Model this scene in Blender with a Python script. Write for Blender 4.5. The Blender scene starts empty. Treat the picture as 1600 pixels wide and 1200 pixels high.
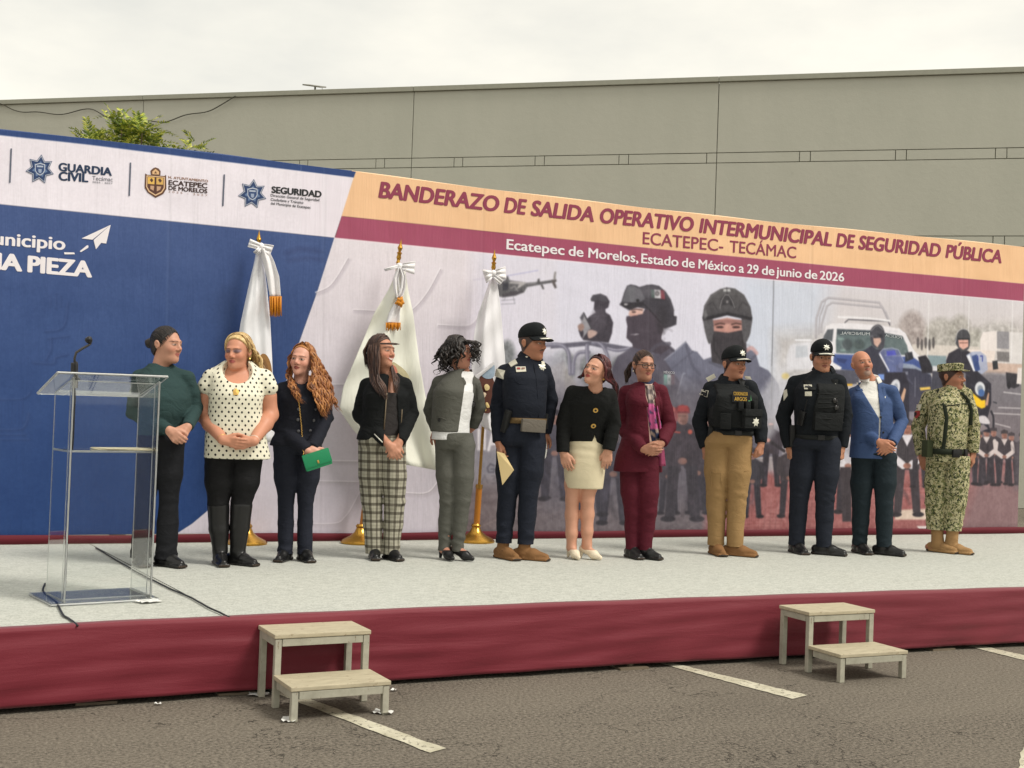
import bpy, bmesh, math, random
import numpy as np
from mathutils import Vector, Matrix
R = math.radians
C = bpy.context.scene.collection
rng = np.random.default_rng(7)
random.seed(7)

# ------------------------------------------------------------------ camera
F_PX, PIT, ROL, YAW = 1982.26, 0.0211, 0.0357, -0.4333
CAM = np.array([0.0, -6.3224, 1.469])
STAGE_Z, BACK_Y = 0.385, 3.4175
_fw = np.array([-math.sin(YAW) * math.cos(PIT), math.cos(YAW) * math.cos(PIT), math.sin(PIT)])
_rt = np.array([math.cos(YAW), math.sin(YAW), 0.0])
_up = np.cross(_rt, _fw)
_r2 = _rt * math.cos(ROL) + _up * math.sin(ROL)
_u2 = -_rt * math.sin(ROL) + _up * math.cos(ROL)
cd = bpy.data.cameras.new('camera'); cam = bpy.data.objects.new('camera', cd); C.objects.link(cam)
cd.sensor_width = 36.0; cd.lens = F_PX / 1600 * 36.0; cd.clip_start = 0.1; cd.clip_end = 2000
m = Matrix.Identity(4)
for i in range(3):
    m[i][0], m[i][1], m[i][2], m[i][3] = _r2[i], _u2[i], -_fw[i], CAM[i]
cam.matrix_world = m
sc = bpy.context.scene; sc.camera = cam
sc.view_settings.view_transform = 'Standard'; sc.view_settings.look = 'None'
sc.view_settings.exposure = 0.84; sc.view_settings.gamma = 1.0
sc.render.resolution_x, sc.render.resolution_y = 1024, 768

# ------------------------------------------------------------------ overcast sky and soft sun
SUN_EL, SUN_AZ = R(52), R(140)     # azimuth measured from +Y towards +X: high, behind the camera and to its right
w = bpy.data.worlds.new('World'); sc.world = w; w.use_nodes = True
nt = w.node_tree; bg = nt.nodes['Background']; bg.inputs['Strength'].default_value = 0.072
sky = nt.nodes.new('ShaderNodeTexSky'); sky.sky_type = 'NISHITA'; sky.sun_disc = False
sky.sun_elevation = SUN_EL; sky.sun_rotation = SUN_AZ
tc = nt.nodes.new('ShaderNodeTexCoord'); mp = nt.nodes.new('ShaderNodeMapping'); mp.inputs['Scale'].default_value = (1.0, 1.0, 2.6)
n1 = nt.nodes.new('ShaderNodeTexNoise'); n1.inputs['Scale'].default_value = 3.2; n1.inputs['Detail'].default_value = 6; n1.inputs['Roughness'].default_value = 0.55
cr = nt.nodes.new('ShaderNodeValToRGB')
cr.color_ramp.elements[0].position = 0.36; cr.color_ramp.elements[0].color = (6.9, 6.75, 6.1, 1)
cr.color_ramp.elements[1].position = 0.62; cr.color_ramp.elements[1].color = (8.8, 8.4, 7.3, 1)
mx = nt.nodes.new('ShaderNodeMix'); mx.data_type = 'RGBA'; mx.inputs[0].default_value = 0.9
nt.links.new(tc.outputs['Generated'], mp.inputs['Vector']); nt.links.new(mp.outputs[0], n1.inputs['Vector'])
nt.links.new(n1.outputs[0], cr.inputs[0]); nt.links.new(sky.outputs[0], mx.inputs[6]); nt.links.new(cr.outputs[0], mx.inputs[7])
nt.links.new(mx.outputs[2], bg.inputs['Color'])
sl = bpy.data.lights.new('sun', 'SUN'); sl.energy = 1.5; sl.angle = R(18); sl.color = (1.0, 0.95, 0.86)
so = bpy.data.objects.new('sun', sl); C.objects.link(so); so.location = (4, -8, 12)
sd = Vector((math.sin(SUN_AZ) * math.cos(SUN_EL), math.cos(SUN_AZ) * math.cos(SUN_EL), math.sin(SUN_EL)))
so.rotation_euler = sd.to_track_quat('Z', 'Y').to_euler()
# ------------------------------------------------------------------ measuring: pixels of the 1600 px photograph to points on real planes
def ray(px, py):
    return _fw * F_PX + _r2 * (px - 800) - _u2 * (py - 600)
def on_z(px, py, z):
    d = ray(px, py); return CAM + d * ((z - CAM[2]) / d[2])
def on_y(px, py, y):
    d = ray(px, py); return CAM + d * ((y - CAM[1]) / d[1])
def depth(P): return float((np.asarray(P) - CAM) @ _fw)

# ------------------------------------------------------------------ objects
def tag(o, label=None, cat=None, group=None, kind=None):
    for k, v in (('label', label), ('category', cat), ('group', group), ('kind', kind)):
        if v: o[k] = v
    return o
def empty(name, loc=(0, 0, 0), rz=0, **k):
    o = bpy.data.objects.new(name, None); o.empty_display_size = 0.1
    o.location = loc; o.rotation_euler = (0, 0, rz); C.objects.link(o); return tag(o, **k)
def mesh_obj(name, me, mats, parent=None, **k):
    o = bpy.data.objects.new(name, me); C.objects.link(o)
    for mm in (mats if isinstance(mats, (list, tuple)) else [mats]): me.materials.append(mm)
    if parent is not None: o.parent = parent
    return tag(o, **k)
def np_mesh(name, v, faces, smooth=True, col=None, uv=None):
    """faces: (n,4) or (n,3) int array, or list of such arrays"""
    if isinstance(faces, np.ndarray): faces = [faces]
    faces = [np.asarray(f, np.int32) for f in faces if len(f)]
    me = bpy.data.meshes.new(name)
    me.vertices.add(len(v)); me.vertices.foreach_set('co', np.asarray(v, np.float32).ravel())
    tot = np.concatenate([np.full(len(f), f.shape[1], np.int32) for f in faces])
    lv = np.concatenate([f.ravel() for f in faces])
    me.loops.add(len(lv)); me.loops.foreach_set('vertex_index', lv)
    me.polygons.add(len(tot)); st = np.concatenate([[0], np.cumsum(tot)[:-1]]).astype(np.int32)
    me.polygons.foreach_set('loop_start', st); me.polygons.foreach_set('loop_total', tot)
    me.polygons.foreach_set('use_smooth', np.full(len(tot), smooth))
    if col is not None:
        a = me.color_attributes.new('col', 'FLOAT_COLOR', 'POINT')
        c4 = np.ones((len(v), 4), np.float32); c4[:, :3] = col; a.data.foreach_set('color', c4.ravel())
    if uv is not None:
        a = me.attributes.new('cloth', 'FLOAT_VECTOR', 'POINT'); u3 = np.zeros((len(v), 3), np.float32); u3[:, :uv.shape[1]] = uv
        a.data.foreach_set('vector', u3.ravel())
    me.update(calc_edges=True); me.validate(); return me

class MB:
    """collects simple solids and links them as ONE mesh object"""
    def __init__(s): s.bm = bmesh.new()
    def box(s, c, size, rz=0, M=None, bevel=0):
        r = bmesh.ops.create_cube(s.bm, size=1.0); vs = r['verts']
        T = (M if M is not None else Matrix.Translation(c) @ Matrix.Rotation(rz, 4, 'Z')) @ Matrix.Diagonal((*size, 1))
        bmesh.ops.transform(s.bm, matrix=T, verts=vs)
        if bevel:
            es = list({e for v in vs for e in v.link_edges})
            bmesh.ops.bevel(s.bm, geom=es, offset=bevel, segments=2, affect='EDGES', profile=0.6)
        return s
    def tube(s, pts, r, n=10, cap=True, flat=1.0):
        pts = [Vector(p) for p in pts]; rs = r if hasattr(r, '__len__') else [r] * len(pts); rings = []
        prev = None
        for i, p in enumerate(pts):
            t = (pts[min(i + 1, len(pts) - 1)] - pts[max(i - 1, 0)]).normalized()
            if prev is None:
                a = Vector((0, 0, 1)) if abs(t.z) < 0.9 else Vector((1, 0, 0)); x = t.cross(a).normalized()
            else: x = (prev - t * prev.dot(t)).normalized()
            prev = x; y = t.cross(x)
            rings.append([s.bm.verts.new(p + (x * math.cos(2 * math.pi * k / n) + y * math.sin(2 * math.pi * k / n) * flat) * rs[i]) for k in range(n)])
        for a, b in zip(rings, rings[1:]):
            for k in range(n): s.bm.faces.new((a[k], a[(k + 1) % n], b[(k + 1) % n], b[k]))
        if cap: s.bm.faces.new(rings[0][::-1]); s.bm.faces.new(rings[-1])
        return s
    def lathe(s, c, prof, n=24, M=None):
        """prof: (radius, height) list"""
        c = Vector(c); rings = []
        for r, z in prof:
            ring = []
            for k in range(n):
                p = Vector((r * math.cos(2 * math.pi * k / n), r * math.sin(2 * math.pi * k / n), z))
                ring.append(s.bm.verts.new((M @ p) if M is not None else c + p))
            rings.append(ring)
        for a, b in zip(rings, rings[1:]):
            for k in range(n): s.bm.faces.new((a[k], a[(k + 1) % n], b[(k + 1) % n], b[k]))
        s.bm.faces.new(rings[0][::-1]); s.bm.faces.new(rings[-1]); return s
    def prism(s, poly, thick, M=None):
        """poly: 2-D outline in the local xz plane, extruded along +y"""
        M = M or Matrix.Identity(4)
        a = [s.bm.verts.new(M @ Vector((x, 0, z))) for x, z in poly]; b = [s.bm.verts.new(M @ Vector((x, thick, z))) for x, z in poly]
        n = len(poly); s.bm.faces.new(a); s.bm.faces.new(b[::-1])
        for k in range(n): s.bm.faces.new((a[k], b[k], b[(k + 1) % n], a[(k + 1) % n]))
        return s
    def build(s, name, mat, parent=None, smooth=False, **k):
        bmesh.ops.recalc_face_normals(s.bm, faces=s.bm.faces)
        me = bpy.data.meshes.new(name); s.bm.to_mesh(me); s.bm.free()
        me.polygons.foreach_set('use_smooth', np.full(len(me.polygons), bool(smooth)))
        o = mesh_obj(name, me, mat, parent, **k)
        if smooth and smooth is not True:
            try: me.set_sharp_from_angle(angle=R(smooth))
            except Exception: pass
        return o
def grid_mesh(name, P, mats, parent=None, smooth=True, closed=False, **k):
    """P: (a,b,3) array of points"""
    a, b = P.shape[:2]; I = np.arange(a * b).reshape(a, b)
    if closed: I = np.concatenate([I, I[:1]], 0)
    q = np.stack([I[:-1, :-1], I[1:, :-1], I[1:, 1:], I[:-1, 1:]], -1).reshape(-1, 4)
    return mesh_obj(name, np_mesh(name, P.reshape(-1, 3), q, smooth), mats, parent, **k)

# ------------------------------------------------------------------ materials
def lin(c):
    c = np.asarray(c, float) / 255.0
    return tuple(np.where(c <= 0.04045, c / 12.92, ((c + 0.055) / 1.055) ** 2.4))
class N:
    """small node-tree writer"""
    def __init__(s, name):
        s.m = bpy.data.materials.new(name); s.m.use_nodes = True; s.t = s.m.node_tree; s.p = s.t.nodes['Principled BSDF']
    def n(s, typ, **kw):
        nd = s.t.nodes.new('ShaderNode' + typ)
        for k, v in kw.items():
            if k in nd.inputs: s.set(nd.inputs[k], v)
            else: setattr(nd, k, v)
        return nd
    def set(s, inp, v):
        if isinstance(v, bpy.types.NodeSocket): s.t.links.new(v, inp)
        else: inp.default_value = (*v, 1) if isinstance(v, tuple) and len(v) == 3 and inp.type == "RGBA" else v
    def P(s, **kw):
        for k, v in kw.items(): s.set(s.p.inputs[k.replace('_', ' ')], v)
        return s
    def obj(s): return s.n('TexCoord').outputs['Object']
    def attr(s, name, typ='GEOMETRY'): return s.n('Attribute', attribute_name=name)
    def map(s, vec, scale=(1, 1, 1), rot=(0, 0, 0), loc=(0, 0, 0)):
        nd = s.n('Mapping'); s.set(nd.inputs['Vector'], vec); nd.inputs['Scale'].default_value = scale; nd.inputs['Rotation'].default_value = rot; nd.inputs['Location'].default_value = loc
        return nd.outputs[0]
    def noise(s, vec, scale, detail=3, rough=0.55, dist=0.0):
        nd = s.n('TexNoise'); s.set(nd.inputs['Vector'], vec); nd.inputs['Scale'].default_value = scale; nd.inputs['Detail'].default_value = detail
        nd.inputs['Roughness'].default_value = rough; nd.inputs['Distortion'].default_value = dist; return nd.outputs[0]
    def math(s, op, a, b=0.0, c=None):
        nd = s.n('Math', operation=op); s.set(nd.inputs[0], a); s.set(nd.inputs[1], b)
        if c is not None: s.set(nd.inputs[2], c)
        return nd.outputs[0]
    def ramp(s, fac, stops, interp='LINEAR'):
        nd = s.n('ValToRGB'); s.set(nd.inputs[0], fac); e = nd.color_ramp.elements; nd.color_ramp.interpolation = interp
        while len(e) < len(stops): e.new(0.5)
        for el, (p, c) in zip(e, stops): el.position = p; el.color = (*c, 1) if len(c) == 3 else c
        return nd.outputs[0]
    def mix(s, fac, a, b, blend='MIX'):
        nd = s.n('Mix', data_type='RGBA', blend_type=blend); s.set(nd.inputs[0], fac)
        for i, v in ((6, a), (7, b)): s.set(nd.inputs[i], (*v, 1) if isinstance(v, (tuple, list)) and len(v) == 3 else v)
        return nd.outputs[2]
    def bump(s, h, strength=0.3, dist=0.01, normal=None):
        nd = s.n('Bump'); s.set(nd.inputs['Height'], h); nd.inputs['Strength'].default_value = strength; nd.inputs['Distance'].default_value = dist
        if normal is not None: s.set(nd.inputs['Normal'], normal)
        s.set(s.p.inputs['Normal'], nd.outputs[0]); return nd.outputs[0]
def plain(name, c, rough=0.6, metal=0.0, var=0.12, vscale=12, bump=0.0, bscale=200, spec=0.4, sheen=0.0, srgb=True):
    k = N(name); c = lin(c) if srgb else c; o = k.obj()
    f = k.noise(o, vscale, 4)
    k.P(Base_Color=k.mix(f, tuple(x * (1 - var) for x in c), tuple(min(1, x * (1 + var)) for x in c)), Roughness=rough, Metallic=metal)
    k.p.inputs['Specular IOR Level'].default_value = spec
    if sheen: k.p.inputs['Sheen Weight'].default_value = sheen
    if bump: k.bump(k.noise(o, bscale, 3), bump, 0.004)
    return k.m
# ================================================================== SETTING
# ---- asphalt
k = N('asphalt'); o = k.obj()
fine = k.noise(o, 58, 5, 0.8); mid = k.noise(o, 14, 4); big = k.noise(o, 0.7, 4)
vor = k.n('TexVoronoi', feature='F1'); k.set(vor.inputs['Vector'], o); vor.inputs['Scale'].default_value = 85
chip = k.math('GREATER_THAN', k.noise(k.map(o, loc=(3, 7, 1)), 60, 2, 0.8), 0.685)
base = k.ramp(fine, [(0.36, lin((48, 44, 40))), (0.64, lin((146, 137, 124)))])
base = k.mix(k.math('MULTIPLY', k.math('SUBTRACT', big, 0.5), 0.9), base, lin((78, 73, 66)))
base = k.mix(k.math('MULTIPLY', chip, 0.6), base, lin((168, 160, 142)))
cn = k.noise(o, 0.55, 7, 0.62, 0.3); crk = k.math('MULTIPLY', k.math('LESS_THAN', k.math('ABSOLUTE', k.math('SUBTRACT', cn, 0.5)), 0.0016), k.math('GREATER_THAN', k.noise(k.map(o, loc=(4, 2, 0)), 0.5, 2), 0.47))
patch = k.ramp(k.noise(k.map(o, (0.25, 1.1, 1)), 0.9, 3), [(0.42, (0, 0, 0)), (0.6, (1, 1, 1))])
base = k.mix(k.math('MULTIPLY', patch, 0.22), base, lin((138, 130, 117)))
base = k.mix(k.math('MULTIPLY', crk, 0.75), base, lin((40, 36, 32)))
k.P(Base_Color=base, Roughness=0.92); k.p.inputs['Specular IOR Level'].default_value = 0.2
k.bump(k.math('ADD', k.math('ADD', fine, k.math('MULTIPLY', mid, 0.6)), k.math('MULTIPLY', crk, -0.8)), 0.75, 0.012)
ASPH = k.m
me = np_mesh('ground', np.array([[-300, -200, 0], [300, -200, 0], [300, 400, 0], [-300, 400, 0]], float), np.array([[0, 1, 2, 3]]))
mesh_obj('ground', me, ASPH, kind='structure')
# ---- painted parking lines
k = N('line_paint'); o = k.obj()
k.P(Base_Color=k.mix(k.math('MULTIPLY', k.math('LESS_THAN', k.noise(o, 38, 5, 0.7), 0.41), 0.85), k.ramp(k.noise(o, 9, 4), [(0.3, lin((176, 170, 148))), (0.7, lin((205, 200, 180)))]), lin((96, 89, 77))), Roughness=0.85)
k.bump(k.noise(o, 110, 3, 0.7), 0.6, 0.008); LINE = k.m
for q in ([(400, 1071), (418, 1068), (697, 1169), (672, 1176)], [(1030, 1036), (1052, 1036), (1262, 1086), (1238, 1092)],
          [(1490, 1004), (1512, 1004), (1700, 1046), (1690, 1054)], [(1584, 1230), (1640, 1240), (1650, 1100), (1612, 1100)]):
    P = np.array([on_z(x, y, 0.004) for x, y in q]); n = 24
    L = np.linspace(P[0], P[3], n); Rr = np.linspace(P[1], P[2], n)
    L[1:-1] += rng.normal(0, 0.004, (n - 2, 3)) * (1, 1, 0); Rr[1:-1] += rng.normal(0, 0.004, (n - 2, 3)) * (1, 1, 0)
    grid_mesh('parking_line', np.stack([L, Rr], 1), LINE, kind='structure')

# ---- long concrete building behind
ROOF = 8.2
PA, PB = on_z(0, 157, ROOF), on_z(1600, 105, ROOF)
wu = (PB - PA); WL = float(np.linalg.norm(wu)); wu = wu / WL; wn = np.array([wu[1], -wu[0], 0.0])   # wn towards the camera
def on_wall(px, py):
    d = ray(px, py); t = ((PA - CAM) @ wn) / (d @ wn); Q = CAM + d * t
    return float((Q - PA) @ wu), float(Q[2])
bld = empty('building', (PA[0], PA[1], 0), math.atan2(wu[1], wu[0]), label='long grey green concrete panel building standing behind the printed backdrop', cat='building')
k = N('painted_concrete'); o = k.obj()
st = k.noise(k.map(o, (1.2, 1.2, 0.35)), 1.0, 5, 0.6); sp = k.noise(o, 2.6, 6, 0.7)
c = k.ramp(st, [(0.3, lin((181, 183, 169))), (0.7, lin((190, 191, 177)))])
c = k.mix(k.math('MULTIPLY', k.math('GREATER_THAN', sp, 0.69), 0.22), c, lin((150, 150, 136)))
c = k.mix(k.math('MULTIPLY', k.noise(o, 0.12, 2), 0.5), c, lin((190, 184, 174)))
k.P(Base_Color=c, Roughness=0.9); k.bump(k.noise(o, 7, 5, 0.7), 0.25, 0.02); CONC = k.m
GROOVE = plain('joint_shadow_gap', (146, 144, 130), 0.95); COP = plain('coping_metal', (158, 158, 144), 0.6)
X0, X1 = -14.0, WL + 30
zu = on_wall(1000, (626 + 90 * 4 - 0) / 4)[1]; zu = np.mean([on_wall(432, 253)[1], on_wall(1600, 228)[1]])
zl = np.mean([on_wall(536, 266)[1], on_wall(1600, 244.5)[1]])
z2u = np.mean([on_wall(1440, 369)[1], on_wall(1600, 368.5)[1]]); z2l = z2u - (zu - zl)
vj = [on_wall(224, 170)[0], on_wall(645, 200)[0], on_wall(1122, 180)[0]]
stp = vj[2] - vj[1]; cols = sorted(vj + [vj[2] + stp * i for i in (1, 2, 3)] + [vj[0] - stp * 1.0])
ticks = [on_wall(x, 250)[0] for x in (468, 481, 587.5, 601, 709.5, 723, 836, 850.5, 967, 982, 1104, 1249, 1266, 1399, 1416, 1555, 1573)]
ticks += [on_wall(x, 300)[0] for x in (352, 364, 240, 252, 130, 142, 20, 32)]
zs_ = [0.0, z2l, z2u, zl, zu, ROOF - 0.1]
mb = MB(); g = 0.008
for r_, (za, zb) in enumerate(zip(zs_, zs_[1:])):
    cc = sorted(set([X0, X1] + cols + (ticks if r_ in (1, 3) else [])))
    for xa, xb in zip(cc, cc[1:]):
        if xb - xa > 0.06: mb.box(((xa + xb) / 2, 0.03, (za + zb) / 2), (xb - xa - 2 * g, 0.06, zb - za - 2 * g))
mb.build('wall_panel', CONC, bld)
MB().box(((X0 + X1) / 2, 5.045, ROOF / 2 - 0.06), (X1 - X0, 10, ROOF - 0.12)).build('wall_core', GROOVE, bld)
mb = MB(); xx = X0
for xa, xb in zip([X0] + cols, cols + [X1]): mb.box(((xa + xb) / 2, 0.02, ROOF - 0.05), (xb - xa - 0.008, 0.16, 0.1), bevel=0.006)
mb.build('coping', COP, bld)
# cable drooping along the top of the wall
mb = MB(); pts = []
for x, y in ((-60, 150), (2, 161), (18, 171), (35, 176), (60, 174), (95, 181), (130, 170), (146, 170), (165, 183), (185, 188), (225, 187), (258, 193), (290, 178), (325, 176), (352, 160), (368, 150)):
    d = ray(x, y); t = (((PA + wn * 0.09) - CAM) @ wn) / (d @ wn); pts.append(CAM + d * t)
pts = np.array(pts); t_ = np.linspace(0, len(pts) - 1, 90)
pts = np.stack([np.interp(t_, np.arange(len(pts)), pts[:, i]) for i in range(3)], 1)
for _ in range(6): pts[1:-1] = (pts[:-2] + 2 * pts[1:-1] + pts[2:]) / 4
mb.tube(pts, 0.012, 6).build('wall_cable', plain('cable_rubber', (70, 68, 58), 0.7), label='thin dark cable drooping along the top of the concrete wall', cat='cable')
# flat antenna on the roof
d = ray(492, 147); t = (((PA - wn * 0.5) - CAM) @ wn) / (d @ wn); q = CAM + d * t
an = empty('roof_antenna', (q[0], q[1], ROOF - 0.005), math.atan2(wu[1], wu[0]), label='small flat tilted antenna on a short mast on the roof edge', cat='antenna')
AM = plain('antenna_grey', (120, 118, 108), 0.5)
MB().tube([(0, 0, -0.3), (0, 0, 0.22)], 0.022, 8).build('mast', AM, an, smooth=40)
MB().box((0, 0, 0), (0.44, 0.30, 0.028), M=Matrix.Translation((-0.02, 0, 0.235)) @ Matrix.Rotation(R(9), 4, 'Y') @ Matrix.Rotation(R(14), 4, 'X'), bevel=0.01).build('dish', AM, an, smooth=40)
MB().tube([(0.16, 0, 0.21), (0.17, 0.02, 0.12), (0.1, 0.02, 0.0)], 0.006, 5).build('lead', AM, an)

# ---- small tree between backdrop and building
TY = 7.0
def at_tree(px, py, dy=0): return on_y(px, py, TY + dy)
tr = at_tree(205, 300); tree = empty('tree', (tr[0], TY, 0), label='young leafy tree whose feathery top shows above the backdrop', cat='tree')
BARK = plain('bark', (92, 78, 62), 0.9, bump=0.5, bscale=60)
k = N('leaf'); o = k.obj(); lf = k.n('NewGeometry').outputs['Random Per Island']
k.P(Base_Color=k.ramp(lf, [(0.0, lin((76, 98, 40))), (0.4, lin((130, 150, 56))), (0.75, lin((186, 192, 76))), (1.0, lin((222, 218, 108)))]), Roughness=0.5)
k.p.inputs['Transmission Weight'].default_value = 0.0; LEAF = k.m
base = np.array([tr[0], TY, 0.0]); heads = []
for px, py, dy, n_ in ((190, 188, 0, 15), (183, 205, .1, 15), (222, 200, -.1, 14), (212, 216, .1, 16), (236, 214, 0, 14), (196, 228, 0, 18), (140, 214, .1, 8), (152, 222, 0, 9), (304, 228, 0, 8), (288, 236, -.1, 8), (265, 242, .2, 8), (240, 236, .2, 12), (170, 232, .2, 10)):
    heads.append((at_tree(px, py + 8, dy), n_))
for _ in range(22): heads.append((base + np.array([rng.uniform(-1.1, 1.1), rng.uniform(-.7, .9), rng.uniform(2.2, 3.5)]), 9))
mb = MB(); trunk = [(0, 0, -0.05), (0.03, 0.02, 0.8), (-0.02, 0.05, 1.6), (0.04, 0, 2.3)]
mb.tube(trunk, [0.085, 0.07, 0.06, 0.05], 10)
for h, _ in heads:
    q = h - base; mid = q * 0.5 + np.array([0, 0, 0.55]); mb.tube([(0.0, 0.02, 1.5 + 0.3 * rng.random()), mid, q], [0.03, 0.018, 0.006], 6)
mb.build('trunk', BARK, tree, smooth=40)
V, Fq = [], []
for h, n_ in heads:
    q = h - base
    for _ in range(n_):
        az, el = rng.uniform(0, 2 * math.pi), rng.uniform(0.05, 1.25); ln = rng.uniform(0.2, 0.34)
        dv = np.array([math.cos(az) * math.cos(el), math.sin(az) * math.cos(el), math.sin(el)]); st0 = q + rng.normal(0, 0.03, 3)
        sidev = np.cross(dv, [0, 0, 1.0]); sidev /= np.linalg.norm(sidev) + 1e-6; upv = np.cross(sidev, dv)
        for j in range(9):
            t = (j + 1) / 9; b = st0 + dv * ln * t - np.array([0, 0, 0.09 * t * t])
            for sg in (-1, 1):
                L = rng.uniform(0.06, 0.085) * (1.15 - 0.5 * t); tip = b + (sidev * sg * 0.85 + dv * 0.55 + upv * rng.uniform(-.25, .2)) * L
                wv = np.cross(tip - b, upv); wv = wv / (np.linalg.norm(wv) + 1e-6) * L * 0.17; md = (b + tip) / 2 + upv * 0.006
                i0 = len(V); V += [b, md + wv, tip, md - wv]; Fq.append([i0, i0 + 1, i0 + 2, i0 + 3])
mesh_obj('crown', np_mesh('crown', np.array(V), np.array(Fq), False), LEAF, tree)

# ================================================================== STAGE
SX0, SX1 = -3.2, 13.0
stage = empty('stage', (0, 0, 0), label='low stage with pale carpet and burgundy cloth skirt along the front', cat='stage')
k = N('stage_carpet'); o = k.obj()
f1 = k.noise(o, 70, 4, 0.75); f2 = k.noise(k.map(o, (1, 2.2, 1)), 20, 4, 0.65); f3 = k.noise(o, 1.3, 3)
c = k.ramp(k.math('ADD', k.math('MULTIPLY', f1, 0.6), k.math('MULTIPLY', f2, 0.4)), [(0.34, lin((140, 141, 132))), (0.5, lin((186, 187, 179))), (0.64, lin((208, 208, 200)))])
c = k.mix(k.math('MULTIPLY', f3, 0.35), c, lin((182, 187, 183)))
k.P(Base_Color=c, Roughness=0.95); k.p.inputs['Specular IOR Level'].default_value = 0.1; k.bump(f1, 0.5, 0.008); CARPET = k.m
k = N('burgundy_cloth'); o = k.obj()
st = k.noise(k.map(o, (0.8, 0.8, 7)), 1.6, 5, 0.6, 0.5); wv = k.noise(k.map(o, (60, 60, 400)), 3, 2)
k.P(Base_Color=k.mix(st, lin((110, 17, 36)), lin((118, 21, 41))), Roughness=0.62)
k.p.inputs['Sheen Weight'].default_value = 0.15; k.bump(k.math('ADD', st, k.math('MULTIPLY', wv, 0.15)), 0.35, 0.02); SKIRT = k.m
DARK = plain('stage_frame_dark', (38, 34, 32), 0.8)
MB().box(((SX0 + SX1) / 2, BACK_Y / 2 + 0.05, STAGE_Z - 0.09), (SX1 - SX0, BACK_Y - 0.04, 0.14)).build('deck', DARK, stage)
# carpet strips, laid edge to edge across the stage; the seam in front of the lectern is open
sA, sB = on_z(137, 848, STAGE_Z), on_z(360, 966, STAGE_Z)
front = [(-200, 996), (0, 985), (200, 974), (400, 965), (600, 956), (800, 948), (1000, 940.5), (1200, 933.5), (1400, 926.5), (1600, 920.5), (1800, 914)]
FX = np.array([on_z(x, y, STAGE_Z)[0] for x, y in front]); FY = np.array([on_z(x, y, STAGE_Z)[1] for x, y in front])
def front_y(x): return np.interp(x, FX, FY)
def seam(y): return np.interp(y, [sB[1], sA[1]], [sB[0], sA[0]])
for nm, a_, b_ in (('l', lambda y: SX0 + 0 * y, lambda y: seam(y) - 0.004), ('r', lambda y: seam(y) + 0.004, lambda y: SX1 + 0 * y)):
    n, mm = 60, 24; P = np.zeros((n, mm, 3))
    for i in range(n):
        u = i / (n - 1)
        for j in range(mm):
            v = j / (mm - 1); y = v * BACK_Y; x = a_(y) * (1 - u) + b_(y) * u
            y = front_y(x) * (1 - v) + BACK_Y * v
            P[i, j] = (x, y, STAGE_Z + 0.0018 * math.sin(x * 3.1 + y * 2) * math.sin(y * 2.3 + 1))
    grid_mesh('carpet', P, CARPET, stage)
# front skirt cloth: rolls over the edge, sags a little, hem just off the ground
n, mm = 420, 26; P = np.zeros((n, mm, 3))
hemx = np.array([on_z(x, y, 0.028)[0] for x, y in ((0, 1102), (380, 1079.5), (800, 1051), (1200, 1025), (1600, 1002.5))])
for i in range(n):
    x = SX0 + (SX1 - SX0) * i / (n - 1)
    for j in range(mm):
        v = j / (mm - 1)
        z = STAGE_Z + 0.006 - (STAGE_Z - 0.022) * max(0, (v - 0.12) / 0.88)
        y = front_y(x) + 0.05 * (1 - min(1, v / 0.12)) - 0.018 * min(1, v / 0.12)
        y += -0.010 * math.sin(v * 3.1) + 0.006 * math.sin(x * 5.3 + 2 * math.sin(v * 3)) * v + 0.004 * math.sin(x * 13 + v * 9) * v + 0.0035 * math.sin(v * 26 + 2.2 * math.sin(x * 1.7) + x) * math.sin(x * 2.3 + v * 4)
        z += 0.003 * math.sin(x * 2.1) * (v > 0.9) + 0.0012 * math.sin(x * 7.7 + 1.3) * (v < 0.15)
        P[i, j] = (x, y, z)
sk = grid_mesh('skirt', P, SKIRT, stage); md = sk.modifiers.new('thick', 'SOLIDIFY'); md.thickness = 0.003
# burgundy strip of cloth along the foot of the backdrop
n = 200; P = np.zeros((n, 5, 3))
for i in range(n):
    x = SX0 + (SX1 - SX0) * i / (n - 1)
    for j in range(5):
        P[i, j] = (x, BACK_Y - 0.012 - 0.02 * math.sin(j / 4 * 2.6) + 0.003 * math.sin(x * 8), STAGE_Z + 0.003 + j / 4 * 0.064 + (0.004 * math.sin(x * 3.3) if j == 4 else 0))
grid_mesh('back_trim', P, plain('shade_toned_burgundy', (96, 14, 32), .7), stage)  # burgundy darkened in the colour for the shade at the backdrop's foot
STEEL = plain('foot_steel', (120, 108, 92), 0.6, 0.3, var=0.25)
for px, py in ((370, 1085), (990, 1046), (1473, 1016), (150, 1100)):
    q = on_z(px, py, 0.0)
    ft = MB().box((q[0], q[1] + 0.05, 0.006), (0.19, 0.13, 0.012)); ft.tube([(q[0] + 0.01, q[1] + 0.06, 0.01), (q[0] + 0.01, q[1] + 0.06, STAGE_Z - 0.15)], 0.02, 10)
    ft.build('support_foot', STEEL, stage, smooth=40)
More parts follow.
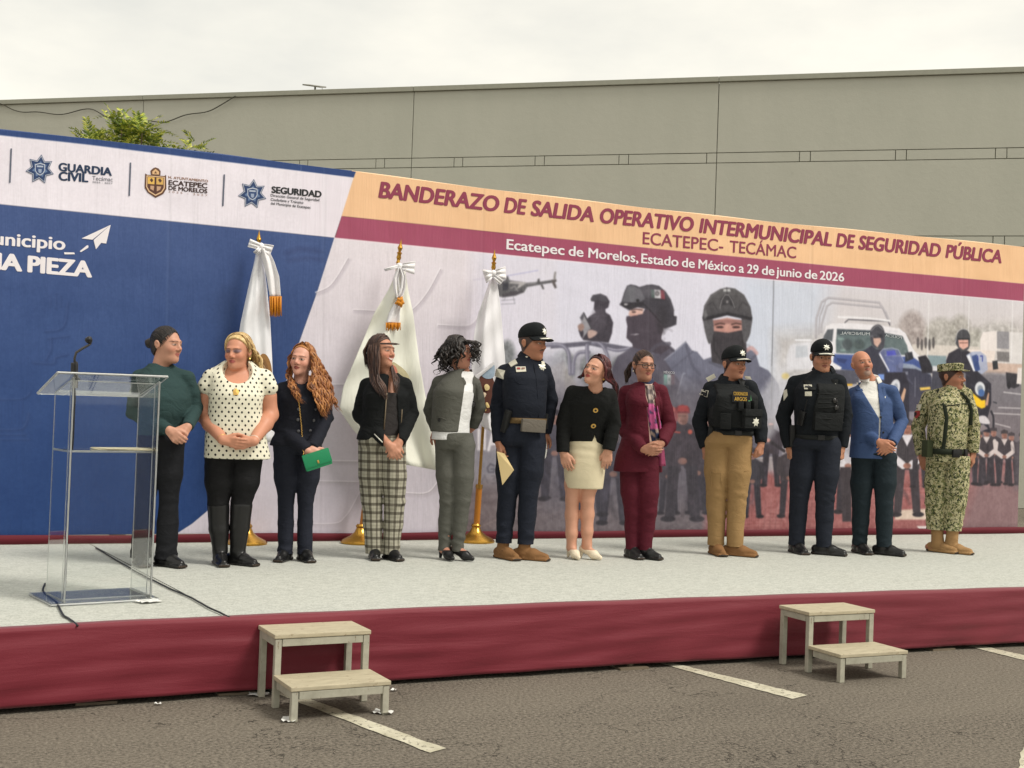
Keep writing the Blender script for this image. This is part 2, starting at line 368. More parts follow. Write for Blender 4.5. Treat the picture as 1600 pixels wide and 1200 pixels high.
# ================================================================== PRINTED BACKDROP
BX0, BX1 = -1.1, float(on_y(1596, 600, BACK_Y)[0])
BZ0, BZ1 = 0.44, 3.42
TEX = 210.0
TW, TH = int((BX1 - BX0) * TEX), int((BZ1 - BZ0) * TEX)
img = np.zeros((TH, TW, 3), np.float32)      # row 0 = bottom
def to_tex(pts):
    out = []
    for x, y in pts:
        q = on_y(x, y, BACK_Y); out.append(((q[0] - BX0) * TEX, (q[2] - BZ0) * TEX))
    return np.array(out)
def fnoise(scale, seed):
    g = np.random.default_rng(seed).random((int(TH / scale) + 3, int(TW / scale) + 3)).astype(np.float32)
    yy = np.arange(TH) / scale; xx = np.arange(TW) / scale; yi = yy.astype(int); xi = xx.astype(int)
    fy = (yy - yi)[:, None]; fx = (xx - xi)[None, :]; fy = fy * fy * (3 - 2 * fy); fx = fx * fx * (3 - 2 * fx)
    return (g[yi][:, xi] * (1 - fx) + g[yi][:, xi + 1] * fx) * (1 - fy) + (g[yi + 1][:, xi] * (1 - fx) + g[yi + 1][:, xi + 1] * fx) * fy - 0.5
NZ = {s: fnoise(s, s) for s in (2, 4, 9, 22, 60)}
def spl(pts, n=4):
    p = np.array(pts, float); p = np.vstack([p[-1], p, p[:2]]); o = []
    for i in range(1, len(p) - 2):
        for t in np.linspace(0, 1, n, endpoint=False):
            o.append(0.5 * (2 * p[i] + (p[i + 1] - p[i - 1]) * t + (2 * p[i - 1] - 5 * p[i] + 4 * p[i + 1] - p[i + 2]) * t ** 2 + (3 * p[i] - p[i - 1] - 3 * p[i + 1] + p[i + 2]) * t ** 3))
    return o
def seg_d(X, Y, a, b):
    ab = b - a; L = float(ab @ ab) + 1e-9; t = np.clip(((X - a[0]) * ab[0] + (Y - a[1]) * ab[1]) / L, 0, 1)
    return (X - a[0] - t * ab[0]) ** 2 + (Y - a[1] - t * ab[1]) ** 2
def region(T, pad):
    x0, y0 = np.floor(T.min(0) - pad).astype(int); x1, y1 = np.ceil(T.max(0) + pad).astype(int) + 1
    x0, y0, x1, y1 = max(0, x0), max(0, y0), min(TW, x1), min(TH, y1)
    if x0 >= x1 or y0 >= y1: return None
    return slice(y0, y1), slice(x0, x1), np.arange(x0, x1)[None, :] + 0.5, np.arange(y0, y1)[:, None] + 0.5
def blend(sl, a, c, nz=()):
    col = np.broadcast_to(np.asarray(c, np.float32), (*a.shape, 3))
    if nz:
        col = col.copy()
        for s, amp in nz: col = col + (NZ[s][sl] * amp)[..., None]
    img[sl] += (col - img[sl]) * a[..., None]
NZD = ()
def poly(pts, c, alpha=1.0, soft=1.6, nz=None, s=False, c2=None, fade=None):
    """c2: colour at the bottom; fade=(y0,y1) px rows over which alpha drops to zero"""
    nz = NZD if nz is None else nz
    if NZD and soft < 2: soft = 2.3
    if s: pts = spl(pts)
    T = to_tex(pts); r = region(T, soft + 1)
    if r is None: return
    ys, xs, X, Y = r; d = np.full((Y.shape[0], X.shape[1]), 1e9); ins = np.zeros(d.shape, bool)
    for a, b in zip(T, np.roll(T, -1, 0)):
        d = np.minimum(d, seg_d(X, Y, a, b))
        if a[1] != b[1]:
            ins ^= ((a[1] > Y) != (b[1] > Y)) & (X < (b[0] - a[0]) * (Y - a[1]) / (b[1] - a[1]) + a[0])
    sd = np.sqrt(d) * np.where(ins, 1, -1); A = np.clip(0.5 + sd / soft, 0, 1) * alpha
    if fade: 
        f0, f1 = to_tex([(np.mean([p[0] for p in pts]), fade[0]), (np.mean([p[0] for p in pts]), fade[1])])[:, 1]
        A = A * np.clip((Y - f1) / (f0 - f1), 0, 1)
    col = c
    if c2 is not None:
        t = np.clip((Y - T[:, 1].min()) / (np.ptp(T[:, 1]) + 1e-6), 0, 1)[..., None]; col = np.asarray(c2) * (1 - t) + np.asarray(c) * t
        col = np.broadcast_to(col, (*A.shape, 3))
    blend((ys, xs), A.astype(np.float32), col, nz)
def stroke(pts, wpx, c, alpha=1.0, soft=1.4, s=False, nz=()):
    if s:
        p = [tuple(2 * np.array(pts[0]) - pts[1])] + list(pts) + [tuple(2 * np.array(pts[-1]) - pts[-2])]; q = np.array(p, float); o = []
        for i in range(1, len(q) - 2):
            for t in np.linspace(0, 1, 6, endpoint=(i == len(q) - 3)):
                o.append(0.5 * (2 * q[i] + (q[i + 1] - q[i - 1]) * t + (2 * q[i - 1] - 5 * q[i] + 4 * q[i + 1] - q[i + 2]) * t ** 2 + (3 * q[i] - q[i - 1] - 3 * q[i + 1] + q[i + 2]) * t ** 3))
        pts = o
    T = to_tex(pts); scl_ = np.linalg.norm(to_tex([(pts[0][0], pts[0][1] + 10)])[0] - T[0]) / 10; hw = wpx * scl_ / 2
    r = region(T, hw + soft + 1)
    if r is None: return
    ys, xs, X, Y = r; d = np.full((Y.shape[0], X.shape[1]), 1e9)
    for a, b in zip(T, T[1:]): d = np.minimum(d, seg_d(X, Y, a, b))
    blend((ys, xs), (np.clip(0.5 + (hw - np.sqrt(d)) / soft, 0, 1) * alpha).astype(np.float32), c, nz)
def rumple(x0, y0, x1, y1, n, seed, a=.35, lite=(150, 150, 160), dark=(30, 28, 34), L=14, slant=.6):
    g = np.random.default_rng(seed)
    for i in range(n):
        x, y = g.uniform(x0, x1), g.uniform(y0, y1); th = slant + g.normal(0, .5); l = L * g.uniform(.5, 1.2); q = [(x, y), (x + l * math.cos(th) * .5 + g.normal(0, 1), y + l * math.sin(th) * .5), (x + l * math.cos(th), y + l * math.sin(th))]
        stroke(q, L * g.uniform(.08, .22), lite if g.random() < .45 else dark, a * g.uniform(.4, 1), L * .3, s=True)
def ell(cx, cy, rx, ry, c, rot=0, **k):
    t = np.linspace(0, 2 * math.pi, 22, endpoint=False); cr_, sr_ = math.cos(rot), math.sin(rot)
    poly([(cx + rx * math.cos(a) * cr_ - ry * math.sin(a) * sr_, cy + rx * math.cos(a) * sr_ + ry * math.sin(a) * cr_) for a in t], c, **k)
def Z(ox, oy, sc_, *pts): return [(ox + x / sc_, oy + y / sc_) for x, y in pts]

FAR = -400
top = [(FAR, 157), (0, 203), (140, 217), (340, 241), (555, 268), (680, 285), (800, 300), (1000, 324), (1200, 346.5), (1400, 366), (1600, 386), (1640, 390)]
# --- left: white strip and blue field
poly([(FAR, 100), (560, 220), (556, 266), (533.5, 338.4), (522, 372), (0, 320), (FAR, 283)], (228, 222, 228), nz=((60, 6),))
blue = [(FAR, 283), (0, 320), (260, 346), (522, 372), (494.7, 458), (466.7, 536), (445, 600), (415, 682), (375, 748), (325, 797), (300, 818), (275, 834), (270, 900), (FAR, 950)]
# --- right field
right = [(522, 371), (800, 398), (1060, 423), (1320, 447), (1640, 474), (1640, 900), (200, 900), (275, 834), (300, 818), (325, 797), (375, 748), (415, 682), (445, 600), (466.7, 536), (494.7, 458)]
poly(right, (222, 215, 219), c2=(196, 190, 200), soft=0.5, nz=((60, 5),))
for x0, x1, c in ((740, 860, (216, 214, 226)), (860, 1640, (214, 214, 228))):
    poly([(x0, 380), (x1, 380), (x1, 900), (x0, 900)], c, alpha=0.8, soft=40)
poly([(1200, 420), (1640, 440), (1640, 900), (1200, 900)], (206, 200, 200), alpha=0.85, soft=120, nz=((60, 6),))
poly([(1150, 420), (1300, 430), (1270, 620), (1150, 620)], (200, 208, 222), alpha=0.8, soft=70)
poly(blue, (64, 84, 130), c2=(24, 54, 104), soft=1.2, nz=((60, 5), (22, 3)))
poly([(FAR, 100), (560, 230), (557, 267), (553, 278), (340, 252), (140, 227), (0, 212), (FAR, 166)], (44, 68, 118))
# raised ornament printed on the blue
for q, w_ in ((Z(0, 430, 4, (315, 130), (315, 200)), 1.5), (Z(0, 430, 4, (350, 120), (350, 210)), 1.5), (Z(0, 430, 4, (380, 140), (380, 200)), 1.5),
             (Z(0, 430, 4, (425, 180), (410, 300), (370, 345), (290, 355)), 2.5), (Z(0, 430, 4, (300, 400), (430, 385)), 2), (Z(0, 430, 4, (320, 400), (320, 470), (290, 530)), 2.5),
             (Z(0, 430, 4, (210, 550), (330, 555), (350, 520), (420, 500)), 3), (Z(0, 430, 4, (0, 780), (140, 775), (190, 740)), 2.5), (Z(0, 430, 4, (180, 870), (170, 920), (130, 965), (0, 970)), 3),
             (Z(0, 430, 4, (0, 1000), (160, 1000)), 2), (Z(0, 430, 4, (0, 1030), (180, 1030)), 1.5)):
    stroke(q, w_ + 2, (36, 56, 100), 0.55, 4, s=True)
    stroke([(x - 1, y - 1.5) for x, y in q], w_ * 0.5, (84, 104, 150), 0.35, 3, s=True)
for i in range(7): stroke(Z(0, 430, 4, (10 + 22 * i, 800), (8 + 22 * i, 930)), 1.2, (38, 58, 104), 0.5, 2)
for i in range(6): stroke(Z(0, 430, 4, (330 + 20 * i, 395), (326 + 18 * i, 425)), 1.2, (38, 58, 104), 0.5, 2)
stroke(Z(350, 340, 4.286, (420, 240), (520, 215), (640, 230)), 8, (46, 56, 96), 0.35, 8, s=True)
stroke(Z(350, 340, 4.286, (430, 290), (560, 275), (650, 285)), 6, (46, 56, 96), 0.35, 8, s=True)
# raised lines printed on the pale field
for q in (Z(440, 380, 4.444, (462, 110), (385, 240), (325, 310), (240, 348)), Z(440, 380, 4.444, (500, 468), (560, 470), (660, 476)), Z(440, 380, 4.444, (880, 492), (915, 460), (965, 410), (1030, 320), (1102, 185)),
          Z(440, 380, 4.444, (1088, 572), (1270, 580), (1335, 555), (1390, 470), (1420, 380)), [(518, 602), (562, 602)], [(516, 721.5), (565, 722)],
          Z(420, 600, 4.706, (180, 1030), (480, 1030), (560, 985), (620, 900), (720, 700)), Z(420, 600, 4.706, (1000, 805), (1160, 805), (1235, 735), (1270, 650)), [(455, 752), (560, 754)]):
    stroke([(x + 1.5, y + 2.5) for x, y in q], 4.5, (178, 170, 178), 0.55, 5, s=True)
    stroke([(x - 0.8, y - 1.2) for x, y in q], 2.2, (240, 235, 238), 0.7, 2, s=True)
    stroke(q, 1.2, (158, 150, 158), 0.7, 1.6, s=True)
poly([(440, 755), (600, 755), (600, 835), (440, 835)], (186, 180, 190), 0.4, soft=30)
NZD = ((9, 7), (4, 6), (22, 8))
# --- far background on the right: hills, trees, buildings, car park
poly([(1210, 520), (1640, 500), (1640, 600), (1210, 600)], (190, 184, 180), 0.75, soft=40, nz=((9, 26), (4, 18), (22, 20)))
for x, y, rx, ry, c in ((1425, 520, 22, 34, (158, 146, 142)), (1470, 525, 26, 28, (170, 166, 158)), (1500, 522, 18, 30, (160, 156, 148)), (1525, 535, 14, 22, (168, 166, 156)), (1405, 540, 20, 20, (166, 160, 156)), (1560, 518, 30, 14, (186, 182, 178))):
    ell(x, y, rx, ry, c, alpha=0.75, soft=14, nz=((4, 34), (9, 30)))
poly(Z(1390, 450, 7.5, (260, 660), (1050, 690), (1050, 800), (260, 790)), (206, 198, 190), nz=((4, 12),))
poly(Z(1390, 450, 7.5, (1060, 600), (1090, 520), (1260, 505), (1260, 740), (1060, 740)), (226, 218, 214), nz=((9, 6),))
poly(Z(1390, 450, 7.5, (1255, 510), (1400, 515), (1400, 720), (1255, 710)), (142, 140, 144), nz=((4, 10),))
poly(Z(1390, 450, 7.5, (1400, 520), (1640, 530), (1640, 900), (1400, 880)), (212, 208, 206), nz=((9, 8),))
poly(Z(1390, 450, 7.5, (1255, 745), (1400, 755), (1400, 870), (1260, 860)), (120, 116, 116), nz=((4, 12),))
poly(Z(1390, 450, 7.5, (900, 720), (1240, 740), (1220, 880), (1000, 860)), (226, 214, 206))
poly([(1530, 566), (1640, 572), (1640, 588), (1530, 582)], (196, 172, 158), nz=((4, 12),))
for x in (1449, 1512, 1580): stroke([(x + 2, 470), (x, 560)], 1.8, (228, 226, 226), 0.8)
poly([(1500, 580), (1640, 588), (1640, 720), (1490, 720)], (120, 116, 122), c2=(104, 98, 104), soft=12, nz=((9, 8), (4, 5)))
for a, b in (((1568, 613), (1640, 622)), ((1560, 637), (1640, 640)), ((1552, 646), (1640, 650)), ((1555, 662), (1578, 668))): stroke([a, b], 1.8, (206, 202, 204), 0.8)
poly(Z(1390, 450, 7.5, (1360, 990), (1500, 1010), (1520, 1150), (1460, 1180), (1370, 1150)), (52, 50, 56)); ell(1576, 602, 3, 6, (40, 38, 44))
poly([(1590, 575), (1640, 575), (1640, 605), (1588, 600)], (222, 214, 210))
# --- left part of the photo: pale patrol car behind the flag, truck with rails, trees
poly([(735, 560), (1000, 548), (1010, 660), (735, 668)], (156, 154, 164), 0.9, soft=22, nz=((9, 14), (22, 14)))
for x, y, rx, ry in ((792, 552, 12, 20), (880, 575, 20, 26), (922, 580, 16, 26), (820, 575, 20, 16), (975, 575, 22, 18)): ell(x, y, rx, ry, (104, 108, 108), alpha=0.8, soft=10, nz=((4, 40), (9, 30)))
poly(Z(740, 540, 4, (430, 60), (560, 20), (600, 150), (440, 180)), (202, 202, 214), 0.55, soft=8)
poly([(858, 575), (880, 565), (900, 600), (900, 640), (858, 640)], (164, 158, 158), 0.7, soft=8)
poly([(730, 662), (895, 655), (905, 840), (690, 840)], (168, 164, 172), c2=(120, 114, 120), soft=14, nz=((9, 8),))
poly([(745, 705), (890, 705), (890, 740), (745, 742)], (134, 132, 142), 0.8, soft=8); poly([(745, 770), (800, 770), (800, 802), (745, 800)], (122, 120, 128), 0.7, soft=6)
for a, b, w_ in (((748, 672), (748, 702), 5), ((757, 672), (757, 702), 4)): stroke([a, b], w_, (226, 222, 226))
stroke([(763, 703), (771, 672), (779, 703)], 5, (226, 222, 226)); stroke([(766, 694), (777, 694)], 4, (226, 222, 226))
stroke([(772, 728), (766, 725), (761, 731), (763, 738), (771, 738), (772, 733), (767, 733)], 2.6, (100, 98, 110))
for a in (((752, 755), (757, 743), (762, 755)), ((768, 744), (778, 744), (770, 749), (778, 754), (768, 756))): stroke(a, 2.4, (112, 108, 116), 0.8)
poly(Z(860, 440, 6.668, (0, 655), (440, 620), (830, 685), (845, 715), (620, 715), (420, 668), (180, 690), (0, 700)), (96, 94, 108), nz=((4, 6),))
for q, w_ in ((Z(860, 440, 6.668, (-160, 690), (-60, 665), (60, 660), (140, 680), (190, 760), (205, 960)), 7), (Z(860, 440, 6.668, (235, 960), (245, 820), (285, 750), (350, 735), (400, 740)), 6), (Z(860, 440, 6.668, (440, 640), (500, 640), (560, 700), (600, 800), (610, 960)), 6), (Z(860, 440, 6.668, (380, 670), (390, 900)), 7), (Z(860, 440, 6.668, (600, 700), (700, 720), (830, 700)), 5)):
    stroke(q, w_, (116, 114, 130), s=True); stroke([(x - 1.2, y - 1) for x, y in q], 1.6, (178, 176, 190), 0.8, s=True)
stroke([(840, 622), (960, 628)], 6, (128, 126, 138)); poly([(845, 560), (880, 556), (884, 660), (845, 660)], (150, 148, 160), 0.45, soft=8)
# small trooper standing in the truck
tp = Z(860, 440, 6.668, (418, 185), (440, 145), (520, 130), (582, 155), (616, 210), (602, 270), (570, 292), (575, 325), (620, 352), (652, 430), (640, 540), (605, 640), (340, 612), (310, 570), (290, 510), (302, 450), (345, 420), (380, 390), (405, 365), (470, 325), (450, 290), (456, 212), (425, 206))
poly(tp, (62, 57, 66), nz=((4, 8),)); poly(Z(860, 440, 6.668, (418, 185), (440, 145), (520, 132), (582, 160), (590, 215), (480, 195), (425, 206)), (76, 74, 82))
poly(Z(860, 440, 6.668, (310, 385), (345, 320), (430, 490), (405, 500), (330, 600), (345, 545)), (146, 144, 150)); stroke(Z(860, 440, 6.668, (345, 330), (425, 490)), 2.2, (60, 58, 64)); poly(Z(860, 440, 6.668, (305, 380), (335, 330), (350, 360), (330, 410)), (84, 82, 90))
poly(Z(860, 440, 6.668, (385, 530), (420, 505), (485, 525), (470, 560), (400, 595)), (186, 160, 152), s=True); poly(Z(860, 440, 6.668, (285, 460), (330, 440), (350, 480), (320, 520), (290, 500)), (150, 124, 116), s=True)
stroke(Z(860, 440, 6.668, (410, 370), (500, 360), (470, 410)), 2, (96, 92, 102), 0.6)
# --- bodies of the two large troopers
poly(Z(860, 440, 6.668, (860, 675), (700, 780), (640, 900), (640, 1400), (1500, 1400), (1400, 1000), (1290, 715), (1160, 610)), (88, 84, 98), c2=(74, 70, 80), soft=3, nz=((9, 10), (22, 8)))
poly([(935, 640), (1215, 640), (1215, 720), (900, 740)], (88, 84, 96), 0.8, soft=40, nz=((9, 8),))
poly(Z(880, 420, 5, (790, 712), (955, 568), (1005, 640), (1045, 650), (1095, 712), (1160, 690), (1430, 620), (1500, 652), (1532, 762), (1600, 795), (1680, 900), (1740, 1250), (1700, 1500), (880, 1500), (920, 900)), (108, 110, 128), c2=(92, 90, 104), soft=2.5, nz=((9, 8), (22, 8)))
poly(Z(880, 420, 5, (920, 830), (1080, 930), (1060, 1200), (870, 1150)), (128, 130, 146), 0.8, soft=8, nz=((9, 16), (4, 8)))
for q, w_, c in ((Z(880, 420, 5, (790, 712), (880, 640), (955, 572)), 1.5, (170, 172, 186)), (Z(880, 420, 5, (960, 600), (1010, 760), (1070, 830)), 5, (86, 86, 102)), (Z(880, 420, 5, (1010, 650), (900, 740), (840, 790)), 3, (90, 90, 106)), (Z(880, 420, 5, (870, 1060), (930, 840), (950, 820)), 1.6, (176, 178, 190)),
                (Z(880, 420, 5, (720, 640), (800, 600), (860, 640)), 5, (72, 68, 80)), (Z(880, 420, 5, (660, 700), (760, 600)), 4, (110, 106, 120)), (Z(880, 420, 5, (1140, 730), (1250, 770), (1420, 740), (1500, 680)), 4, (84, 84, 98)), (Z(880, 420, 5, (1430, 640), (1470, 620), (1510, 660)), 6, (196, 150, 146)), (Z(880, 420, 5, (1560, 850), (1640, 1000), (1660, 1200)), 2, (128, 128, 142))):
    stroke(q, w_, c, 0.75, 3, s=True)
poly([(1024, 580), (1040, 582), (1052, 585), (1052, 606), (1036, 605), (1036, 602)], (92, 88, 98), 0.7)
for i, c in enumerate(((112, 150, 140), (176, 184, 184), (104, 88, 96))): poly([(1037 + 5.6 * i, 585), (1042.6 + 5.6 * i, 585.5), (1042.6 + 5.6 * i, 602), (1037 + 5.6 * i, 601)], c, soft=1)
ell(1045.4, 593, 1.6, 2.6, (110, 124, 118))
# trooper in profile
neck = Z(860, 440, 6.668, (790, 365), (955, 335), (1000, 260), (1290, 300), (1180, 490), (1165, 545), (1155, 590), (1165, 640), (1250, 690), (1150, 760), (860, 690), (850, 650), (790, 590), (795, 520), (800, 470), (786, 400))
poly(neck, (72, 64, 74), nz=((9, 5),)); stroke(Z(860, 440, 6.668, (1040, 730), (1120, 660), (1240, 650)), 6, (82, 78, 90), 0.8, s=True)
poly(Z(860, 440, 6.668, (812, 345), (830, 282), (970, 282), (960, 338), (830, 366)), (214, 176, 164)); stroke(Z(860, 440, 6.668, (845, 300), (900, 290), (955, 300)), 1.6, (70, 56, 58)); ell(990, 488, 3.4, 1.2, (60, 46, 46)); stroke(Z(860, 440, 6.668, (840, 345), (900, 352)), 2, (190, 140, 130), 0.6)
hel = Z(860, 440, 6.668, (718, 245), (738, 212), (765, 120), (795, 48), (832, 33), (885, 42), (925, 60), (1000, 38), (1060, 33), (1130, 48), (1200, 108), (1252, 190), (1282, 280), (1286, 358), (1316, 366), (1310, 450), (1250, 476), (1180, 492), (1140, 420), (1100, 340), (1000, 290), (900, 270), (820, 305), (770, 275))
poly(hel, (64, 61, 69), nz=((9, 5),)); poly(Z(860, 440, 6.668, (750, 210), (775, 120), (800, 52), (850, 45), (930, 80), (985, 180), (930, 215), (840, 225)), (98, 97, 104), nz=((9, 4),)); poly(Z(860, 440, 6.668, (800, 55), (850, 47), (890, 62), (870, 210), (830, 222)), (110, 110, 116), 0.7)
stroke(Z(860, 440, 6.668, (985, 180), (1090, 190), (1200, 190)), 1.5, (46, 44, 50)); stroke(Z(860, 440, 6.668, (930, 80), (1000, 60), (1080, 60), (1150, 80)), 1.6, (92, 90, 98), 0.7, s=True); poly(Z(860, 440, 6.668, (730, 232), (830, 222), (960, 215), (990, 250), (830, 290), (770, 272)), (46, 43, 49)); ell(977.5, 476, 3, 1.6, (170, 168, 172))
for pts, c in (((1045, 85, 1080, 170), (70, 92, 84)), ((1080, 85, 1145, 178), (206, 204, 208)), ((1145, 90, 1185, 188), (128, 66, 76))):
    a, b, c_, d_ = pts; poly(Z(860, 440, 6.668, (a, b), (c_, b + 6), (c_ + 8, d_), (a + 6, d_ - 4)), c, soft=1)
ell(1026.5, 459, 3.6, 4, (84, 80, 82)); ell(1026.5, 459, 1.7, 2, (150, 146, 146))
stroke(Z(860, 440, 6.668, (1180, 490), (1160, 570), (1160, 600)), 1.5, (220, 218, 226), 0.7); stroke(Z(860, 440, 6.668, (835, 555), (920, 548)), 1.6, (158, 152, 160), 0.6); poly(Z(860, 440, 6.668, (870, 560), (890, 548), (910, 552)), (210, 206, 212))
# trooper facing us
poly(Z(880, 420, 5, (1150, 480), (1420, 480), (1432, 640), (1420, 740), (1280, 765), (1160, 730), (1150, 600)), (60, 56, 61), nz=((9, 6), (4, 6)))
rumple(1112, 520, 1162, 566, 14, 14, .3, (96, 92, 98), (40, 36, 42), 16, 1.0)
poly(Z(880, 420, 5, (1160, 450), (1165, 405), (1280, 385), (1400, 405), (1398, 480), (1285, 502), (1175, 488)), (188, 140, 130), nz=((4, 10),)); poly(Z(880, 420, 5, (1160, 400), (1400, 400), (1400, 444), (1280, 430), (1165, 450)), (128, 92, 88), 0.6)
for cx in (1222, 1350): ell(880 + cx / 5, 420 + 458 / 5, 6, 1.7, (58, 42, 42)); stroke(Z(880, 420, 5, (cx - 36, 438), (cx, 427), (cx + 36, 434)), 2, (78, 56, 54))
poly(Z(880, 420, 5, (1268, 440), (1292, 440), (1298, 488), (1262, 488)), (206, 156, 142), 0.7, soft=3)
for q in (((1092, 372), (1150, 366), (1172, 430), (1172, 520), (1140, 590), (1112, 520), (1094, 430)), ((1398, 362), (1472, 368), (1466, 470), (1452, 530), (1418, 585), (1398, 520), (1394, 430))): poly(Z(880, 420, 5, *q), (86, 84, 88), nz=((4, 8),), s=True)
poly(Z(880, 420, 5, (1086, 384), (1100, 290), (1150, 205), (1225, 160), (1275, 148), (1340, 156), (1412, 205), (1462, 300), (1476, 384), (1400, 372), (1280, 346), (1160, 374)), (90, 88, 90), c2=(70, 68, 72), nz=((9, 12), (4, 8)))
poly(Z(880, 420, 5, (1086, 384), (1160, 366), (1280, 340), (1400, 364), (1476, 384), (1470, 406), (1400, 392), (1280, 366), (1165, 394), (1092, 408)), (44, 42, 47))
poly(Z(880, 420, 5, (1225, 240), (1260, 200), (1290, 200), (1325, 240), (1345, 310), (1290, 280), (1240, 292), (1215, 318)), (54, 52, 56), 0.9, nz=((4, 12),)); stroke(Z(880, 420, 5, (1222, 310), (1236, 250), (1262, 206), (1290, 206), (1318, 250), (1338, 305)), 1.6, (146, 144, 146), 0.8); poly(Z(880, 420, 5, (1250, 160), (1302, 160), (1306, 180), (1250, 180)), (186, 186, 188)); ell(1136, 472, 2, 2.4, (130, 128, 130))
for q in (((1120, 290), (1165, 262), (1205, 330)), ((1440, 290), (1400, 260), (1360, 330)), ((1275, 150), (1280, 198))): stroke(Z(880, 420, 5, *q), 1.5, (52, 50, 54), 0.7)
stroke(Z(880, 420, 5, (1108, 300), (1150, 222), (1220, 172)), 2, (132, 130, 132), 0.5, 4, s=True); stroke(Z(880, 420, 5, (1172, 520), (1180, 640), (1240, 730)), 2, (40, 38, 42), 0.7); stroke(Z(880, 420, 5, (1398, 520), (1400, 640), (1350, 730)), 2, (40, 38, 42), 0.7); poly(Z(880, 420, 5, (1094, 340), (1112, 312), (1126, 372), (1100, 400)), (150, 150, 152), 0.45, soft=3)
rumple(975, 560, 1055, 650, 26, 1, .3, (124, 120, 136), (52, 48, 58), 22, 1.0); rumple(1060, 575, 1210, 660, 40, 2, .3, (140, 142, 160), (62, 62, 76), 26, 1.1); rumple(990, 505, 1045, 545, 12, 3, .25, (104, 96, 106), (46, 40, 48), 16, .9)
ell(1010, 458, 20, 8, (120, 118, 126), alpha=.5, soft=12); ell(1034, 500, 10, 22, (46, 42, 48), alpha=.5, soft=9); ell(935, 500, 12, 20, (92, 86, 96), alpha=.4, soft=8); stroke(Z(860, 440, 6.668, (985, 250), (1060, 330), (1150, 430)), 2.4, (40, 36, 42), .7); ell(996, 470, 2.6, 2.2, (34, 32, 36)); stroke(Z(860, 440, 6.668, (1180, 110), (1240, 200), (1270, 300)), 3, (92, 90, 98), .5, 5, s=True)
# --- floor of the photo
poly([(700, 760), (1110, 748), (1110, 845), (690, 845)], (112, 102, 106), soft=30, nz=((9, 16), (4, 12)))
poly([(1100, 742), (1640, 716), (1640, 850), (1100, 850)], (160, 98, 96), c2=(150, 92, 92), soft=16, nz=((4, 22), (9, 14), (22, 10)))
for i in range(46):
    y = 742 + 92 * ((i * 0.618) % 1); x = 1110 + 480 * ((i * 0.377) % 1); stroke([(x, y), (x + 30 + 20 * ((i * .23) % 1), y + 1)], 1, (196, 150, 144) if i % 2 else (116, 66, 68), 0.5, 2)
for i in range(60):
    y = 775 + 55 * ((i * 0.618) % 1); x = 700 + 400 * ((i * 0.377) % 1); stroke([(x, y), (x + 9, y - 3), (x + 16, y + 2)], 1.1, (158, 142, 142) if i % 2 else (78, 68, 74), 0.45, 2)
poly([(1520, 740), (1640, 730), (1640, 850), (1480, 850)], (118, 102, 106), 0.75, soft=70, nz=((9, 8),))
poly([(1180, 715), (1245, 712), (1245, 733), (1180, 735)], (176, 166, 164), 0.85, soft=3, nz=((4, 14),)); stroke([(1178, 716), (1245, 714)], 2.6, (214, 206, 204), 0.8)
poly([(1398, 797), (1450, 795), (1450, 812), (1398, 812)], (224, 210, 190), 0.9, soft=4); poly([(1432, 822), (1462, 822), (1462, 832), (1440, 832)], (232, 226, 222))
for i in range(9): stroke([(1196 + 9 * i, 782), (1193 + 9 * i, 826)], 2.2, (120, 78, 78), 0.4, 3)
